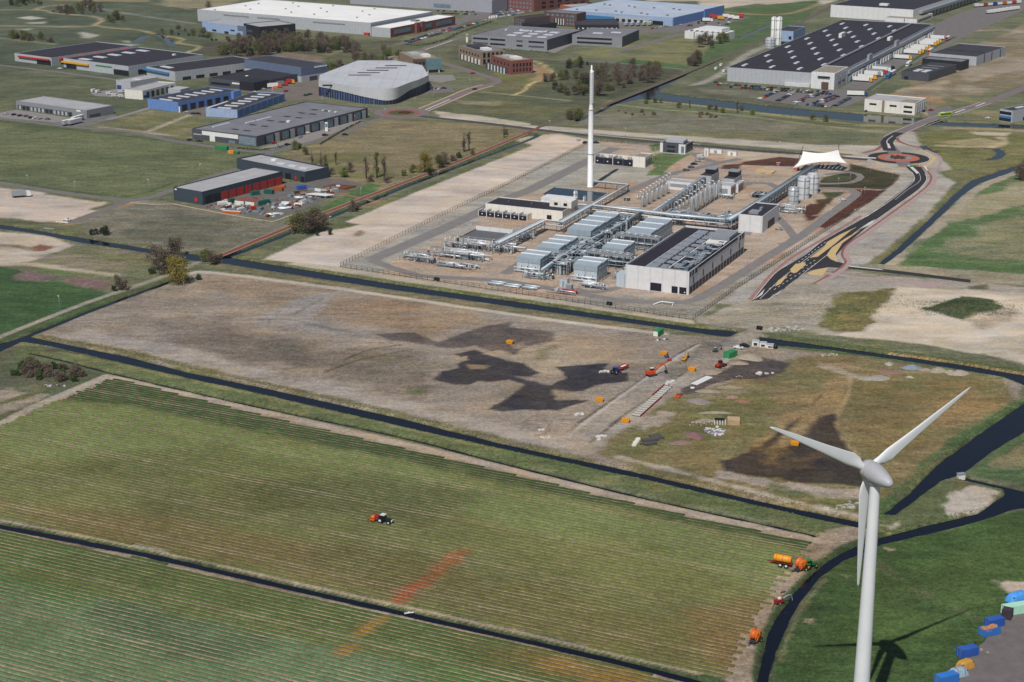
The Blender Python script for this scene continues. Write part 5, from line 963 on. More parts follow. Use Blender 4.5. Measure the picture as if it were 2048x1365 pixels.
# ------------------------------------------------------------------ the gas plant
PAZ = math.radians(114.6)
PX = Vector((math.sin(PAZ), math.cos(PAZ), 0)); PY = Vector((-PX.y, PX.x, 0)); PRZ = math.atan2(PX.y, PX.x)
PANEL = M('module_panel', 'bac6ce', .5, .15, var=.1, scale=.4, stripes=('h', 2.2, .12)); LOUV = M('module_louvre', '9aa8b2', .55, .15, var=.15, scale=.5, stripes=('y', .9, .35)); LOUVX = M('roof_louvre', 'a3b0ba', .5, .15, var=.15, scale=.5, stripes=('x', 1.1, .3)); RIDGE = M('ridge_white', 'e0e4e6', .5, var=.08)
def pe(name, label, cat, px, group=None): return thing(name, label, cat, G(*px), PRZ, group)
def loc(e, p):                                                    # world point -> plant-frame coordinates of thing e
    d = Vector(p) - e.location; return Vector((d.dot(PX), d.dot(PY), d.z))
def stack_():
    e = thing('chimney_stack', 'tall slim white vent stack with a spiral fin round its upper part', 'chimney', G(1180, 374))
    H = 74.0; m = M('stack_white', 'dcdde0', .55, var=.05, scale=.2)
    MB().lathe([(2.0, 0), (2.0, .3), (1.65, .35), (1.5, 47)], 20).build('lower_shaft', m, e)
    MB().lathe([(1.5, 47), (.95, 50.5)], 20).build('taper', m, e)
    MB().lathe([(.95, 50.5), (.9, 71), (.45, 71.2), (.4, H), (0, H)], 16).build('upper_shaft', m, e)
    for k in range(3):
        mb = MB(); vs = []
        n = 60
        for i in range(n + 1):
            t = 2 * math.pi * (i / n * 5 + k / 3); z = 51 + 19.5 * i / n
            for r in (.85, 1.45): vs.append((r * math.cos(t), r * math.sin(t), z))
        mb.add(vs, [(2 * i, 2 * i + 2, 2 * i + 3, 2 * i + 1) for i in range(n)]); mb.build('spiral_fin', m, e)
    for z in (20, 47): MB().lathe([(1.7, z), (1.75, z + .1), (1.75, z + .4), (1.6, z + .5)], 20).build('flange', GALV, e)
stack_()
o = psheet('basin_water', [(1088,388),(1109,375.5),(1216,386.5),(1190,403),(1092,394)], .05, M('basin_water', '16202c', .1, var=.2, spec=.6), 'dark rectangular retention basin at the foot of the stack')
for a, b in (((1086,388),(1109,374.5)), ((1109,374.5),(1218,386.5)), ((1218,386.5),(1190,404))): ribbon('basin_rim', [a, b], .9, .30, CONC, parent=o, k=0, thick=.3)
# electrical building with transformer bays
w = B('switchgear_building', 'cream building with a black roof and a row of walled transformer bays', (966,430), (1125,444), (1152,430), 423, WCRM, RBLK, rot=114.6)
w.fr(.80, .86, .05, .5, BLKB, 'door'); w.bx(.74, 1.02, .55, .98, .9, 1.55, WCRM, 'roof_block'); w.bx(.55, .95, 1.0, 1.5, .2, 1.35, WWHT, 'rear_block')
for u in (.8, .92): MB().box(u * w.W, (u + .045) * w.W, .55 * w.D - .15, .55 * w.D + .1, 1.1 * w.h, 1.35 * w.h).build('window', GLASS, w.e)
for i, (u0, u1) in enumerate(frange(6, -.03, .60, 1.0)):
    MB().box(u0 * w.W, u0 * w.W + .35, -6.5, -.01, 0, w.h * (.62 if i % 2 else .55)).build('bay_wall', WCRM, w.e)
    s_ = MB().box(u0 * w.W + .5, u1 * w.W - .15, -6.45, -6.2, 0, w.h * .42).build('louvre_screen', M('screen_navy', '161a2c', .6, var=.3, stripes=('Z', .5, .25)), w.e)
    MB().box((u0 + u1) / 2 * w.W - .4, (u0 + u1) / 2 * w.W + .4, -6.55, -6.4, w.h * .2, w.h * .28).build('warning_sign', WHTB, s_)
    t_ = MB().box(u0 * w.W + 1.2, u1 * w.W - 1, -4.8, -1.5, 0, 2.6).build('transformer', GALV, w.e); MB().cyl((u0 + u1) / 2 * w.W, -3, 2.6, 3.6, .35, 8).build('bushing', WHTB, t_)
MB().box(.6 * w.W, .6 * w.W + .35, -6.5, -.01, 0, w.h * .6).build('bay_wall', WCRM, w.e)
for u in (.2, .5): w.rf(u, u + .03, .5, .6, WDRK, 'roof_vent', 1.0)
silo('vent_tank', 'upright white tank beside the retention basin', (1151,400), 1.2, 384, WHTB, 'tank', rings=1); silo('vent_tank', 'short white tank beside the rear pipe rack', (1169,403), .9, 395, WHTB, 'tank', rings=1)
# second transformer compound
w = B('transformer_compound', 'cream block with tall black louvre screens near the stack', (1268,332.5), (1290,336), (1303,328), 315, WCRM, RTAN, rot=114.6)
for k, (x0, x1) in enumerate(((-26, -20.2), (-20, -14.2), (-13.6, -7), (-6.6, -.2))):
    s_ = MB().box(x0, x1, -.1, .15, 0, 4.2).build('louvre_screen', MATS['screen_navy'], w.e); MB().box(x0 + 1.2 + k, x0 + 2 + k, -.2, -.1, 1.6, 2.3).build('warning_sign', WHTB, s_)
for x in (-26.3, -13.9): MB().box(x, x + .35, -.3, 9, 0, 5.2).build('bay_wall', WCRM, w.e)
for k, x in enumerate((-23, -17, -10.5, -4)):
    t_ = MB().box(x - 2, x + 2, 3, 7, 0, 3.4).build('transformer', GALV, w.e)
    for j in (-1, 0, 1): MB().cyl(x + j, 5, 3.4, 5.2, .22, 6).build('bushing', BRKD, t_)
MB().box(-26, 2, 8.5, 9.0, 0, 5).build('rear_wall', WCRM, w.e)
for v0, v1 in frange(4, .1, .9, .5): w.rt(v0, v1, .05, .7, GLASS, 'door', .15)
for x, y in ((-2, 14), (6, 14), (-2, 26), (6, 26)): MB().cyl(x, y, 0, 8, .12, 6).build('gantry_post', GALV, w.e)
for y in (14, 26): MB().tube([(-14, y, 8), (6, y, 8)], .15, 6).build('gantry_beam', GALV, w.e)
# control building
w = B('control_building', 'two-storey white and dark control building on a small lawn', (1321,304), (1370,309), (1388,301), 290, WWHT, RDRK, rot=114.6)
w.bx(.12, .74, -.02, .0, 0, 1.02, WDRK, 'dark_facade')
for z in (.12, .6):
    MB().box(.28 * w.W, .6 * w.W, -.02 * w.D - .15, 0, z * w.h, (z + .2) * w.h).build('window', GLASS, w.e)
    for v0, v1 in frange(5, .15, .95, .55): w.rt(v0, v1, z, z + .24, GLASS)
w.rt(.12, 1, 0, 1, WDRK, 'dark_facade', .08); w.fr(.84, .96, .1, .8, GLASSB); w.bx(.15, .85, .25, .8, .98, 1.25, WLGT, 'roof_plant'); w.bx(-.05, 1.06, -.15, 1.1, 0, .04, CONC, 'terrace')
# compressor hall
HALL = w = B('compressor_hall', 'large concrete hall with a black roof of louvres and dark slit windows', (1248,577), (1377,591), (1489,507), 544, CONW, M('roof_hall', '241f2a', .9, var=.2, scale=.2), rot=114.6, depth=88, parapet=1.0)
w.fr(.4, .575, .02, .36, M('door_navy', '14182a', .5, var=.2), 'roller_door', .06)
for u0, u1 in ((.735, .83), (.855, .965)): d_ = w.fr(u0, u1, .02, .31, MATS['door_navy'], 'roller_door', .06)
w.fr(.93, .95, .08, .12, WHTB, 'sign', .15)
for v0, v1 in frange(18, .01, .99, .8): w.rt(v0, v1, .02, .32, MATS['door_navy'], 'window', .08)
for i in range(6): w.rt(.07 + .165 * i, .085 + .165 * i, .38, .66, MATS['door_navy'], 'slit_window', .08)
for v0, v1 in ((.01, .035), (.05, .08), (.1, .14), (.9, .93), (.945, .965), (.975, .995)): w.rt(v0, v1, .74, .96, MATS['door_navy'], 'window', .08)
w.bx(.965, 1.003, .15, .86, .86, .999, M('parapet_navy', '181c30', .6), 'dark_parapet')
mb = MB()
lv = M('roof_fins', '9aa0aa', .5, .2, var=.25, scale=1.2)
for i in range(9):
    for j in range(5):
        y0 = 4 + i * 9.0 + j * 1.25
        MB().box(.30 * w.W, .46 * w.W, y0, y0 + .7, w.rz, w.rz + .8).build('roof_louvre', lv, w.roof)
        if (i + j) % 4 != 1: MB().box(.49 * w.W, .6 * w.W, y0 + .3, y0 + .9, w.rz, w.rz + .6).build('roof_louvre', lv, w.roof)
w.rf(.63, .645, .05, .97, RIDGE, 'roof_unit', .7); w.rf(.285, .292, .04, .95, RIDGE, 'roof_unit', .5)
rr = random.Random(4)
bl = M('roof_ducts', '70808f', .5, .25, var=.3, scale=.8)
for i in range(54):
    x = w.W * (.68 + rr.random() * .23); y = 6 + rr.random() * 62; a, b = .6 + rr.random() * 1.4, .6 + rr.random() * 1.8
    if i % 3: MB().box(x - a, x + a, y - b, y + b, w.rz, w.rz + .5 + rr.random() * 1.1).build('roof_unit', bl if i % 2 else GALV, w.roof)
    else: MB().tube([(x - 2, y, w.rz + .8), (x + 2, y, w.rz + .8), (x + 2, y + 5, w.rz + .8)], .35, 6).build('roof_duct', GALV, w.roof)
w.bx(.62, .95, .76, .93, .9, 1.12, GALV, 'roof_plant'); w.bx(.66, .96, .66, .72, .9, 1.03, WCRM, 'roof_block'); w.bx(.35, .95, .004, .03, .92, .99, GALV, 'roof_gutter')
MB().box(-4.8, -.4, .6, 7.5, 0, 6.5).build('side_annex', PANEL, w.e)
w = B('service_building', 'square concrete building with a black roof beside the long pipe rack', (1482,458), (1524,467), (1558,442), 433, CONW, RBLK, rot=114.6)
w.rt(.33, .72, .02, .45, MATS['door_navy'], 'roller_door'); w.fr(.82, .88, .42, .46, WHTB, 'sign'); w.rf(.3, .7, .15, .35, GALV, 'roof_unit', 1.2); w.rf(.5, .6, .5, .6, GALV, 'roof_unit', 1.2)
for i, (px, r, yt, m, lb) in enumerate((((1586,408), 3.2, 378, SILV, 'shiny steel tank in front of the two white tanks'), ((1606,397), 3.7, 357, M('tank_white', 'b9bec2', .5, var=.08), 'middle white storage tank between the steel tank and another white tank'), ((1624,386), 3.7, 351, MATS['tank_white'], 'white storage tank standing behind its twin near the white tent'))):
    silo('storage_tank', lb, px, r, yt, m, 'tank')
# tent
def tent():
    e = thing('tension_tent', 'bright white tensioned tent canopy with pointed corners', 'tent', G(1640, 330))
    o = e.location
    FL, FR_, BL, BR = G(1586, 336, 3.0) - o, G(1694, 327, 3.0) - o, G(1606, 303, 10.5) - o, G(1677, 300, 11.0) - o
    n = 18; vs = []
    for j in range(n + 1):
        for i in range(n + 1):
            u, v = i / n, j / n
            p = (FL * (1 - u) + FR_ * u) * (1 - v) + (BL * (1 - u) + BR * u) * v
            p.z += 2.0 * math.sin(math.pi * u) * (1 - v) ** 1.5 - 1.3 * math.sin(math.pi * u) * v ** 2 - .5 * math.sin(math.pi * v)
            p.y += 1.5 * math.sin(math.pi * u) * (1 - v) ** 2 - 2.0 * math.sin(math.pi * u) * v ** 2
            p.x += 1.2 * math.sin(math.pi * v) * (.5 - u) * 2
            vs.append(p)
    m = M('tent_membrane', 'e6e6e4', .6, var=.03)
    MB().add(vs, [(j * (n + 1) + i, j * (n + 1) + i + 1, (j + 1) * (n + 1) + i + 1, (j + 1) * (n + 1) + i) for j in range(n) for i in range(n)], True).build('canopy', m, e)
    for q, x in ((BL, -3), (BR, 1.5)): MB().tube([(q.x + x, q.y + 5, -o.z), (q.x, q.y, q.z + 3.5)], .18, 6).build('mast', BLKB, e)
    for q in (FL, FR_): MB().tube([(q.x, q.y - .3, 0), (q.x, q.y, q.z)], .15, 6).build('post', GALV, e)
    for k in range(5):
        q = FL * (1 - (k + 1) / 6) + FR_ * (k + 1) / 6; MB().cyl(q.x + 1, q.y + 6, 0, 4.5, .12, 6).build('post', GALV, e)
tent()
e = pe('covered_skid', 'dark metering skid of pipes sheltered under the white tent', 'pipe skid', (1632,338))
for i in range(7): MB().tube([(i * 2.6, 0, 1.2), (i * 2.6, 9, 1.2)], .35, 8).build('pipe', GALV if i % 2 else BLUST, e)
for i in range(4): MB().box(-1, 18, i * 3 - .2, i * 3 + .2, .2, .7).build('beam', DKST, e)
# process modules
def module(label, FLt, NRt, h, depth, secs, front=True, grp='silver process modules'):
    """FLt, NRt: pixels of the roof's left front and right front corners"""
    a = G(*FLt, h); b = G(*NRt, h); W = (b - a).dot(PX)
    a = b - PX * W
    e = thing('process_module', label, 'process module', (a.x, a.y, 0), PRZ, grp)
    D = depth
    MB().box(0, W, 0, D, 0, h * .62).build('lower_casing', PANEL, e); MB().box(-.25, W + .25, -.2, D + .1, h * .62, h - .6).build('upper_casing', LOUV, e)
    for i in range(secs):
        y0, y1 = D * i / secs, D * (i + 1) / secs
        dz = .0
        MB().add([(-.3, y0, h - .6), (W + .3, y0, h - .6), (W + .3, y1 - .9, h + .1), (-.3, y1 - .9, h + .1), (W + .3, y1, h - .6), (-.3, y1, h - .6)], [(0, 1, 2, 3), (3, 2, 4, 5), (0, 3, 5), (1, 4, 2)]).build('louvre_roof', LOUVX, e)
        MB().box(-.3, W + .3, y1 - 1.5, y1 - .5, h - .1, h + .3).build('ridge_cap', RIDGE, e)
    MB().box(W * .5 - .1, W * .5 + .1, -.3, -.2, 0, h - .8).build('joint', GALV, e)
    for i in range(int(D / 4)): MB().tube([(W + 1.2, 1 + i * 4, 0), (W + 1.2, 1 + i * 4, h * .85)], .12, 4).build('frame_post', BLUST, e)
    for z in (.4, .8): MB().tube([(W + 1.2, 0, h * z), (W + 1.2, D, h * z)], .12, 4).build('frame_rail', BLUST, e)
    if front:
        for z, r in ((2.6, .4), (1.0, .35)): MB().tube([(-.8, -1.8, z), (W + .4, -1.8, z), (W + .4, -.3, z - .6)], r, 8).build('pipe', PIPE, e)
        for x in (W * .2, W * .45, W * .8):
            MB().tube([(x, -.3, 3.5), (x, -1.4, 3.2), (x, -1.8, 1)], .28, 8).build('pipe', PIPE, e); MB().box(x + .7, x + 1.6, -1.3, -.4, .4, 1.9).build('valve', GALV, e)
        for x in (0, W * .33, W * .66, W): MB().box(x - .15, x + .15, -2.2, -1.5, 0, 1.2).build('pipe_support', CONC, e)
    return e, W
module('small silver module with a white front pipe beside the cable ramp', (1038.5,509), (1080,517), 8.0, 14, 2)
module('silver module directly behind the module with the white front pipe', (1077,490), (1117,496), 8.5, 25, 3, False)
module('longest silver module with four white roof ridges near the cream building', (1135,456), (1181,460.5), 9.5, 42, 4, False)
module('silver module standing alone in front of the lower fan deck', (1150.6,524), (1194,531), 8.8, 14, 2)
module('silver module roof rising behind the lower row of round fans', (1207,491), (1247,497), 8.8, 16, 2, False)
module('silver module roof rising behind the upper row of round fans', (1252,462), (1298,468), 9.0, 36, 3, False)
def fan_deck(label, L, R, h, n):
    a, b = G(*L, h), G(*R, h); W = (b - a).dot(PX); a = b - PX * W
    e = thing('fan_deck', label, 'cooler', (a.x, a.y, 0), PRZ, 'air cooler decks')
    MB().box(-1, W + 1, -2.4, 2.4, h - .9, h).build('deck', GALV, e)
    for i in range(n):
        x = W * (i + .5) / n; r = W / n * .42
        f = MB().tube([(x + r * math.cos(t * .3927), r * math.sin(t * .3927), h + .35) for t in range(17)], .22, 5).build('fan_ring', SILV, e)
        MB().cyl(x, 0, h - .1, h + .2, r * .95, 14).build('fan_guard', DKST, f); MB().box(x - r * .8, x + r * .8, -.12, .12, h + .5, h + .62).build('fan_beam', SILV, f)
    for i in range(n + 1):
        x = (W + 1) * i / n - .5
        for y in (-2.2, 2.2): MB().tube([(x, y, 0), (x, y, h - .9)], .16, 4).build('column', BLUST, e)
        MB().tube([(x, -2.2, 0), (x, 2.2, h - .9)], .1, 4).build('brace', BLUST, e)
    for z in (h * .3, h * .6):
        for y in (-2.2, 2.2): MB().tube([(-.5, y, z), (W + .5, y, z)], .2, 5).build('beam', BLUST, e)
    for k in range(3): MB().tube([(0, -1 + k, h * .45), (W, -1 + k, h * .45)], .3, 6).build('pipe', PIPE if k else DKST, e)
    MB().tube([(-1, -2.4, h + 1), (W + 1, -2.4, h + 1)], .06, 4).build('railing', GALV, e)
fan_deck('air cooler deck of six round fans in front of the big hall roof', (1183,499), (1262,510), 8.0, 6)
fan_deck('air cooler deck of six round fans behind the lower fan deck', (1240,465), (1318,475), 8.2, 6)
# pipe racks
def rack(label, pts, z, w, mats, step=6.0, grp='pipe racks', low=None):
    P = [G(*p, z) for p in pts]
    e = thing('pipe_rack', label, 'pipe rack', (P[0].x, P[0].y, 0), 0, grp)
    o = e.location; Q = [p - o for p in P]
    def side(d):
        out = []
        for i, p in enumerate(Q):
            a = (Q[min(i + 1, len(Q) - 1)] - Q[max(i - 1, 0)]); a.z = 0; a.normalize()
            out.append(p + Vector((-a.y, a.x, 0)) * d)
        return out
    n = len(mats)
    for i, (m, r) in enumerate(mats):
        d = -w / 2 + w * (i + .5) / n
        MB().tube([p + Vector((0, 0, r)) for p in side(d)], r, 7).build('pipe', m, e)
        if low and i % 2 == 0: MB().tube([p + Vector((0, 0, r - z * .4)) for p in side(d)], r * .8, 6).build('pipe', m, e)
    for d in (-w / 2, w / 2): MB().tube([p - Vector((0, 0, .15)) for p in side(d)], .18, 4).build('girder', BLUST, e)
    sup = MB()
    for x in (-w / 2, w / 2): sup.tube([(x, 0, 0), (x, 0, z - .1)], .17, 4)
    sup.tube([(-w / 2, 0, z - .3), (w / 2, 0, z - .3)], .17, 4); sup.tube([(-w / 2, 0, z * .55), (w / 2, 0, z * .55)], .14, 4)
    me = sup.mesh('support', [BLUST])
    for i in range(len(Q) - 1):
        d = Q[i + 1] - Q[i]; L = d.length; k = max(int(L / step), 1)
        for j in range(k + (1 if i == len(Q) - 2 else 0)):
            s_ = link('support', me, e); p = Q[i] + d * (j / k); s_.location = (p.x, p.y, 0); s_.rotation_euler = (0, 0, math.atan2(d.y, d.x) + math.pi / 2)
    return e
p1, p2, p3, p4 = (PIPE, .45), (PIPE, .3), (BLUST, .35), (GALV, .28)
rack('pipe rack stepping past the cream building to the tall vessels', [(992,487),(1086,441),(1120,445),(1180,411),(1281,422),(1347,430),(1456,440)], 6.0, 4.0, [p1, p3, p2, p4, p3], low=True)
rack('straight pipe rack running from the service building to the white tent', [(1456,440),(1490,421),(1629,331)], 7.0, 4.2, [p3, p1, p4, p2, p3, p4], low=True)
rack('thin pipe rack leading to the foot of the stack', [(1182,412),(1256,371),(1188,364)], 4.0, 1.6, [p1, p4]); rack('pipe rack between the two rows of silver modules', [(1085,541),(1120,516),(1172,485),(1245,449),(1284,424)], 5.2, 1.6, [p3, p1], low=True)
rack('pipe rack running through the middle of the vessel rows', [(1306,424),(1340,402),(1400,360),(1412,352)], 5.5, 3.4, [p4, p3, p2, p4]); rack('low pipe rack in front of the upper fan deck', [(1232,470),(1290,480),(1318,470)], 4.0, 2.4, [p1, p2, p4]); rack('single white pipe between the basin pit and the small silver module', [(985,490),(1052,498)], 2.6, 1.2, [p1, p2])
rack('pipe rack behind the cream building roof block', [(1126,409),(1180,412),(1281,419)], 5.4, 3.0, [p3, p1, p4])
# upright vessels
def vessel(label, px, r, h, grp, mat):
    e = pe('pressure_vessel', label, 'vessel', px, grp)
    MB().lathe([(r * .7, 0), (r * .75, 1.0), (r, 1.3), (r, h - r * .7), (r * .8, h - r * .25), (r * .4, h), (0, h + .05)], 12).build('shell', mat, e)
    MB().lathe([(r * 1.05, 0), (r * 1.05, .4)], 10).build('skirt', CONC, e)
    MB().tube([(0, 0, h), (0, 0, h + .8), (r + .6, 0, h + .8), (r + .6, 0, 1)], .16, 5).build('pipe', GALV, e)
vw = M('vessel_grey', 'aab0b4', .4, .3, var=.12, scale=.8)
for i in range(6): vessel('short upright vessel in the row facing the retention basin', (1285 + i * 9.6, 415 - i * 5.2), .95, 7.0, 'row of short vessels', vw)
for i in range(7): vessel('tall upright vessel in the row beside the white cabin', (1383 + i * 9.0, 430 - i * 5.8), .95, 10.5, 'row of tall vessels', vw)
def hoops(label, p0, p1, n, h, grp):
    for i in range(n):
        t = i / (n - 1); px = (p0[0] + (p1[0] - p0[0]) * t, p0[1] + (p1[1] - p0[1]) * t)
        e = pe('filter_unit', label, 'filter', px, grp)
        MB().tube([(0, 0, 0), (0, 0, h * .7)], .5, 8).build('body', GALV, e); MB().tube([(-1.1, 0, 0), (-1.1, 0, h)] + [(-1.1 + 1.1 * (1 - math.cos(a)), 0, h + .9 * math.sin(a)) for a in (.6, 1.2, 1.57, 2, 2.6)] + [(1.1, 0, h), (1.1, 0, h * .3)], .3, 6).build('bent_pipe', SILV, e)
        MB().box(-.7, .7, -.6, .6, 0, .6).build('base', CONC, e)
hoops('bent-pipe filter in the row nearest the tall vessels', (1352,428), (1424,384), 11, 6.0, 'inner filter row')
hoops('bent-pipe filter in the row along the central vessel rack', (1330,424), (1404,380), 11, 5.0, 'middle filter row'); hoops('bent-pipe filter in the row behind the short vessels', (1280,400), (1338,362), 10, 4.0, 'outer filter row')
# fan towers, cabins
for lb, A_, B_, C_, yt in (('fan tower with a black top beside the white cabin with a window', (1446,380), (1468,384), (1480,374), 359), ('fan tower with a black top behind the tall vessel row', (1400,371), (1422,375), (1434,365), 353)):
    w = B('fan_tower', lb, A_, B_, C_, yt, WLGT, RDRK, rot=114.6, cat='tower'); w.bx(.15, .95, .55, .98, .92, 1.35, BLKB, 'fan_box'); w.bx(.1, .99, .52, 1.0, 1.35, 1.42, GALV, 'fan_box_lid'); w.rt(.1, .9, .1, .7, GALV, 'louvre')
for lb, A_, B_, C_, yt in (('white equipment cabin with a grey window beside the fan towers', (1434,391), (1461,397), (1470,390), 373), ('low white cabin at the head of the short vessel row', (1336,376), (1384,383), (1392,377), 367), ('small white cabin with a dark door next to the fan tower', (1463,381), (1476,386), (1486,378), 369)):
    w = B('equipment_cabin', lb, A_, B_, C_, yt, WWHT, RLGT, rot=114.6, cat='cabin', parapet=.2); w.fr(.15, .8, .35, .75, GALV); w.rt(.1, .8, .02, .8, GLASS, 'door')
# low pipe skids
def skid(label, FL, W, D, h, seed, n=9, col=PIPE, grp='pipe skids'):
    r_ = random.Random(seed); e = pe('pipe_skid', label, 'pipe skid', FL, grp)
    for y in (0, D): MB().box(0, W, y - .15, y + .15, h - .3, h).build('beam', GALV, e)
    for i in range(int(W / 3) + 1):
        for y in (0, D): MB().box(i * 3 - .1, i * 3 + .1, y - .1, y + .1, 0, h - .3).build('post', BLUST, e)
    for i in range(n):
        y = .5 + (D - 1) * r_.random(); x0 = W * .5 * r_.random(); x1 = x0 + W * (.3 + .3 * r_.random()); z = .6 + r_.random() * h * .9
        MB().tube([(x0, y, z), (x1, y, z), (x1, y, .3)], .22 + .2 * r_.random(), 6).build('pipe', ((col, GALV, SILV) if col is not SILV else (BLUST, GALV, SILV))[i % 3], e)
        x = W * r_.random(); v = MB().box(x - .5, x + .5, y - .4, y + .4, .3, .8 + h * r_.random()).build('valve', (SILV, GALV, DKST)[i % 3], e); MB().cyl(x, y, .8, 1.0 + h * (.9 if col is not SILV else .6), .12, 5).build('stem', GALV if col is SILV else WHTB, v)
    if col is SILV:
        for z in (.5, .82): MB().box(W * .08, W * .92, D * .1, D * .9, h * z, h * z + .15).build('dark_fill_plate', DKST, e)  # dark deck plates added to make dark masses among the pipes
        for i in range(4): MB().tube([(W * .25 * i + .8, -.2, h * .95), (W * .25 * i + .8, D, h * .95), (W * .25 * i + .8, D, h * .4)], .26, 6).build('pipe', (PIPE, BLUST)[i % 2], e)
    return e
skid('front pipe skid with white pipes at the corner by the sand lot', (799,521), 20, 9, 3.0, 1, 20); skid('pipe skid behind the corner skid with long white beams', (848,512), 33, 9, 3.5, 2, 20); skid('small pipe skid beside the concrete pad', (868,533), 22, 6, 1.6, 3, 18); skid('tall pipe skid with parallel white beams next to the basin pit', (884,496), 26, 12, 4.5, 4, 18)
skid('pipe skid under the rack corner beside the basin pit', (975,505), 14, 12, 4.0, 5, 14); skid('dense valve skid between module rows', (1100,530), 9, 26, 3.5, 6, 26, SILV); skid('valve skid left of the lower fan deck', (1130,500), 10, 22, 4.5, 7, 26, SILV); skid('valve skid beside the longest silver module', (1196,468), 8, 30, 5, 8, 26, SILV); skid('valve skid in front of the small silver module', (1045,556), 16, 5, 2.0, 9, 14); skid('valve skid in front of the lone silver module', (1158,575), 14, 5, 1.8, 10, 12)
skid('equipment skid behind the service building', (1546,425), 16, 14, 2.6, 11, 20); skid('equipment skid left of the steel tank', (1500,396), 12, 9, 2.6, 12, 14, SILV); skid('red and white skid by the front fence', (1094,586), 15, 5, 1.2, 13, 8, REDB); skid('equipment skid at the foot of the white cabin', (1434,397), 10, 5, 2.2, 14, 10); skid('pipe clutter between the fan decks', (1220,492), 20, 6, 4, 15, 16); skid('valve skid at the left end of the big hall', (1225,560), 8, 14, 3.0, 16, 12); skid('pipe skid behind the upper fan deck', (1318,448), 12, 10, 4, 17, 14)
skid('pipe clutter under the lower fan deck', (1208,532), 16, 10, 4.5, 18, 18); skid('small pipe skid right of the basin pit', (1010,478), 14, 10, 2.5, 19, 12)
for i, (px, W, D, h) in enumerate((((1100,549), 9, 9, 6), ((1092,536), 8, 9, 6), ((1112,528), 9, 9, 6.5), ((1124,518), 8, 9, 6.5), ((1140,508), 9, 10, 6.5), ((1160,492), 9, 10, 7), ((1122,542), 9, 9, 5.5), ((1140,530), 9, 9, 6.5), ((1156,518), 9, 8, 6.5), ((1172,508), 9, 9, 6.5), ((1190,486), 10, 9, 6.5), ((1210,470), 9, 10, 6), ((1226,458), 9, 10, 6), ((1204,524), 8, 8, 7), ((1330,440), 14, 8, 5), ((1370,444), 14, 6, 5), ((1412,450), 12, 6, 5), ((1440,446), 8, 8, 5))):
    skid(('tangle of silver pipes in steel frames left of the long module rack', 'tangle of silver pipes in steel frames between the fan decks and the hall', 'low pipe tangle under the rear rack')[0 if i < 6 else 1 if i < 14 else 2], px, W, D, h, 30 + i, 22, SILV, ('pipe tangles left of the module rack', 'pipe tangles by the fan decks', 'pipe tangles under the rear rack')[0 if i < 6 else 1 if i < 14 else 2])
e = pe('pipe_bundle', 'bundle of long white pipes lying by the front fence', 'pipes', (975,570))
for i in range(4):
    for k in range(3): MB().tube([(k * 9, i * 1.5, .8), (k * 9 + 8, i * 1.5, .8)], .38, 7).build('pipe', PIPE if (i + k) % 2 else BLUST, e)
for k in range(7): MB().box(k * 4 + .2, k * 4 + .6, -.6, 5.2, 0, .45).build('support', CONC, e)
w = B('basin_pit', 'open concrete pit with a white rear wall near the front skids', (925,474), (992,487), (1024,468), 0, CONC, M('pit_floor', '5c5e62', .9), rot=114.6, h=1.0, parapet=.8, cat='pit'); w.bx(0, 1, .97, 1.02, 0, 2.2, WWHT, 'rear_wall')
for lb, px, W, D, h, m in (('white container cabin at the plant gate', (1455,311), 6, 2.6, 2.8, WHTB), ('flat cream cover slab in front of the red planting', (1510,346), 11, 9, .7, CREAM), ('grey equipment box beside the lone silver module', (1119,574), 4, 3, 4, PANEL), ('small green tank on the plant road behind the cream building', (1248,402), 3, 2, 1.8, M('tank_green', '2c4a44', .5)), ('grey cabinet in front of the big hall', (1131,582), 3, 2.4, 3, GALV), ('cream gate portal beside the parked cars', (1408,312), 3, 1.2, 5, WCRM), ('white portable cabin right of the gate portal', (1420,306), 8, 2.6, 2.6, WHTB), ('red skip standing beside the white tent', (1588,341), 3, 2, 1.6, REDB), ('red skip on the planted bed edge', (1552,331), 2.6, 2, 1.6, REDB)):
    e = pe('equipment_cabin', lb, 'cabin', px); MB().box(0, W, 0, D, 0, h).build('casing', m, e); MB().box(-.05, W + .05, -.05, D + .05, h, h + .12).build('lid', RLGT if m is not CREAM else CREAM, e); MB().box(W * .35, W * .6, -.06, 0, .1, h * .75).build('door', GALV, e)
e = pe('pipe_stand', 'low white bent pipe stand on the gravel in front of the big hall', 'pipe', (1306,610)); MB().tube([(0, 0, .1), (3, 3, 1.2), (9, 3, 1.2), (9, 1, .1)], .25, 6).build('pipe', WHTB, e); MB().box(3.5, 4, 2.7, 3.3, 0, 1).build('support', CONC, e)
# fences
FPOST = MB().tube([(0, 0, 0), (0, 0, 2.2)], .09, 4).mesh('post', [DKST])
def fence(label, pts, step=3.2, h=2.2):
    P = [G(*p) for p in pts]
    e = thing('fence', label, 'fence', P[0], 0, 'plant perimeter fences')
    for i in range(len(P) - 1):
        d = P[i + 1] - P[i]; k = max(int(d.length / step), 1)
        for j in range(k): q = link('post', FPOST, e); q.location = P[i] - P[0] + d * (j / k)
    for z in (.5, 1.3, 2.1): MB().tube([p - P[0] + Vector((0, 0, z)) for p in P], .08, 3).build('rail', M('fence_dark', '2c2e33', .7), e)
fence('dark wire fence between the plant and the long sand lot', [(681,534),(800,474),(905,422),(1010,372),(1100,327),(1187,282)]); fence('dark wire fence along the front of the plant above the canal', [(681,535),(900,568),(1120,601),(1385,641)]); fence('dark wire fence between the plant and the black road', [(1386,640),(1470,580),(1560,522),(1640,470),(1690,438),(1750,398),(1798,358)], 3.0); fence('dark wire fence along the back road of the plant', [(1187,282),(1300,292),(1450,300),(1590,312)], 5.0)
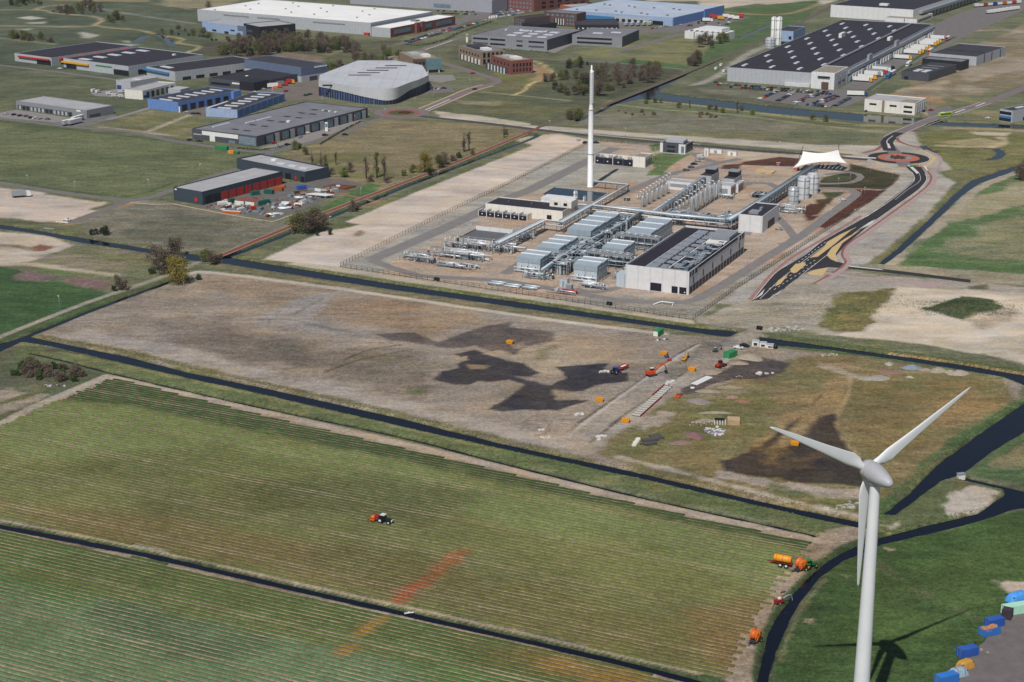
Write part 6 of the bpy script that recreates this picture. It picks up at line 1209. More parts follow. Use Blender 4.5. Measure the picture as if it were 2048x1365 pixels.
# lamp posts
LP_ = MB().tube([(0, 0, 0), (0, 0, 7.5)], .1, 5, .06).mesh('pole', [GALV]); LH_ = MB().box(-.2, .2, -.1, .9, 7.4, 7.6).mesh('lamp_head', [WHTB])
def lamp(px, label, grp, sc=1.0):
    e = thing('lamp_post', label, 'lamp post', G(*px), RNG.random() * 6, grp); link('pole', LP_, e); link('lamp_head', LH_, e); e.scale = (sc, sc, sc)
for p in ((1740,352),(1728,395),(1722,402),(1708,440),(1700,368),(1784,362),(1676,376),(1628,402),(1590,432),(1660,440)): lamp(p, 'slim lamp post among the planted beds beside the tent', 'lamp posts by the tent', .8)
for p in ((1300,590),(1180,598),(1060,560),(1240,440),(1320,350),(1500,520),(940,470),(830,545)): lamp(p, 'slim lamp post inside the plant yard', 'plant lamp posts', .8)
for p in ((120,624),(298,384),(150,388),(400,352),(460,325),(660,460),(722,402),(876,366),(57,375)): lamp(p, 'slim lamp post beside a grey road or path among the fields', 'field lamp posts')
for p in ((748,222),(868,198),(830,216),(645,212),(770,238),(710,252),(650,272),(940,178),(1400,300),(1250,278),(1100,262),(1560,306)): lamp(p, 'slim lamp post along the park roads', 'park lamp posts')
# ------------------------------------------------------------------ the wind turbine
def turbine():
    hub = G(1752, 949, 74.0); base = Vector((hub.x, hub.y, 0))
    e = thing('wind_turbine', 'white three-bladed wind turbine standing on the dark green meadow', 'wind turbine', base)
    wt = M('turbine_white', 'd6d9dd', .45, var=.05, scale=.15); gr = M('nacelle_grey', 'a2a3a8', .5, var=.12, scale=.25)
    yaw = math.radians(-24); tilt = math.radians(4)
    ax = Vector((math.sin(yaw) * math.cos(tilt), math.cos(yaw) * math.cos(tilt), math.sin(tilt)))      # points from tower to rotor
    r = Vector((math.cos(yaw), -math.sin(yaw), 0)); up = r.cross(ax)
    if up.z < 0: up = -up
    H = 72.0
    MB().lathe([(2.5, 0), (2.5, .4), (2.12, .5), (1.95, 20), (1.6, 45), (1.22, H)], 28).build('tower', wt, e)
    for z in (24, 48): MB().lathe([(2.12 - z * .0135, z), (2.17 - z * .0135, z + .05), (2.17 - z * .0135, z + .2), (2.1 - z * .0135, z + .25)], 28).build('tower_joint', gr, e)
    MB().lathe([(1.3, 71.4), (1.7, 71.8), (1.7, 72.6)], 20).build('yaw_ring', gr, e)
    c = Vector((0, 0, 74.0))
    def ring_body(prof, n, name, mat, squash=1.0):
        vs = []
        for t, rad in prof:
            for j in range(n):
                a = 2 * math.pi * j / n
                vs.append(c + ax * t + r * (rad * math.cos(a)) + up * (rad * squash * math.sin(a)))
        k = len(prof)
        return MB().add(vs, [(i * n + j, i * n + (j + 1) % n, (i + 1) * n + (j + 1) % n, (i + 1) * n + j) for i in range(k - 1) for j in range(n)], True).build(name, mat, e)
    ring_body([(-6.2, .02), (-6.1, .5), (-5.6, .95), (-4.2, 1.55), (-2.2, 2.1), (0, 2.45), (1.6, 2.5), (2.1, 2.4)], 22, 'nacelle', gr)
    ring_body([(2.15, 2.2), (2.3, 2.35), (3.4, 2.3), (4.4, 1.8), (5.2, .95), (5.5, .02)], 22, 'spinner', gr)
    for k in range(3):
        a = math.radians(32 + 120 * k)
        d = r * math.cos(a) + up * math.sin(a); tdir = -r * math.sin(a) + up * math.cos(a)
        st = [(1.4, .8, .8, 0), (2.6, .85, .75, 10), (4.2, 1.3, .5, 22), (6.5, 1.55, .38, 20), (10, 1.3, .28, 14), (15, 1.02, .2, 9), (21, .78, .14, 5), (27, .52, .09, 2), (31, .3, .05, 0), (32.3, .08, .03, 0)]
        vs = []; n = 12
        for s, ch, th, tw in st:
            ca, sa = math.cos(math.radians(tw * .3)), math.sin(math.radians(tw * .3))
            cd = tdir * ca + ax * sa; nd = ax * ca - tdir * sa
            for j in range(n):
                q = 2 * math.pi * j / n
                x = math.cos(q); y = math.sin(q)
                off = ch * .35 if s > 3 else 0
                vs.append(c + ax * 3.2 + d * s + cd * (ch * 1.1 * x - off) + nd * (th * y * (.6 + .4 * x if s > 3 else 1)))
        m = len(st)
        MB().add(vs, [(i * n + j, i * n + (j + 1) % n, (i + 1) * n + (j + 1) % n, (i + 1) * n + j) for i in range(m - 1) for j in range(n)] + [tuple((m - 1) * n + j for j in range(n))], True).build('blade', wt, e)
    MB().box(-.5, .5, -2.7, -2.2, .4, 2.6).build('door', gr, e)
turbine()
# ------------------------------------------------------------------ vehicles
RUB = M('rubber', '17171a', .9, var=.2); CARG = M('car_glass', '15181d', .1, spec=.7); CARCOL = {n: M('car_' + n, c, .3, .1, var=.05, spec=.6) for n, c in (('white', 'd4d4d2'), ('silver', '9a9ea3'), ('grey', '5c6066'), ('black', '1e1f23'), ('red', '9a2420'), ('blue', '2b4478'), ('green', '2d4a38'), ('beige', '8f8570'))}
def wheels(mb, xs, y, r, w=.25):
    for x in xs:
        for s in (-1, 1): mb.tube([(x, s * y - w / 2, r), (x, s * y + w / 2, r)], r, 10)
def car_mesh(n, van=False):
    mb = MB(); L = 4.4 if not van else 5.4; W = .88 if not van else .98
    if not van:
        prof = [(-2.2, .35), (-2.2, .85), (-1.6, .95), (-1.2, 1.38), (.3, 1.45), (1.1, .95), (2.1, .78), (2.2, .35)]
    else: prof = [(-2.7, .4), (-2.7, 2.3), (-2.5, 2.45), (1.2, 2.45), (2.1, 1.35), (2.65, 1.15), (2.7, .4)]
    k = len(prof)
    vs = [(x, s * (W if z < 1.0 or van else W * .86), z) for s in (-1, 1) for x, z in prof]
    mb.m(0).add(vs, [tuple(range(k)), tuple(range(2 * k - 1, k - 1, -1))] + [(i, k + i, k + (i + 1) % k, (i + 1) % k) for i in range(k)])
    mb.m(1)
    if not van:
        for s in (-1, 1): mb.add([(-1.5, s * (W * .9 + .02), .98), (1.0, s * (W * .9 + .02), .98), (.25, s * (W * .865 + .01), 1.38), (-1.15, s * (W * .865 + .01), 1.32)], [(0, 1, 2, 3)])
        mb.add([(.36, -.7, 1.44), (1.08, -.74, 1.0), (1.08, .74, 1.0), (.36, .7, 1.44)], [(0, 1, 2, 3)]); mb.add([(-1.62, -.7, 1.0), (-1.24, -.66, 1.4), (-1.24, .66, 1.4), (-1.62, .7, 1.0)], [(0, 1, 2, 3)])
    else:
        mb.add([(1.27, -.85, 2.4), (2.13, -.88, 1.4), (2.13, .88, 1.4), (1.27, .85, 2.4)], [(0, 1, 2, 3)])
        for s in (-1, 1): mb.add([(.6, s * 1.0, 1.5), (1.8, s * 1.0, 1.5), (1.2, s * 1.0, 2.2), (.6, s * 1.0, 2.2)], [(0, 1, 2, 3)])
    mb.m(2); wheels(mb, (-1.4, 1.4) if not van else (-1.7, 1.7), W - .08, .34)
    return mb.mesh('van' if van else 'car', [CARCOL[n], CARG, RUB])
CARM = {}
def car(px, az, colr, place, grp, van=False, z=0.05):
    key = (colr, van)
    if key not in CARM: CARM[key] = car_mesh(colr, van)
    o = link('parked_van' if van else 'parked_car', CARM[key]); g = G(*px); o.location = (g.x, g.y, z)
    o.rotation_euler = (0, 0, math.pi / 2 - math.radians(az))
    tag(o, '%s %s %s' % (colr, 'van' if van else 'car', place), 'van' if van else 'car', grp)
    return o
cr = random.Random(12)
PAL = ['white', 'silver', 'silver', 'grey', 'grey', 'black', 'black', 'blue', 'red', 'silver', 'green', 'beige', 'black', 'blue']
def car_row(p0, p1, n, az, place, grp, skip=.12):
    for i in range(n):
        if cr.random() < skip: continue
        t = i / max(n - 1, 1)
        car((p0[0] + (p1[0] - p0[0]) * t, p0[1] + (p1[1] - p0[1]) * t), az + (180 if cr.random() < .5 else 0) + cr.uniform(-3, 3), cr.choice(PAL), place, grp)
wh = 'parked before the black-roofed distribution warehouse'; gw = 'cars at the distribution warehouse'
car_row((1466,171), (1655,185.5), 30, 26, wh, gw); car_row((1462,175.5), (1660,190), 28, 26, wh, gw)
for a, b in (((1520,199),(1559,182)), ((1556,203),(1588,186)), ((1592,206),(1628,189)), ((1600,206),(1634,191)), ((1630,208),(1668,193)), ((1638,209),(1674,195)), ((1670,213),(1698,198))): car_row(a, b, 11, 112, wh, gw)
car_row((1592,209.5), (1660,215), 10, 26, wh, gw)
pl_ = 'parked near the brick office wing of the huge warehouse'; gp = 'cars at the brick office wing'
car_row((820,86), (972,42), 26, 110, pl_, gp); car_row((812,84), (900,58), 14, 110, pl_, gp); car_row((876,28), (950,30), 16, 30, pl_, gp); car_row((870,23), (946,25), 14, 30, pl_, gp); car_row((985,34), (1040,22), 14, 100, pl_, gp); car_row((1000,36), (1060,24), 14, 100, pl_, gp); car_row((985,29), (1030,18), 12, 100, pl_, gp); car_row((858,54), (896,46), 6, 110, pl_, gp)
car_row((1296,60), (1330,54), 5, 40, 'standing in the yard beside the pale blue warehouse', 'cars beside the blue warehouse')
for i in range(34): car((1345 + cr.random() * 120, 34 + cr.random() * 20), cr.choice((20, 110)), cr.choice(PAL), 'standing in the yard beside the pale blue warehouse', 'cars beside the blue warehouse')
for p, a, c in (((862,176),20,'white'),((870,178),20,'silver'),((878,180),20,'white'),((888,178),100,'black'),((864,180),20,'grey'),((820,160),70,'white'),((812,162),70,'red')): car(p, a, c, 'parked beside the silver curved hall', 'cars at the silver hall')
for p, a, c in (((12,229),100,'silver'),((28,231),30,'black'),((40,233),30,'black'),((52,234),30,'grey'),((62,237),30,'black'),((70,238),30,'white'),((80,239),30,'silver'),((95,240),110,'grey')): car(p, a, c, 'parked in front of the long white shed', 'cars at the long shed')
for p, a, c in (((380,282),110,'black'),((390,283),110,'grey'),((400,284),110,'black'),((548,288),40,'red'),((575,291),60,'black'),((560,293),60,'silver'),((615,268),60,'white'),((650,272),60,'black'),((642,250),30,'blue'),((628,258),30,'grey'),((680,236),30,'blue'),((600,276),30,'silver')): car(p, a, c, 'parked on the showroom forecourt', 'cars at the showroom')
for p, a, c in (((1842,216),25,'white'),((1850,218),25,'red'),((1858,219),25,'silver'),((1862,222),60,'red'),((1848,224),25,'black'),((1732,224),20,'blue')): car(p, a, c, 'parked at the beige office by the canal', 'cars at the beige office')
for p, a, c in (((1382,336),70,'grey'),((1388,330),70,'black'),((1395,324),70,'silver'),((1402,319),70,'silver'),((1372,342),70,'grey')): car(p, a, c, 'parked on the lane beside the control building', 'cars at the control building')
car((1402,317), 70, 'white', 'parked beside the control building lawn', None, True); car((1685,402), 60, 'white', 'standing on the planted plant road near the tanks', None); car((1558,460), 110, 'silver', 'standing beside the square service building', None); car((1156,282), 30, 'white', 'standing at the far end of the long sand lot', 'cars on the sand lot'); car((1170,287), 30, 'black', 'standing at the far end of the long sand lot', 'cars on the sand lot'); car((1192,287), 95, 'black', 'standing at the far end of the long sand lot', 'cars on the sand lot')
car((134,442), 100, 'white', 'standing at the end of the short dead-end road', None); car((1477,698), 110, 'white', 'standing beside the green container on the building site', None); car((1489,694), 110, 'black', 'standing behind the white car on the building site', None); car((1976,238), 70, 'white', 'parked beside the blue and grey office', None); car((946,148), 60, 'red', 'driving past the brick offices', None); car((950,180), 70, 'black', 'driving on the winding mauve road', None); car((690,271), 100, 'black', 'driving on the road in front of the showroom', None)
for p, a in (((188,184),30), ((197,186),30), ((219,190),60), ((230,194),60), ((243,186),60), ((244,195),60)): car(p, a, 'white', 'parked beside the cream-fronted hall', 'white vans at the cream hall', True)
for p, c in (((452,404),'white'),((530,362),'white'),((538,364),'silver'),((553,366),'green'),((562,367),'green')): car(p, 40, c, 'parked before the red roller doors', 'cars at the slate halls')
for p, a in (((1449,145),30),((1443,133),30),((1433,140),30)): car(p, a, 'white', 'parked along the far side of the distribution warehouse', 'white vans at the distribution warehouse', True)
for p, c in (((1440,170),'white'),((1432,166),'blue'),((1438,171),'red'),((1452,170),'silver')): car(p, 60, c, 'parked at the corner of the distribution warehouse', 'cars at the warehouse corner')
for p, a, c in (((528,180),70,'silver'),((510,186),70,'white'),((557,196),30,'red'),((572,184),30,'red'),((555,190),60,'silver'),((612,192),40,'green'),((620,190),40,'green'),((375,226),100,'silver'),((387,229),100,'black'),((396,229),100,'black'),((120,139),60,'white'),((130,138),60,'grey'),((146,138),60,'green')): car(p, a, c, 'parked among the blue and dark warehouses', 'cars among the warehouses')
# trucks
def truck(px, az, cab, trailer, label, grp=None, tl=13.4, notractor=False, world=None):
    g = G(*px) if world is None else world
    e = thing('trailer' if notractor else 'truck', label, 'trailer' if notractor else 'truck', (g.x, g.y, .05), math.pi / 2 - math.radians(az), grp)
    b = MB().box(-tl, 0, -1.27, 1.27, 1.15, 4.0).build('box_body', trailer, e)
    MB().box(-tl - .04, -tl, -1.2, 1.2, 1.2, 3.95).build('rear_door', GALV, b)
    mb = MB(); wheels(mb, (-tl + 1.6, -tl + 2.9, -tl + 4.2), 1.05, .5); mb.build('trailer_wheels', RUB, e); MB().box(-tl, -.5, -1.1, 1.1, .8, 1.1).build('chassis', DKST, e)
    if not notractor:
        c = MB().add([(.5, -1.25, .7), (2.9, -1.25, .7), (2.95, -1.25, 1.9), (2.5, -1.2, 3.3), (.5, -1.2, 3.7), (.5, 1.25, .7), (2.9, 1.25, .7), (2.95, 1.25, 1.9), (2.5, 1.2, 3.3), (.5, 1.2, 3.7)], [(0, 1, 2, 3, 4), (9, 8, 7, 6, 5), (0, 5, 6, 1), (1, 6, 7, 2), (2, 7, 8, 3), (3, 8, 9, 4), (4, 9, 5, 0)]).build('cab', cab, e)
        MB().add([(2.98, -1.1, 2.0), (2.98, 1.1, 2.0), (2.6, 1.08, 3.2), (2.6, -1.08, 3.2)], [(0, 1, 2, 3)]).build('windscreen', CARG, c)
        mb = MB(); wheels(mb, (2.2, -1.4), 1.05, .5); mb.build('tractor_wheels', RUB, e)
    return e
def dcpt(x, v): return DC.a + DC.ex * (DC.W + x) + DC.ey * (DC.D * v)
dk = [(.125, YELB, WHTB, 'yellow'), (.165, YELB, WHTB, 'yellow'), (.225, WHTB, WHTB, 'white'), (.26, REDB, GALV, 'red'), (.30, WHTB, WHTB, 'white'), (.335, GLASS, GALV, 'dark'), (.52, YELB, WHTB, 'yellow'), (.62, YELB, WHTB, 'yellow'), (.65, YELB, WHTB, 'yellow'), (.70, YELB, WHTB, 'yellow'), (.73, YELB, WHTB, 'yellow'), (.80, YELB, WHTB, 'yellow'), (.83, YELB, WHTB, 'yellow'), (.86, YELB, WHTB, 'yellow'), (.93, ORAB, WHTB, 'orange')]
for v, c, t, nm in dk: truck(None, 115.5, c, t, 'truck with %s cab backed against the docks of the distribution warehouse' % nm, 'trucks at the docks', world=dcpt(17, v))
truck((1728,193), 100, NAVY, WHTB, 'long white truck with blue cab standing at the corner of the truck yard'); truck((1775,158), 205, BLUB, BLUB, 'dark blue rigid truck on the green strip of the truck yard', tl=8); truck((1782,153), 205, NAVY, WHTB, 'white trailer with dark blue cab queueing on the green strip'); truck((1815,134), 205, WHTB, WHTB, 'all white truck queueing behind the blue-cabbed one'); truck((1858,108), 205, ORAB, WHTB, 'truck with orange cab queueing on the green strip'); truck((1894,82), 205, REDB, WHTB, 'white truck with red cab farthest along the green strip', tl=9); truck((1762,152), 30, WHTB, WHTB, 'short white truck in the middle of the truck yard', tl=6)
ribbon('grass_strip', [(1735,182),(1800,138),(1860,100),(1910,74)], 4.0, .045, M('strip_green', '46552f', .95, var=.3), 'green strip down the middle of the truck yard')
for i in range(9): truck((1965 + i * 9.5, 14 - i * .8), 60, WHTB, (WHTB, REDB, WHTB, NAVY, WHTB, ORAB)[i % 6] if i % 2 else WHTB, 'parked trailer in the far row of the upper truck yard', 'far trailer row', notractor=True)
for i in range(7): truck((1990 + i * 8, 27 - i * 1.2), 60, WHTB, WHTB, 'white trailer in the front row of the upper truck yard', 'front trailer row', notractor=True)
truck((145,246), 200, ORAB, WHTB, 'white trailer with red-brown cab at the long white shed'); truck((150,247), 25, WHTB, WHTB, 'middle white trailer parked at the long white shed', notractor=True); truck((162,246), 25, WHTB, WHTB, 'white trailer next to the dark corner of the long shed', notractor=True)
truck((556,176), 70, ORAB, WHTB, 'white trailer with orange cab beside the black-roofed hall'); truck((568,172), 70, REDB, RGRY, 'grey trailer with red cab beside the black-roofed hall'); truck((582,168), 70, YELB, REDB, 'red trailer with yellow cab beside the blue-grey hall'); truck((52,394), 70, WHTB, GALV, 'white and grey truck standing alone on the sand lot', tl=8)
truck((1420,44), 95, WHTB, WHTB, 'white truck beside the pale blue warehouse', tl=8)
for i, m in enumerate((REDB, REDB, YELB, WHTB, WHTB, WHTB, REDB)): truck((1428 + i * 10, 36 + (i % 3) * 2), 95, WHTB, m, 'parked %s body in the yard beyond the pale blue warehouse' % ('red' if m is REDB else 'yellow' if m is YELB else 'white'), 'bodies in the far yard', tl=7, notractor=True)
for i in range(5): truck((1255 + i * 12, 52 - i * .3), 25, WHTB, WHTB, 'white trailer backed into the bay of the pale blue warehouse', 'trailers in the blue bay', tl=7, notractor=True)
def bus():
    g = G(1890, 233.5); e = thing('bus', 'yellow-green bus crossing the canal bridge', 'bus', (g.x, g.y, .1), math.pi / 2 - math.radians(60))
    m = M('bus_green', 'a4bc4a', .4); b = MB().box(-6, 6, -1.27, 1.27, .5, 3.1).build('body', m, e)
    for s in (-1, 1):
        for i in range(5): MB().box(-5.4 + i * 2.1, -3.6 + i * 2.1, s * 1.28 - .02, s * 1.28 + .02, 1.4, 2.5).build('window', CARG, e)
    MB().box(6, 6.03, -1.1, 1.1, 1.2, 2.8).build('windscreen', CARG, e); mb = MB(); wheels(mb, (-3.5, 3.8), 1.1, .5); mb.build('wheels', RUB, e); MB().box(-4, -1, -.8, .8, 3.1, 3.35).build('roof_unit', WHTB, e)
bus()
BR = thing('bridge', 'low road bridge carrying the mauve road over the canal', 'bridge', G(1860, 246))
for s in (-1, 1):
    a, b = G(1832, 252) - BR.location, G(1896, 230) - BR.location; n = Vector((-(b - a).y, (b - a).x, 0)).normalized() * 5.2 * s
    MB().tube([a + n + Vector((0, 0, 1)), b + n + Vector((0, 0, 1))], .08, 4).build('railing', GALV, BR)
    MB().tube([a + n - Vector((0, 0, .35)), b + n - Vector((0, 0, .35))], .35, 4).build('edge_beam', CONC, BR)
# ------------------------------------------------------------------ farm machines
def wheel(e, x, y, r, w=.5, rim=None):
    t = MB().lathe([(r * .55, -w / 2), (r * .95, -w / 2), (r, -w / 4), (r, w / 4), (r * .95, w / 2), (r * .55, w / 2)], 16, (x, y, r), 'y').build('wheel', RUB, e)
    MB().lathe([(.01, -w * .42), (r * .58, -w * .45), (r * .58, w * .45), (.01, w * .42)], 12, (x, y, r), 'y').build('rim', rim or WHTB, t)
def tractor(px, az, m, roof, label, rim=None):
    e = thing('tractor', label, 'tractor', G(*px) + Vector((0, 0, .05)), math.pi / 2 - math.radians(az))
    MB().add([(.6, -.5, .9), (3.0, -.42, .9), (3.0, -.42, 1.6), (.6, -.5, 1.95), (.6, .5, .9), (3.0, .42, .9), (3.0, .42, 1.6), (.6, .5, 1.95)], [(0, 1, 2, 3), (7, 6, 5, 4), (1, 5, 6, 2), (3, 2, 6, 7), (0, 4, 5, 1)]).build('bonnet', m, e)
    c = MB().add([(-1.0, -.8, 1.1), (.7, -.8, 1.1), (.5, -.75, 2.75), (-.9, -.75, 2.75), (-1.0, .8, 1.1), (.7, .8, 1.1), (.5, .75, 2.75), (-.9, .75, 2.75)], [(0, 1, 2, 3), (7, 6, 5, 4), (1, 5, 6, 2), (0, 3, 7, 4)]).build('cab', CARG, e)
    MB().box(-1.05, .65, -.88, .88, 2.75, 2.95).build('cab_roof', roof, c); MB().box(-1.3, 2.8, -.35, .35, .6, 1.0).build('chassis', DKST, e)
    for s in (-1, 1): wheel(e, -.9, s * 1.0, .9, .55, rim); wheel(e, 2.2, s * .95, .62, .42, rim); MB().box(-1.5, -.2, s * 1.0 - .3, s * 1.0 + .3, 1.75, 1.9).build('mudguard', m, e)
    return e
e = tractor((768,1046), 115.2, M('tractor_dark', '1d242c', .4), M('cab_roof_pale', 'c5d2cf', .5), 'dark tractor with a pale cab roof working in the tulip rows')
MB().box(2.9, 3.2, -.5, .5, .9, 1.5).build('front_weight', WHTB, e)
e2 = thing('sprayer', 'red and orange sprayer mounted behind the dark tractor', 'sprayer', e.location, e.rotation_euler[2])
MB().box(-3.0, -1.5, -.9, .9, .9, 2.3).build('tank', M('paint_darkred', '8c2a26', .5), e2); MB().lathe([(.05, -.8), (.7, -.8), (.7, .8), (.05, .8)], 12, (-3.9, 0, 1.3), 'y').build('drum', M('paint_orange2', 'cf6420', .5), e2); MB().box(-4.9, -3.0, -1.2, 1.2, .5, .75).build('frame', MATS['paint_orange2'], e2); MB().box(-5.0, -4.8, -2.2, 2.2, .6, .9).build('boom', MATS['paint_darkred'], e2)
OR2 = MATS['paint_orange2']; DR = MATS['paint_darkred']; OYL = M('paint_amber', 'd8901c', .5, var=.1)
e = thing('slurry_tanker', 'amber tank trailer on a red two-axle chassis at the edge of the tulip field', 'trailer', G(1566, 1133), math.pi / 2 - math.radians(115))
MB().lathe([(.02, -3.0), (.9, -2.95), (1.15, -2.6), (1.15, 2.2), (.9, 2.55), (.02, 2.6)], 18, (0, 0, 2.6), 'x').build('tank', OYL, e)
MB().box(-3.4, 2.8, -.5, .5, 1.1, 1.45).build('chassis', DR, e); MB().add([(-3.4, -.5, 1.0), (-5.0, -.1, .8), (-5.0, .1, .8), (-3.4, .5, 1.0), (-3.4, -.5, 1.3), (-5, -.1, 1.0), (-5, .1, 1.0), (-3.4, .5, 1.3)], [(0, 1, 2, 3), (4, 7, 6, 5), (0, 4, 5, 1), (3, 2, 6, 7), (1, 5, 6, 2)]).build('drawbar', DR, e)
for x in (-.6, 1.3):
    for s in (-1, 1): wheel(e, x, s * 1.1, .75, .6)
for x in (-2, 0, 2): MB().lathe([(1.16, -.1), (1.2, -.1), (1.2, .1), (1.16, .1)], 18, (x, 0, 2.6), 'x').build('strap', OR2, e)
tractor((1617,1137), 60, M('paint_tractor_green', '2f7a3a', .4), MATS['paint_tractor_green'], 'green tractor parked on the dirt track beside the curved canal', YELB)
def reel(px, az, label):
    e = thing('hose_reel', label, 'hose reel', G(*px), math.pi / 2 - math.radians(az))
    d = MB().lathe([(.3, -.9), (1.75, -.95), (1.75, -.8), (1.35, -.75), (1.35, .75), (1.75, .8), (1.75, .95), (.3, .9)], 20, (0, 0, 2.2), 'y').build('drum', OR2, e)
    for k in range(6): MB().tube([(0, -.98, 2.2), (1.7 * math.cos(k * 1.047), -.98, 2.2 + 1.7 * math.sin(k * 1.047))], .07, 4).build('spoke', OYL, d)
    MB().box(-2.0, 1.8, -1.0, 1.0, .5, .75).build('frame', DKST, e); MB().tube([(-1.9, 0, .6), (-3.8, 0, .6)], .14, 5).build('drawbar', DKST, e)
    for s in (-1, 1): MB().tube([(-1.2, s * 1.05, .7), (0, s * 1.05, 2.2), (1.2, s * 1.05, .7)], .12, 5).build('bracket', OR2, e); wheel(e, .9, s * 1.25, .5, .35)
    MB().tube([(-2.2, -1.4, .2), (-2.2, 1.4, .2)], .08, 5).build('stabiliser', DKST, e)
reel((1602,1141), 60, 'orange hose reel hitched behind the green tractor'); reel((1511,1284), 40, 'orange hose reel standing alone on the dirt track')
e = thing('pump', 'small red pump trailer with a pale suction arm reaching into the canal', 'pump', G(1558, 1208), math.pi / 2 - math.radians(60))
MB().box(-1.5, 1.3, -.7, .7, .6, 1.6).build('housing', DR, e); MB().box(-.4, .5, -.4, .4, 1.6, 2.0).build('engine', WHTB, e); MB().tube([(1.2, 0, 1.4), (3.2, 0, 2.0), (4.6, .2, 1.7), (5.2, .3, .2), (5.2, .3, -.7)], .14, 6).build('suction_arm', M('pipe_paleblue', '8fa6c0', .4), e); MB().tube([(-1.5, 0, .4), (-3.0, -.8, .1), (-4.2, -2.2, .1)], .09, 5).build('hose', DKST, e)
for s in (-1, 1): wheel(e, -.3, s * .85, .4, .25)
e = thing('plough', 'small dark implement lying on the dirt track near the pump', 'implement', G(1566, 1186), .6); MB().box(-1, 1, -.1, .1, .2, .4).build('beam', DKST, e); MB().tube([(0, -.6, .1), (0, .6, .7)], .1, 5).build('tine', DR, e)
# containers on the asphalt pad
def container(px, az, m, label, L=6.0, W=2.45, h=2.5, top=None, grp=None, fill=None, cat='container', name='container'):
    e = thing(name, label, cat, G(*px) + Vector((0, 0, .03)), math.pi / 2 - math.radians(az), grp)
    mb = MB(); n = 16; t = .06
    for k in range(2):
        y = (0, W)[k]
        for i in range(n): mb.box(i * L / n, (i + .5) * L / n, y - t, y + t, .12, h - .1)
    mb.box(0, L, .02, W - .02, .1, h - .02, top=fill is None)
    b = mb.build('body', m, e)
    for x in (0, L):
        for y in (0, W): MB().box(x - .1, x + .1, y - .1, y + .1, 0, h + .02).build('corner_post', m, b)
    if fill is None: MB().box(.02, L - .02, .02, W - .02, h - .015, h + .03).build('roof', top or m, e)
    else:
        r_ = random.Random(int(px[0])); mb = MB()
        for i in range(40): x, y, s = .3 + r_.random() * (L - .6), .3 + r_.random() * (W - .6), .2 + r_.random() * .4; mb.box(x - s, x + s, y - s * .7, y + s * .7, h - .8, h - .25 + r_.random() * .4)
        mb.build('load', fill, e)
    for y in (W * .3, W * .7): MB().box(-.06, 0, y - .03, y + .03, .2, h - .2).build('lock_bar', GALV, e)
    return e
def tarp(px, az, m, label, L=5.5, W=3.2, h=2.2, straps=None):
    e = thing('covered_heap', label, 'covered heap', G(*px) + Vector((0, 0, .03)), math.pi / 2 - math.radians(az))
    r_ = random.Random(int(px[0])); nx, ny = 14, 10; vs = []
    for j in range(ny + 1):
        for i in range(nx + 1):
            u, v = i / nx * 2 - 1, j / ny * 2 - 1
            k = (max(0, 1 - abs(u) ** 5)) * (max(0, 1 - abs(v) ** 4))
            vs.append((u * L / 2 * (1 + .04 * r_.random()), v * W / 2 * (1 + .05 * r_.random()), h * k ** .6 * (.9 + .12 * r_.random())))
    MB().add(vs, [(j * (nx + 1) + i, j * (nx + 1) + i + 1, (j + 1) * (nx + 1) + i + 1, (j + 1) * (nx + 1) + i) for j in range(ny) for i in range(nx)], True).build('sheet', m, e)
    if straps:
        for x in (-L * .2, L * .22): MB().tube([(x, -W / 2, .1), (x, -W * .42, h * .95), (x, 0, h * 1.05), (x, W * .42, h * .95), (x, W / 2, .1)], .06, 4).build('strap', straps, e)
    MB().box(-L * .42, L * .42, -W * .4, W * .4, 0, h * .7).build('load', DKST, e)
cb = M('container_blue', '2f5aa8', .5, var=.15); cb2 = M('container_midblue', '3573c0', .5, var=.15); mint = M('container_mint', 'a9d6bf', .5, var=.08)
tarp((2034,1200), 60, M('tarp_skyblue', '4a94dc', .6, var=.12), 'sky blue tarpaulin heap behind the mint container', 7, 3.5, 2.6); container((2012,1234), 72, mint, 'pale mint green container on the asphalt pad', 8, 2.6, 2.8); container((2003,1238), 118, M('container_plum', '3d343c', .6), 'dark plum skip between the mint and blue containers', 2.6, 2.4, 3.0)
container((1979,1259), 66, cb, 'closed dark blue container next to the plum skip', 5.2); container((1967,1276), 68, cb2, 'open blue container filled with orange and white scrap', 5.6, 2.4, 2.3, fill=M('scrap_mix', 'c08a62', .8, var=.6, scale=2.5)); container((1923,1319), 66, cb, 'dark blue container beside the ochre tarpaulin heap', 5.6); tarp((1930,1335), 60, M('tarp_ochre', 'b98a3c', .7, var=.15), 'ochre tarpaulin heap beside the dark blue container', 5, 3.0, 2.4); tarp((1916,1350), 66, M('tarp_paleblue', '8fa5b4', .6, var=.2), 'pale grey-blue wrapped load with red straps', 5.4, 3.2, 2.3, DR); container((1880,1374), 66, cb2, 'blue container at the tip of the asphalt pad', 6)
for px in ((1975,1306), (1962,1300)): e = thing('debris', 'small pale scrap lying on the asphalt pad', 'debris', G(*px), px[0], 'scraps on the pad'); MB().box(-.5, .5, -.2, .2, 0, .15).build('plank', CONC, e); MB().box(-.2, .3, -.4, -.2, 0, .2).build('block', CONC, e)
psheet('asphalt_pad', [(1872,1400),(1898,1350),(1935,1312),(1968,1285),(1988,1252),(2012,1228),(2060,1206),(2140,1190),(2140,1430),(1860,1430)], .025, M('pad_asphalt', '6a6363', .95, var=.22, scale=.25), 'grey asphalt pad where the containers stand')
e = thing('sluice', 'small white sluice hut at the branching of the canals', 'sluice', G(1922, 956), .3); MB().box(-1.2, 1.2, -.8, .8, -.6, 1.5).build('hut', WHTB, e); MB().box(-1.4, 1.4, -1, 1, 1.5, 1.65).build('roof', GALV, e); MB().tube([(-2.5, -1, .6), (-1.2, 0, .8)], .08, 4).build('railing', GALV, e)
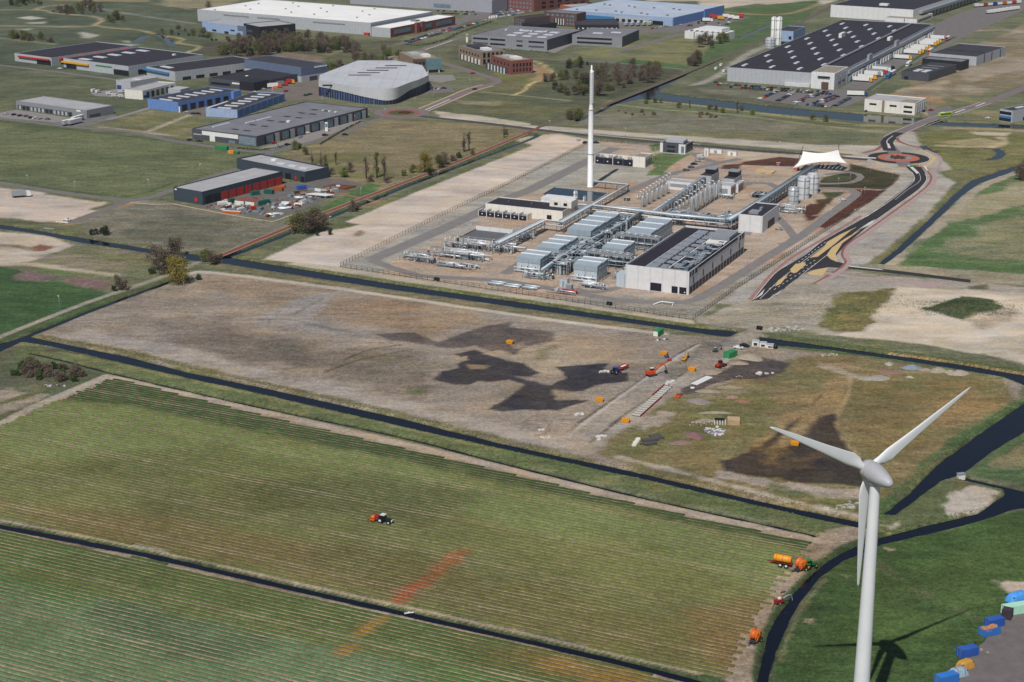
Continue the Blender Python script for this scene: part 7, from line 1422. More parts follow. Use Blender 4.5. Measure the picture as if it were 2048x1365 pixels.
e = thing('debris', 'small white plank lying across the narrow field ditch', 'debris', G(818, 1226), .3); MB().box(-1.4, 1.4, -.25, .25, -.1, .1).build('plank', WHTB, e); MB().box(-.2, .2, -.5, .5, .1, .2).build('batten', WHTB, e)
for px, lb in (((1519,660), 'black culvert mouth beside the earth crossing'), ((874,562), 'black drum at the front fence left of the pipe bundle'), ((1219,611), 'black drum at the front fence left of the bent pipe stand')):
    e = thing('culvert_pipe', lb, 'pipe', G(*px), 1.0); MB().lathe([(1.0, -1), (1.0, 1.2), (.8, 1.2), (.8, -1)], 14, (0, 0, .8), 'y').build('pipe', BLKB, e); MB().box(-1, 1, -.6, .6, 0, .15).build('base', CONC, e)
# ------------------------------------------------------------------ building site
def excavator(px, az, m, label, sc=1.0, turn=0.0):
    e = thing('excavator', label, 'excavator', G(*px), math.pi / 2 - math.radians(az)); e.scale = (sc, sc, sc)
    for s in (-1, 1):
        t = MB()
        t.add([(x, s * 1.1 + w, z) for w in (-.3, .3) for x, z in ((-1.8, .1), (1.8, .1), (2.1, .5), (1.8, .9), (-1.8, .9), (-2.1, .5))], [tuple(range(6)), tuple(range(11, 5, -1))] + [(i, 6 + i, 6 + (i + 1) % 6, (i + 1) % 6) for i in range(6)])
        t.build('track', DKST, e)
    h = MB().box(-2.2, 1.2, -1.25, 1.25, 1.0, 2.1).build('house', m, e); MB().box(-2.5, -1.6, -1.2, 1.2, 1.1, 2.3).build('counterweight', m, h)
    c = MB().box(-.1, 1.4, .3, 1.3, 1.9, 3.0).build('cab', CARG, e); MB().box(-.15, 1.45, .25, 1.35, 3.0, 3.1).build('cab_roof', WHTB, c)
    b = MB(); b.tube([(1.0, -.3, 1.8), (3.6, -.3, 4.2), (6.0, -.3, 4.4)], [.32, .36, .25], 6); b.build('boom', m, e)
    s_ = MB(); s_.tube([(5.9, -.3, 4.7), (7.0, -.3, 1.6)], [.28, .2], 6); a = s_.build('stick', m, e)
    MB().add([(6.4, -.9, 1.4), (7.3, -.9, 1.4), (7.3, -.9, .5), (6.5, -.9, .3), (6.4, .3, 1.4), (7.3, .3, 1.4), (7.3, .3, .5), (6.5, .3, .3)], [(0, 1, 2, 3), (7, 6, 5, 4), (1, 5, 6, 2), (3, 2, 6, 7), (0, 4, 5, 1)]).build('bucket', DKST, a)
    MB().tube([(1.2, -.3, 1.3), (3.2, -.3, 3.4)], .12, 5).build('cylinder', GALV, e)
OREX = M('excavator_orange', 'c04a22', .45)
excavator((1303,752), 62, OREX, 'orange excavator with its boom stretched over the trench'); excavator((1369,722), 25, OYL, 'small amber excavator standing in the dug-up strip', .62); excavator((1431,704), 45, M('machine_bluegrey', '4a565e', .5), 'dark grey mini excavator on the earth road', .55)
e = tractor((1231,748), 40, M('tractor_blue', '34509a', .4), MATS['tractor_blue'], 'blue tractor standing on the dark wet soil')
e = thing('farm_trailer', 'red trailer coupled to the blue tractor', 'trailer', G(1240, 742), math.pi / 2 - math.radians(40)); MB().box(0, 4.5, -1.1, 1.1, .9, 1.9, top=False).build('tub', REDB, e); MB().box(.2, 4.3, -.9, .9, 1.0, 1.5).build('load', WHTB, e)
for s in (-1, 1): wheel(e, 3.2, s * 1.1, .5, .35); wheel(e, 1.8, s * 1.1, .5, .35)
MB().tube([(0, 0, .9), (-2, 0, .8)], .1, 5).build('drawbar', DKST, e)
def sitebox(px, az, m, label, grp='amber site skips'):
    e = thing('site_skip', label, 'skip', G(*px), math.pi / 2 - math.radians(az), grp)
    MB().add([(-1.3, -.8, .1), (1.3, -.8, .1), (1.3, .8, .1), (-1.3, .8, .1), (-1.6, -.95, 1.5), (1.6, -.95, 1.5), (1.6, .95, 1.5), (-1.6, .95, 1.5)], [(0, 1, 5, 4), (1, 2, 6, 5), (2, 3, 7, 6), (3, 0, 4, 7), (3, 2, 1, 0)]).build('tub', m, e); MB().box(-1.5, 1.5, -.88, .88, 1.35, 1.42).build('lid', m, e)
    for x in (-1.0, 1.0): MB().box(x - .1, x + .1, -1.05, 1.05, .7, .85).build('rib', m, e)
for px, az, lb in (((1020,688), 115, 'amber skip on the dark wet soil'), ((1328,710), 115, 'amber skip next to a blue barrel near the trench'), ((1384,742), 115, 'amber skip between the trench and the red loader'), ((1199,803), 100, 'amber skip beside the long pale trench edge'), ((1251,845), 105, 'amber skip at the end of the row of white slabs'), ((1590,891), 110, 'amber skip on the scorched ground behind the turbine blade')): sitebox(px, az, OYL, lb)
e = thing('barrel_stack', 'blue barrels lying beside an amber skip', 'barrels', G(1334, 716), .4); MB().lathe([(.01, -.8), (.5, -.8), (.5, .8), (.01, .8)], 10, (0, 0, .5), 'x').build('barrel', NAVY, e); MB().lathe([(.01, -.8), (.5, -.8), (.5, .8), (.01, .8)], 10, (.2, 1.1, .5), 'x').build('barrel', NAVY, e)
e = thing('compactor', 'small red and blue plate compactor at the trench', 'compactor', G(1339, 722), .4); MB().box(-.8, .8, -.5, .5, .1, .9).build('body', REDB, e); MB().tube([(.6, 0, .8), (1.6, 0, 1.4)], .08, 4).build('handle', NAVY, e); MB().box(-.9, .9, -.6, .6, 0, .12).build('plate', DKST, e)
cg = M('container_green', '2f8050', .5, var=.15)
e = container((1316,675), 30, cg, 'green site container with a cream front by the canal', 5.5, 2.4, 2.6); MB().box(-.12, -.07, .1, 2.3, .2, 2.4).build('front_panel', WCRM, e)
container((1459,719), 42, cg, 'green site container beside the tan gravel heap', 5.5, 3.0, 2.6)
e = thing('materials', 'small pallets of material in front of the green container by the canal', 'pallets', G(1322, 681), .3)
for i in range(5): MB().box(i * 1.1 - 2, i * 1.1 - 1.3, -.4 + (i % 2) * .5, .4 + (i % 2) * .5, 0, .5).build('pallet_load', (WHTB, NAVY, GALV)[i % 3], e)
e = thing('wheel_loader', 'red and black loader beside the green site container', 'loader', G(1440, 735), math.pi / 2 - math.radians(40)); MB().box(-2.0, 1.2, -.8, .8, .8, 1.8).build('body', REDB, e); MB().box(-.6, .8, -.7, .7, 1.8, 2.9).build('cab', CARG, e); MB().box(2.6, 3.4, -1.3, 1.3, .1, 1.0).build('bucket', DKST, e)
for s in (-1, 1): MB().tube([(1.0, s * .6, 1.5), (2.7, s * .6, .6)], .14, 5).build('arm', DKST, e); wheel(e, -1.3, s * 1.0, .7, .5, REDB); wheel(e, 1.3, s * 1.0, .7, .5, REDB)
def heap(px, rx, ry, h, c, label, seed, name='gravel_heap', cat='heap', rough=.25, grp=None):
    e = G(*px); n, k = 26, 7; vs = [(0, 0, h)]; r_ = np.random.RandomState(seed)
    lobes = r_.rand(6) * 6.28
    for j in range(1, k + 1):
        for i in range(n):
            a = 2 * math.pi * i / n; t = j / k
            w = 1 + .16 * math.sin(2 * a + lobes[0]) + .1 * math.sin(3 * a + lobes[1]) + .06 * math.sin(5 * a + lobes[2])
            vs.append((rx * t * w * math.cos(a), ry * t * w * math.sin(a), max(0, h * (1 - t) ** .9 + (r_.rand() - .5) * rough * h * (1 - t ** 4)) if j < k else -.05))
    fs = [(0, 1 + i, 1 + (i + 1) % n) for i in range(n)] + [(1 + j * n + i, 1 + (j + 1) * n + i, 1 + (j + 1) * n + (i + 1) % n, 1 + j * n + (i + 1) % n) for j in range(k - 1) for i in range(n)]
    o = MB().add(vs, fs, True).build(name, M('heap_' + c, c, .95, var=.3, scale=1.2, bump=.5)); o.location = e; tag(o, label, cat, grp)
for i, a in enumerate((((1500,716), 5.2, 5.0, 1.8, '9a8f80', 'tan gravel heap beside the green site container'), ((1398,804), 4.4, 4, 1.4, '877a78', 'greyish pink rubble heap above the grassy rubble'), ((1388,872), 3.6, 3.8, 1.5, '7a5c5c', 'dark pink rubble heap in the grass'), ((1362,886), 5, 2.4, .8, '806a64', 'low pink rubble strip in the grass'), ((1824,737), 3.8, 2.6, 1.6, '7d8894', 'blue-grey gravel heap by the canal'), ((1876,742), 4.0, 2.8, 1.6, '98907f', 'tan gravel heap right of the blue-grey heap'), ((1918,748), 4.4, 3.0, 1.7, '9c9284', 'largest pale gravel heap by the canal'), ((1900,745), 2.6, 2, 1.1, 'a09684', 'small cream gravel heap between two tan heaps'), ((1850,740), 2.6, 2, .7, '968a78', 'low tan gravel heap beside the blue-grey heap'), ((1778,729), 2.2, 1.8, 1.0, 'a29a8e', 'pale pinkish gravel heap near the canal bank'), ((1802,731), 1.8, 1.5, .6, '7c5a50', 'small reddish heap near the canal bank'), ((1750,757), 6, 4, .6, '9c968f', 'flat pale heap with a blue-grey corner'), ((1780,745), 6, 2.6, .5, '8a6e60', 'low reddish rubble strip behind the flat pale heap'), ((1820,755), 1.6, 1.2, .6, 'aaa294', 'tiny white heap on the brown grass'), ((1425,745), 4.2, 3.2, .9, '978a7a', 'tan soil heap in front of the red loader'), ((1478,727), 3.6, 3, .8, '9a8d7d', 'tan soil heap in front of the green site container'), ((1460,775), 5, 2.2, .8, '8c8170', 'pale rubble bank below the dark wet soil'), ((1415,783), 6, 2, .7, '928774', 'pale rubble bank near the long white slab'), ((1465,795), 2.4, 2, .8, '97776e', 'pinkish brick heap in the grass'), ((1485,803), 3.4, 1.6, .6, '8a6650', 'orange-brown clay heap in the grass'), ((1410,842), 4, 2.4, .9, '8e8474', 'pale rubble heap in front of the cream slab stack'), ((1430,826), 6, 1.6, .6, '938b7c', 'long low rubble bank behind the pallets'), ((1528,761), 3, 2, .5, '6f4c44', 'dark red soil heap at the edge of the wet soil'))): heap(*a, i + 1)
def blocks(label, px, n, spread, c, seed, name='rubble_pile', cat='rubble', sz=(.5, 1.0), grp=None):
    r_ = random.Random(seed); e = thing(name, label, cat, G(*px), r_.random(), grp)
    for i in range(n):
        s = sz[0] + r_.random() * (sz[1] - sz[0]); x, y = (r_.random() - .5) * spread[0], (r_.random() - .5) * spread[1]
        a = r_.random() * 3; ca, sa = math.cos(a), math.sin(a); w, d, h = s * (.6 + r_.random() * .6), s * .6, s * (.5 + .4 * r_.random())
        q = [(x + ca * u * w - sa * v * d, y + sa * u * w + ca * v * d) for u, v in ((-1, -1), (1, -1), (1, 1), (-1, 1))]
        MB().prism(q, -.02, h).build('block', c if not isinstance(c, list) else c[i % len(c)], e)
wc = M('stone_white', 'b9b6ae', .85, var=.15); bags = M('bag_white', 'cfccc6', .7, var=.12)
blocks('white bags beside the long trench edge', (1160,829), 9, (4, 2.5), bags, 1, 'bag_pile', 'bags', (.4, .7)); blocks('white bags at the lower end of the work strip', (1199,876), 10, (5, 2.5), bags, 2, 'bag_pile', 'bags', (.4, .7)); blocks('small white bags on the tan soil left of the work strip', (1082,860), 5, (3, 1.6), bags, 3, 'bag_pile', 'bags', (.4, .6)); blocks('white bags on the canal bank below the work strip', (1090,876), 6, (4, 1.8), bags, 4, 'bag_pile', 'bags', (.4, .6)); blocks('white bags behind the blue tractor', (1210,745), 7, (4, 2.4), bags, 5, 'bag_pile', 'bags', (.5, .8)); blocks('white bags at the head of the row of white slabs', (1340,766), 8, (5, 3), bags, 6, 'bag_pile', 'bags', (.4, .8)); blocks('round white bags on the dark wet soil', (1528,747), 8, (7, 2.6), bags, 7, 'bag_pile', 'bags', (.5, 1.0))
blocks('row of pale stone blocks on the far bank of the canal', (1568,660), 34, (16, 5), [wc, CONC], 8, 'stone_row', 'stones', (.5, 1.0)); blocks('pale stones on the near bank of the canal', (1662,711), 12, (10, 3), [wc, CONC], 9, 'stone_row', 'stones', (.4, .9)); blocks('pale rubble below the scorched ground', (1690,1015), 26, (14, 5), [wc, CONC], 10, 'stone_row', 'stones', (.3, .8)); blocks('brown timber scraps on the wet soil', (1470,757), 10, (7, 2), [BRKT, wc, BRKD], 11, 'timber_pile', 'timber', (.4, .9)); blocks('white and purple paving pallets in the grass', (1432,864), 40, (7, 8), [M('pallet_purple', '8a7a96', .7), bags, M('pallet_pale', 'a9b4bc', .7)], 12, 'paving_pallets', 'pallets', (.4, .8)); blocks('scattered pale rubble above the paving pallets', (1402,848), 30, (10, 5), [wc, BRKT], 13, 'rubble_pile', 'rubble', (.2, .5))
e = thing('slab_stack', 'cream stack of timber boards in the grass', 'board stack', G(1455, 850), -.1)
for i in range(6): MB().box(0, 4.6, 0, 4.2, i * .32, i * .32 + .27).build('board', M('board_cream', 'b59a7c', .85), e)
e = thing('beam_stack', 'row of pale beams beside the cream board stack', 'beams', G(1428, 850), -.1)
for i in range(5): MB().box(i * 1.0, i * 1.0 + .5, 0, 4.5, 0, .6).build('beam', wc, e)
MB().box(.2, 4, 3.4, 4.6, .6, 1.2).build('cover', BLKB, e)
e = thing('concrete_debris', 'pile of cream and dark concrete slabs at the edge of the grass', 'debris', G(1270, 893), .2)
for i in range(5): MB().box(i * .8 - 1, i * .8 + .4, i * 1.4, i * 1.4 + 1.2, 0, .7 + .2 * (i % 2)).build('block', WCRM, e)
e = thing('dark_slab', 'large dark concrete slabs lying beside cream blocks', 'slabs', G(1290, 893), .35)
for i, (x, y, l, w_, h) in enumerate(((0, 0, 5, 2, .8), (1, 3.2, 6, 2.4, .9), (5.4, 4.5, 4.5, 4.5, .7), (-1, 1.6, 1.2, 1.2, .5))): MB().box(x, x + l, y, y + w_, 0, h).build('slab', M('slab_dark', '4e4b48', .9, var=.2), e)
e = thing('long_slab', 'long white boards lying on the dark wet soil', 'boards', G(1388, 770), math.pi / 2 - math.radians(38))
for i in range(5): MB().box(0, 12, i * .62 - 1.5, i * .62 - .94, .1, .35).build('board', WHTB, e)
for x in (1, 6, 11): MB().box(x, x + .2, -1.6, 1.7, 0, .1).build('bearer', DKST, e)
e = thing('tile_strip', 'paved strip of pale plates behind the red loader', 'plates', G(1443, 729), math.pi / 2 - math.radians(28))
for i in range(5): MB().box(i * 3.4, i * 3.4 + 3.1, -1.3, 1.3, 0, .14).build('plate', CONC, e)
e = thing('slab_row', 'row of white slabs laid crosswise between red barriers', 'slabs', G(1272, 832)); d = G(1338, 773) - e.location; L = d.length; d.normalize(); e.rotation_euler = (0, 0, math.atan2(d.y, d.x))
MB().box(-.5, L, -1.7, 1.7, 0, .06).build('bed', DKST, e)
for i in range(15): MB().box(i * L / 15, i * L / 15 + L / 15 * .45, -1.6, 1.6, .06, .45).build('slab', wc, e)
for y, x0, x1 in ((-2.0, -1, L * .62), (2.0, L * .62, L)): MB().box(x0, x1, y - .1, y + .1, .1, .8).build('barrier', M('barrier_red', 'a8403c', .7), e)
e = thing('pipe_stack', 'orange plastic pipes lying at the edge of the wet soil', 'pipes', G(1352, 797), math.pi / 2 - math.radians(24))
for i in range(4): MB().tube([(0, i * .55 - .8, .3), (5.5 - i * .4, i * .55 - .8, .3)], .26, 6).build('pipe', OREX if i < 3 else ORAB, e)
e = thing('white_disc', 'small white cover lying on the dark wet soil', 'cover', G(1385, 777)); MB().cyl(0, 0, 0, .4, .9, 12).build('disc', WHTB, e); MB().cyl(0, 0, .4, .5, .3, 8).build('knob', GALV, e)
for i, (px, lb) in enumerate((((1511,692), 'cream machine block beside the earth crossing'), ((1526,694), 'cream machine block next to the black roller'), ((1540,696), 'low cream block touching the black roller'))):
    e = thing('machine_block', lb, 'machine', G(*px), -.2); MB().box(-1.5, 1.5, -1, 1, 0, 2.4 - i * .4).build('body', WCRM, e); MB().box(-.8, .8, -1.1, -1, .4, 1.6 - i * .3).build('grille', DKST, e); MB().box(-1.6, 1.6, -1.1, 1.1, 2.4 - i * .4, 2.55 - i * .4).build('lid', WLGT, e)
e = thing('roller', 'black roller drum beside the cream machine blocks', 'roller', G(1551, 697), -.2); MB().lathe([(.02, -1), (.9, -1), (.9, 1), (.02, 1)], 14, (0, 0, .9), 'y').build('drum', BLKB, e); MB().box(-1.4, .2, -1.1, 1.1, .8, 1.0).build('frame', DKST, e)
for i in range(6): e = thing('concrete_sleeper', 'concrete sleeper in the row beside the black roller', 'sleeper', G(1558 + i * 5, 699 + i * .6), .9, 'concrete sleepers'); MB().box(-.9, .9, -.2, .2, 0, .25).build('beam', CONC, e); MB().box(-.2, .2, -.15, .15, .25, .32).build('lug', GALV, e)
# ------------------------------------------------------------------ storage yard
yr = random.Random(5)
for px, az, m, lb, L, W, h, top in (((470,411), 115, WCRM, 'cream site cabin with a brown roof beside the small teal skip', 6, 9, 2.8, BRKR), ((491,413), 115, WCRM, 'cream site cabin with a brown roof beside the teal container', 6, 9, 2.8, BRKR), ((517,412), 50, M('container_teal', '1f5c50', .5), 'teal container beside the cream cabins', 8, 2.6, 2.6, None), ((461,407), 50, M('container_teal', '1f5c50'), 'small teal skip beside the cream cabins', 3, 2.4, 2.4, None), ((504,392), 60, M('container_teal', '1f5c50'), 'teal skip in the middle of the storage yard', 5, 2.6, 2.4, None), ((528,388), 110, M('container_teal', '1f5c50'), 'dark teal container behind the middle of the storage yard', 5.5, 2.6, 2.4, None), ((478,385), 68, M('container_salmon', 'a8644c', .6), 'salmon container in front of the red roller doors', 7, 2.4, 2.0, None), ((438,413), 60, WCRM, 'cream van body near the kerb of the storage yard', 5.5, 2.4, 2.2, None), ((546,382), 110, M('container_rust', '94512c', .7), 'rust orange container behind the teal one', 6, 2.4, 2.2, None), ((596,381), 60, cb, 'blue container beside the white panels', 5.5, 2.6, 2.4, None), ((502,421), 60, REDB, 'small red box among the pipes of the storage yard', 3, 2.2, 2.0, None), ((445,426), 105, ORAB, 'orange flat crate at the kerb of the storage yard', 11, 1.6, 1.2, WHTB), ((560,376), 110, ORAB, 'small orange crate near the slate hall', 3, 2, 1.5, None), ((430,300), 110, cg, 'green site cabin on the verge of the big field', 9, 2.6, 2.6, None), ((456,308), 110, OYL, 'amber skip beside the green site cabin', 4, 2.4, 2, None), ((468,309), 110, cg, 'small green skip beside the amber skip', 3, 2.4, 1.8, None)):
    container(px, az, m, lb, L, W, h, top)
e = thing('panel_stack', 'long bright white wall panels on trestles in the storage yard', 'panels', G(614, 393), math.pi / 2 - math.radians(112))
for i in range(5): MB().box(i * .9, 14 + i * .7, i * 1.1 - 2, i * 1.1 - 1.0, 1.6, 1.9).build('panel', WHTB, e)
for x in (1, 7, 13): MB().box(x, x + .4, -2, 3, 0, 1.6).build('trestle', GALV, e)
for k, (px, n, L) in enumerate((((560,420), 5, 11), ((536,432), 4, 10), ((592,398), 4, 12))):
    e = thing('tube_bundle', ('white tubes stacked along the outer kerb of the storage yard', 'white tubes at the front corner of the storage yard', 'white tubes below the bright wall panels')[k], 'tubes', G(*px), math.pi / 2 - math.radians(62))
    for i in range(n): MB().tube([(0, i * .9, .5), (L - i, i * .9, .5)], .38, 6).build('tube', WHTB if i % 2 else PIPE, e)
e = thing('sheet_piles', 'rust brown sheet piles stacked at the end of the storage yard', 'sheet piles', G(664, 378), math.pi / 2 - math.radians(112))
for i in range(9): MB().box(-6 + i * .3, 9 + i * .3, i * 1.1, i * 1.1 + .8, 0, .9).build('pile', M('rust', '6e3c26', .85, var=.3), e)
kinds = [('steel_frame', 'grey steel parts', GALV, 'steel parts'), ('timber_stack', 'brown timber', BRKT, 'timber'), ('scrap_box', 'rusty box', MATS['rust'], 'box'), ('pale_block', 'white panels', WHTB, 'panels'), ('blue_box', 'blue-green box', BLUST, 'box')]
for i in range(170):
    t, v = yr.random(), yr.random() ** .8; px = (416 + 262 * t + (1 - v) * 10, 0); y = 416 + 20 * min(t / .5, 1) - 56 * max(0, t - .5) / .5 - (1 - v) * (4 + 34 * min(t / .4, 1) * (1 - max(0, t - .6) / .5))
    nm, lb, m, ct = kinds[i % 5]
    e = thing(nm, '%s among the clutter of the storage yard' % lb, ct, G(px[0], y), yr.choice((1.1, -.4)) + yr.uniform(-.2, .2), lb + ' in the storage yard')
    L, W, h = 1.2 + yr.random() * 4.5, .7 + yr.random() * 1.8, .4 + yr.random() * 1.4
    for k in range(3): MB().box(-L / 2 + k * .2, L / 2, -W / 2 + k * W / 3, -W / 2 + (k + .7) * W / 3, 0, h * (.6 + .4 * yr.random())).build('piece', m, e)
# ------------------------------------------------------------------ signs, flags
for i in range(4):
    e = thing('flag_pole', 'white flag pole in the row before the rooflit grey hall', 'flag pole', G(978 + i * 4.6, 50 - i * .8), 0, 'white flag poles'); MB().cyl(0, 0, 0, 9, .12, 5).build('pole', WHTB, e); MB().box(0, 1.4, -.03, .03, 6.4, 8.8).build('flag', WHTB, e)
e = thing('sign_pillar', 'tall white sign pillar before the rooflit grey hall', 'sign', G(934, 85), 0); MB().box(-1, 1, -.3, .3, 0, 8).build('pillar', WHTB, e); MB().box(-.8, .8, -.36, -.3, 5, 7.5).build('sign_face', GLASSB, e)
e = thing('sign_pillar', 'white sign pillar on the showroom forecourt', 'sign', G(653, 263), 0); MB().box(-1, 1, -.3, .3, 0, 6.5).build('pillar', WHTB, e); MB().box(-.8, .8, -.36, -.3, 3, 5.5).build('sign_face', GLASSB, e)
for i in range(4): e = thing('flag_pole', 'flag pole with a red flag beside the black-roofed hall', 'flag pole', G(545 + i * 3, 190 - i * .5), 0, 'red flag poles'); MB().cyl(0, 0, 0, 7, .1, 5).build('pole', WHTB, e); MB().box(0, 1.2, -.03, .03, 5, 6.8).build('flag', ORAB, e)
e = thing('tent', 'pale tent on the sand beside the long ribbed hall', 'tent', G(853, 15), 0); MB().add([(-6, -4, 0), (6, -4, 0), (6, 4, 0), (-6, 4, 0), (-6, 0, 5), (6, 0, 5), (-6, -4, 3), (6, -4, 3), (6, 4, 3), (-6, 4, 3)], [(0, 1, 7, 6), (1, 2, 8, 5, 7), (2, 3, 9, 8), (3, 0, 6, 4, 9), (6, 7, 5, 4), (8, 9, 4, 5)]).build('canvas', WCRM, e); MB().box(-1, 1, -4.1, -4, 0, 2.2).build('door', GALV, e)
e = thing('roadworks_barrier', 'green and orange roadworks barriers beside the black roundabout', 'barrier', G(1819, 335), .2)
for i in range(3): MB().box(i * 2.2, i * 2.2 + 2, -.2, .2, 0, 1.2).build('panel', GRNB if i < 2 else ORAB, e)
e = thing('jetty', 'pale concrete jetty on the canal bank near the dead-end road', 'jetty', G(98, 458), -.35); MB().box(-3.5, 3.5, -.5, .5, -.3, .3).build('slab', CONC, e); MB().box(-3.4, -3.2, -.6, .6, -.8, .4).build('post', CONC, e)
e = thing('barrier_rail', 'white barrier rail at the end of the short dead-end road', 'barrier', G(124, 447), -.35); MB().box(-4, 4, -.1, .1, .5, .9).build('rail', WHTB, e)
for x in (-3.5, 0, 3.5): MB().box(x - .1, x + .1, -.1, .1, 0, .5).build('post', WHTB, e)
for px, n in (((95,772), 10), ((122,772), 4)): blocks('blue and white litter in the scrub beside the tulip field' if n == 10 else 'small white litter beside the thorny bush', px, n, (5, 3), [NAVY, bags, CONC], n, 'litter_pile', 'litter', (.3, .7))
# ------------------------------------------------------------------ trees and shrubs
TR = np.random.RandomState(21)
BARK = M('bark', '4a4038', .95, var=.3, scale=2)
def leafmat(name, c, var=.35):
    m, n, l = newmat(name); b = n['Principled BSDF']; b.inputs['Roughness'].default_value = .8; b.inputs['Specular IOR Level'].default_value = .2
    geo = n.new('ShaderNodeNewGeometry'); t = n.new('ShaderNodeTexNoise'); t.inputs['Scale'].default_value = .9; t.inputs['Detail'].default_value = 3
    l.new(geo.outputs['Position'], t.inputs['Vector']); oi = n.new('ShaderNodeObjectInfo')
    mp = n.new('ShaderNodeMapRange'); mp.inputs[1].default_value = .3; mp.inputs[2].default_value = .7; mp.inputs[3].default_value = 1 - var; mp.inputs[4].default_value = 1 + var; l.new(t.outputs[0], mp.inputs[0])
    m2 = n.new('ShaderNodeMapRange'); m2.inputs[3].default_value = .75; m2.inputs[4].default_value = 1.25; l.new(oi.outputs['Random'], m2.inputs[0])
    mu = n.new('ShaderNodeMath'); mu.operation = 'MULTIPLY'; l.new(mp.outputs[0], mu.inputs[0]); l.new(m2.outputs[0], mu.inputs[1])
    mx = n.new('ShaderNodeMix'); mx.data_type = 'RGBA'; mx.blend_type = 'MULTIPLY'; mx.inputs[0].default_value = 1; mx.inputs[6].default_value = (*lin(c), 1); l.new(mu.outputs[0], mx.inputs[7]); l.new(mx.outputs[2], b.inputs['Base Color'])
    return m
LM = {k: leafmat('leaf_' + k, c) for k, c in (('twig', '665a4e'), ('olive', '5f6238'), ('green', '3c5228'), ('yellow', '7d7238'), ('lime', '5c7030'), ('dark', '2c3a24'), ('reed', '857a52'))}
def tree_meshes(h, rx, base, n, leaf, mat, seed, clumps=9, tall=1.0):
    r = np.random.RandomState(seed)
    tb = MB(); tb.tube([(0, 0, -.2), (.1, 0, h * .3), (.15, .1, h * .62), (0, .1, h * .9)], [h * .028, h * .021, h * .012, h * .004], 6)
    cl = []
    for i in range(clumps):
        a = r.rand() * 6.28; q = math.sqrt(r.rand()) * .62
        z = base + (h - base) * (.15 + .75 * r.rand())
        k = 1 - abs((z - base) / (h - base) - .45) * .8
        c = np.array([rx * q * k * math.cos(a), rx * q * k * math.sin(a), z]); cl.append((c, rx * (.3 + .22 * r.rand()) * k))
        tb.tube([(.1, 0, h * (.2 + .3 * r.rand())), tuple(c * [.6, .6, .85]), tuple(c)], [h * .012, h * .007, h * .003], 4)
    V = []
    for i in range(n):
        c, s = cl[i % clumps]
        d = r.randn(3); d /= np.linalg.norm(d); p = c + d * s * (r.rand() ** .45) * np.array([1, 1, 1.15 * tall])
        if p[2] < .1: p[2] = .1 + r.rand() * .3
        u = r.randn(3); u /= np.linalg.norm(u); v = np.cross(u, r.randn(3)); v /= np.linalg.norm(v) + 1e-9
        w = leaf * (.5 + r.rand()); q = leaf * (.3 + .5 * r.rand())
        V += [p - u * w - v * q, p + u * w - v * q * .3, p + u * w * .4 + v * q, p - u * w * .8 + v * q]
    V = np.array(V); Q = np.arange(len(V)).reshape(-1, 4)
    return tb.mesh('trunk', [BARK]), raw_mesh('crown', V, Q, mat)
PROTO = {}
def proto(kind):
    if kind not in PROTO:
        spec = dict(bare=(11, 6.4, .8, 1700, .26, 'twig', 20), poplar=(16, 2.8, 1.0, 520, .24, 'twig', 16), poplarg=(15, 2.7, 1.0, 900, .26, 'olive', 16), shrub=(4.2, 4.0, .1, 900, .24, 'twig', 14), bush=(3.2, 3.2, .1, 800, .26, 'green', 12), olive=(8.5, 5.6, .4, 1500, .28, 'olive', 16), willow=(13, 8.5, .6, 4200, .28, 'yellow', 26), lime=(8, 4.4, .5, 1300, .28, 'lime', 14), dark=(7, 4.6, .2, 1300, .30, 'dark', 14), low=(1.5, 2.6, .05, 420, .24, 'twig', 8), reed=(1.6, 2.0, .05, 380, .22, 'reed', 8))[kind]
        h, rx, b, n, lf, m, c = spec
        PROTO[kind] = [tree_meshes(h, rx, b, n, lf, LM[m], 40 + k * 7 + len(PROTO), c, 1.6 if 'poplar' in kind else 1.0) for k in range(2 if kind not in ('willow',) else 1)]
    return PROTO[kind]
tr = random.Random(3)
def tree(px, kind, label, grp, sc=1.0, name=None):
    ms = proto(kind); a, b = tr.choice(ms)
    nm = name or ('tree' if kind in ('bare', 'poplar', 'poplarg', 'willow', 'lime', 'olive', 'dark') else 'shrub')
    e = thing(nm, label, nm, G(*px), tr.random() * 6.28, grp); s = sc * tr.uniform(.85, 1.15); e.scale = (s, s, s * tr.uniform(.9, 1.1))
    link('trunk' if nm == 'tree' else 'stems', a, e); link('crown' if nm == 'tree' else 'foliage', b, e)
def scatter(poly, n, kinds, label, grp, sc=(.8, 1.2)):
    P = np.array(poly, float); lo, hi = P.min(0), P.max(0); k = 0
    while k < n:
        p = (tr.uniform(lo[0], hi[0]), tr.uniform(lo[1], hi[1]))
        if seg_dist(np.array([p[0]]), np.array([p[1]]), P, True)[0] < 0:
            kd = tr.choice(kinds); tree(p, kd, label % dict(bare='bare brown', poplar='tall bare', poplarg='tall thin green', shrub='bare brown', bush='green leafy', olive='olive green', lime='light green', dark='dark green', low='low brown', reed='pale reedy', willow='yellow')[kd] if '%' in label else label, grp, tr.uniform(*sc)); k += 1
tree((356,568), 'willow', 'large yellow-green willow at the bend of the narrow canal', None, 1.12)
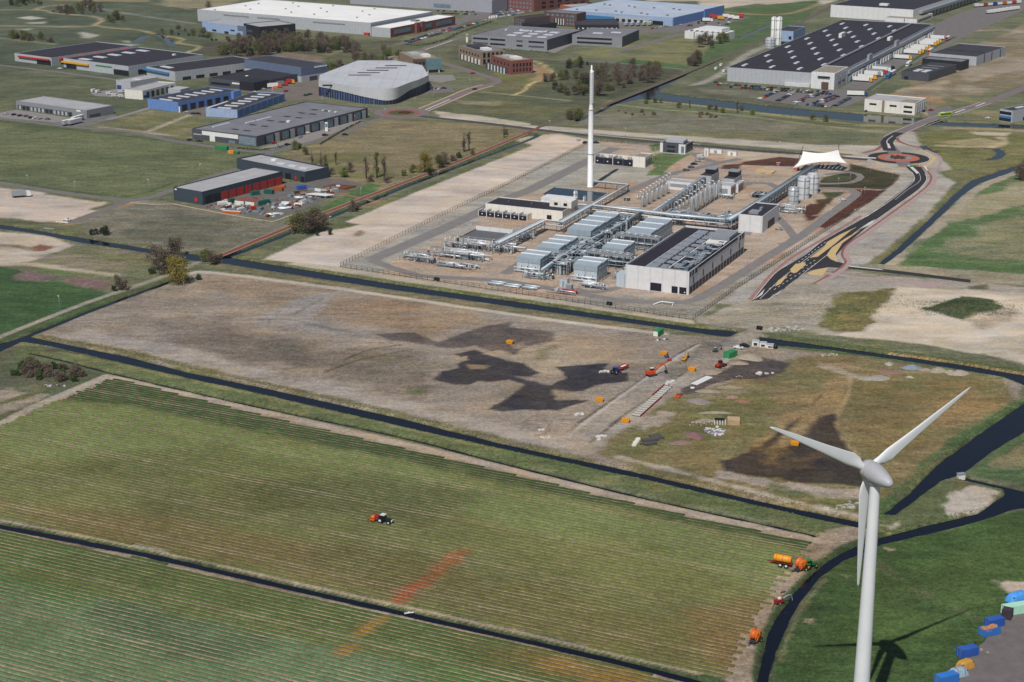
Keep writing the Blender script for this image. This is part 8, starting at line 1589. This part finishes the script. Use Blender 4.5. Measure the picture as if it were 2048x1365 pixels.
for p, k, s in (((330,548), 'bare', 1.4), ((316,540), 'bare', 1.2), ((345,530), 'bare', 1.3), ((240,580), 'bare', .75), ((228,583), 'dark', .4), ((425,530), 'bare', .8), ((410,524), 'olive', .7), ((437,526), 'shrub', 1.0), ((372,562), 'dark', .45), ((305,548), 'bush', .8), ((395,560), 'bush', .7), ((250,580), 'shrub', .9), ((352,512), 'bare', .8)): tree(p, k, '%s tree or bush beside the yellow willow' % dict(bare='bare brown', dark='dark green', olive='olive green', shrub='brown twiggy', bush='leafy green')[k], 'bushes by the willow', s, 'tree' if k in ('bare', 'olive') else 'shrub')
for p, k, s in (((600,466), 'olive', 1.5), ((614,470), 'bare', 1.2), ((626,462), 'olive', 1.6), ((640,464), 'bare', 1.1), ((595,455), 'olive', .8), ((650,452), 'bare', .7), ((705,424), 'bare', .6), ((715,420), 'shrub', .8), ((660,470), 'dark', .4), ((635,472), 'dark', .4), ((590,468), 'shrub', 1.0)): tree(p, k, '%s growth where the red cycle path meets the storage yard' % dict(bare='bare brown', olive='olive green', dark='dark green', shrub='brown twiggy')[k], 'growth at the cycle path', s)
for p, k, s in (((733,358), 'poplar', 1.0), ((754,356), 'poplarg', 1.0), ((769,362), 'poplar', 1.0), ((688,355), 'lime', .8), ((642,340), 'poplar', .8), ((652,345), 'poplarg', .9), ((700,345), 'bare', .6), ((672,330), 'poplar', .8), ((610,310), 'olive', .7), ((590,300), 'olive', .8), ((598,296), 'bush', .9), ((624,330), 'poplar', .7), ((928,304), 'poplar', 1.1), ((938,302), 'poplar', 1.1), ((945,310), 'olive', .5), ((1008,276), 'poplar', .7), ((808,352), 'lime', .5), ((826,346), 'olive', .6), ((660,350), 'shrub', 1.0), ((742,364), 'shrub', 1.0), ((775,366), 'shrub', .9), ((905,322), 'shrub', 1.0), ((920,316), 'bush', .9), ((1012,270), 'olive', .4)): tree(p, k, '%s in the rough field beside the red cycle path' % dict(poplar='tall bare tree', poplarg='tall thin green tree', lime='light green tree', bare='bare brown tree', olive='olive green bush', shrub='brown twiggy shrub', bush='leafy green bush')[k], 'growth in the rough field', s)
tree((850,345), 'willow', 'orange-yellow willow beside the red cycle path', None, .85); tree((858,350), 'dark', 'dark ivy bush under the orange-yellow willow', None, .5); tree((890,330), 'bare', 'dark bare tree next to the orange-yellow willow', None, .9); tree((878,336), 'olive', 'olive tree between the orange-yellow willow and a dark bare tree', None, .9)
scatter([(440,112),(470,94),(560,76),(640,84),(720,98),(715,112),(600,104),(500,116)], 150, ['bare', 'bare', 'shrub', 'olive', 'dark'], '%s thicket tree behind the blue-grey hall', 'thicket behind the halls', (.8, 1.2)); scatter([(640,140),(700,126),(770,104),(800,120),(760,140),(690,150)], 34, ['bare', 'shrub', 'olive', 'lime'], '%s tree between the blue-grey and silver halls', 'thicket by the silver hall', (.6, 1.0)); scatter([(405,74),(480,78),(480,86),(410,86)], 12, ['bush', 'olive', 'bare'], '%s bush in front of the white and blue building', 'bushes at the white building', (.5, .9))
scatter([(1075,170),(1110,150),(1180,160),(1180,192),(1100,192)], 34, ['bare', 'olive', 'dark', 'shrub'], '%s scrub tree before the stack on the rough land', 'scrub before the stack', (.6, 1.0)); scatter([(1190,150),(1310,128),(1320,160),(1230,186),(1190,196)], 40, ['bare', 'olive', 'shrub', 'bare'], '%s scrub tree between the road and the brown track', 'scrub by the brown track', (.7, 1.1)); scatter([(1120,132),(1170,122),(1180,134),(1130,140)], 10, ['dark', 'olive'], '%s bush beside the narrow grey road', 'bushes by the narrow road', (.5, .8)); scatter([(1365,126),(1400,118),(1412,126),(1385,136)], 8, ['dark', 'bare', 'olive'], '%s bush on the far side of the brown track', 'bushes by the track', (.8, 1.1)); scatter([(1390,96),(1440,78),(1460,84),(1410,104)], 7, ['bare', 'olive'], '%s tree near the small white hall', 'trees near the white hall', (.8, 1.2)); scatter([(1130,240),(1180,222),(1190,230),(1145,250)], 10, ['olive', 'bush', 'shrub'], '%s bush where the brown track passes the stack', 'bushes below the stack top', (.6, 1.0))
for x, y, k in ((1292,208, 'lime'), (1310,206, 'olive'), (1322,206, 'lime'), (1358,216, 'olive'), (1379,216, 'poplarg'), (1420,220, 'olive'), (1432,222, 'olive'), (1445,226, 'lime'), (1474,226, 'poplarg'), (1505,230, 'lime'), (1483,222, 'olive'), (1625,240, 'olive'), (1652,244, 'olive')): tree((x, y), k, 'young %s tree on the near bank of the wide canal' % dict(lime='light green', olive='olive', poplarg='tall slim')[k], 'young trees on the canal bank', .55)
scatter([(1230,222),(1460,232),(1460,238),(1240,230)], 16, ['low', 'reed'], '%s scrub along the path by the wide canal', 'scrub by the wide canal', (.7, 1.1)); scatter([(10,740),(60,728),(130,730),(180,748),(165,765),(100,768),(20,750)], 46, ['shrub', 'low', 'shrub', 'bush'], '%s thorn bush beside the tulip field corner', 'thorn bushes', (.5, .9)); scatter([(90,22),(190,14),(220,26),(130,30)], 22, ['bare', 'shrub', 'olive'], '%s bush inside the bend of the cream path', 'bushes in the path bend', (.7, 1.1)); scatter([(210,44),(240,34),(255,40),(230,52)], 8, ['dark', 'olive'], '%s bush beside the cream path curve', 'bushes by the path curve', (.7, 1.0)); scatter([(0,72),(90,78),(110,88),(20,80)], 20, ['shrub', 'olive', 'low'], '%s shrub in the strip behind the red-canopied warehouse', 'shrubs behind the warehouse', (.7, 1.1)); scatter([(300,62),(400,60),(430,76),(330,72)], 16, ['olive', 'shrub', 'bush'], '%s bush along the cream path to the white building', 'bushes along the cream path', (.5, .9)); scatter([(0,6),(60,2),(90,10),(20,14)], 12, ['dark', 'olive', 'bush'], '%s bush at the far corner of the park', 'bushes at the far corner', (.7, 1.1))
for p in ((2046,356), (2052,350), (2040,362)): tree(p, 'bare', 'bare brown tree beside the straight blue ditch', 'bare trees at the ditch', .9)
scatter([(170,474),(210,462),(215,474),(190,480)], 5, ['dark'], '%s bush on the bank of the canal near the dead-end road', 'bushes on the canal bank', (.4, .6)); tree((418,20), 'bare', 'bare tree against the end of the huge white warehouse', None, 1.0); tree((420,30), 'olive', 'olive tree against the end of the huge white warehouse', None, .9)
def hedge(pts, w, h, label, mat, step=1.6):
    P = GN(smooth(pts, 3)); seg = np.hypot(*(np.diff(P, axis=0).T)); s = np.concatenate([[0], np.cumsum(seg)]); n = int(s[-1] / step); V = []; r = np.random.RandomState(len(pts) + int(w * 10))
    for i in range(n * 14):
        t = r.rand() * s[-1]; c = np.array([np.interp(t, s, P[:, 0]), np.interp(t, s, P[:, 1])]) + (r.rand(2) - .5) * w
        p = np.array([c[0], c[1], r.rand() * h]); u = r.randn(3); u /= np.linalg.norm(u); v = np.cross(u, r.randn(3)); v /= np.linalg.norm(v)
        k = .35 * (.6 + r.rand()); V += [p - u * k, p + v * k * .6, p + u * k, p - v * k * .6]
    V = np.array(V); o = link('hedge', raw_mesh('hedge', V, np.arange(len(V)).reshape(-1, 4), mat)); tag(o, label, 'hedge')
hedge([(640,290),(690,260),(722,244)], 1.2, 1.0, 'clipped hedge beside the showroom forecourt', LM['dark']); hedge([(475,297),(515,301),(560,296),(580,290)], 1.2, 1.0, 'clipped hedge round the glazed corner of the showroom', LM['dark']); hedge([(950,94),(1000,99),(1100,107)], 3, 1.5, 'hedge in front of the rooflit grey hall', LM['green']); hedge([(905,72),(960,52),(985,44)], 4, 1.2, 'green hedge beside the brick wing car park', LM['dark']); hedge([(812,90),(842,92),(880,84),(905,74)], 5, 1.2, 'green hedge round the corner of the brick wing car park', LM['dark'])
def fringe(pts, w, n, label, mat, h=.9, leaf=.3):
    h *= .2; w *= 1.4; n = n // 2               # rough grass and reeds along banks
    P = GN(smooth(pts, 3)); seg = np.hypot(*(np.diff(P, axis=0).T)); s = np.concatenate([[0], np.cumsum(seg)]); r = np.random.RandomState(n); t = r.rand(n) * s[-1]
    c = np.stack([np.interp(t, s, P[:, 0]), np.interp(t, s, P[:, 1])], 1) + (r.rand(n, 2) - .5) * w
    a = r.rand(n) * 6.28; k = leaf * (.5 + r.rand(n)); hh = h * (.4 + .8 * r.rand(n)); z0 = ground_z(c[:, 0], c[:, 1])
    dx, dy = np.cos(a) * k, np.sin(a) * k; jx, jy = (r.rand(n) - .5) * .5, (r.rand(n) - .5) * .5
    V = np.stack([np.stack([c[:, 0] - dx, c[:, 1] - dy, z0], 1), np.stack([c[:, 0] + dx, c[:, 1] + dy, z0], 1), np.stack([c[:, 0] + dx * .6 + jx, c[:, 1] + dy * .6 + jy, z0 + hh], 1), np.stack([c[:, 0] - dx * .6 + jx, c[:, 1] - dy * .6 + jy, z0 + hh], 1)], 1).reshape(-1, 3)
    tag(link('bank_grass', raw_mesh('bank_grass', V, np.arange(4 * n).reshape(-1, 4), mat)), label, 'grass', kind='stuff')
fringe([(70,672),(250,704),(512,764),(793,827),(1000,879),(1180,922),(1400,968),(1600,1010)], 3.2, 6000, 'rough grass along the far bank of the long straight canal', LM['olive']); fringe([(470,514),(780,562),(1080,605),(1380,649),(1470,658)], 1.8, 3500, 'rough grass along the fence side of the plant canal', LM['olive'], .7); fringe([(120,705),(250,732),(512,790),(793,853),(1000,902),(1293,970),(1600,1040)], 9, 8000, 'rough grass between the tulip field and the long canal', LM['lime'], .4); fringe([(1530,1350),(1543,1258),(1590,1188),(1655,1120),(1760,1071),(1875,1042),(1955,1022)], 3.0, 4000, 'rough grass on the track side of the curved canal', LM['green'], .5); fringe([(1740,1042),(1814,986),(1875,926),(1955,868),(2048,804)], 4.0, 4000, 'rough grass along the wide canal on the right', LM['green'], .6); fringe([(1540,672),(1664,688),(1788,705),(1912,722),(2048,744)], 4.0, 4000, 'rough grass on the sand side of the right canal', LM['olive'], .7)
fringe([(1860,620),(1930,618),(2000,618)], 18, 3500, 'rough growth covering the green soil heap', LM['green'], .9); fringe([(1650,640),(1700,622),(1770,590)], 22, 3500, 'rough growth covering the brownish soil heap', LM['olive'], .7)
# ------------------------------------------------------------------ thin spring haze
hz, hn, hl = newmat('air')
hn.remove(hn['Principled BSDF'])
pv = hn.new('ShaderNodeVolumePrincipled'); pv.inputs['Color'].default_value = (.80, .86, 1.0, 1); pv.inputs['Density'].default_value = 3.2e-5; pv.inputs['Anisotropy'].default_value = .2
hl.new(pv.outputs[0], hn['Material Output'].inputs['Volume'])
hb = MB().box(-1500, 1500, -300, 3200, -4.0, 240).build('haze', hz)
tag(hb, 'thin pale haze over the whole polder', kind='stuff')
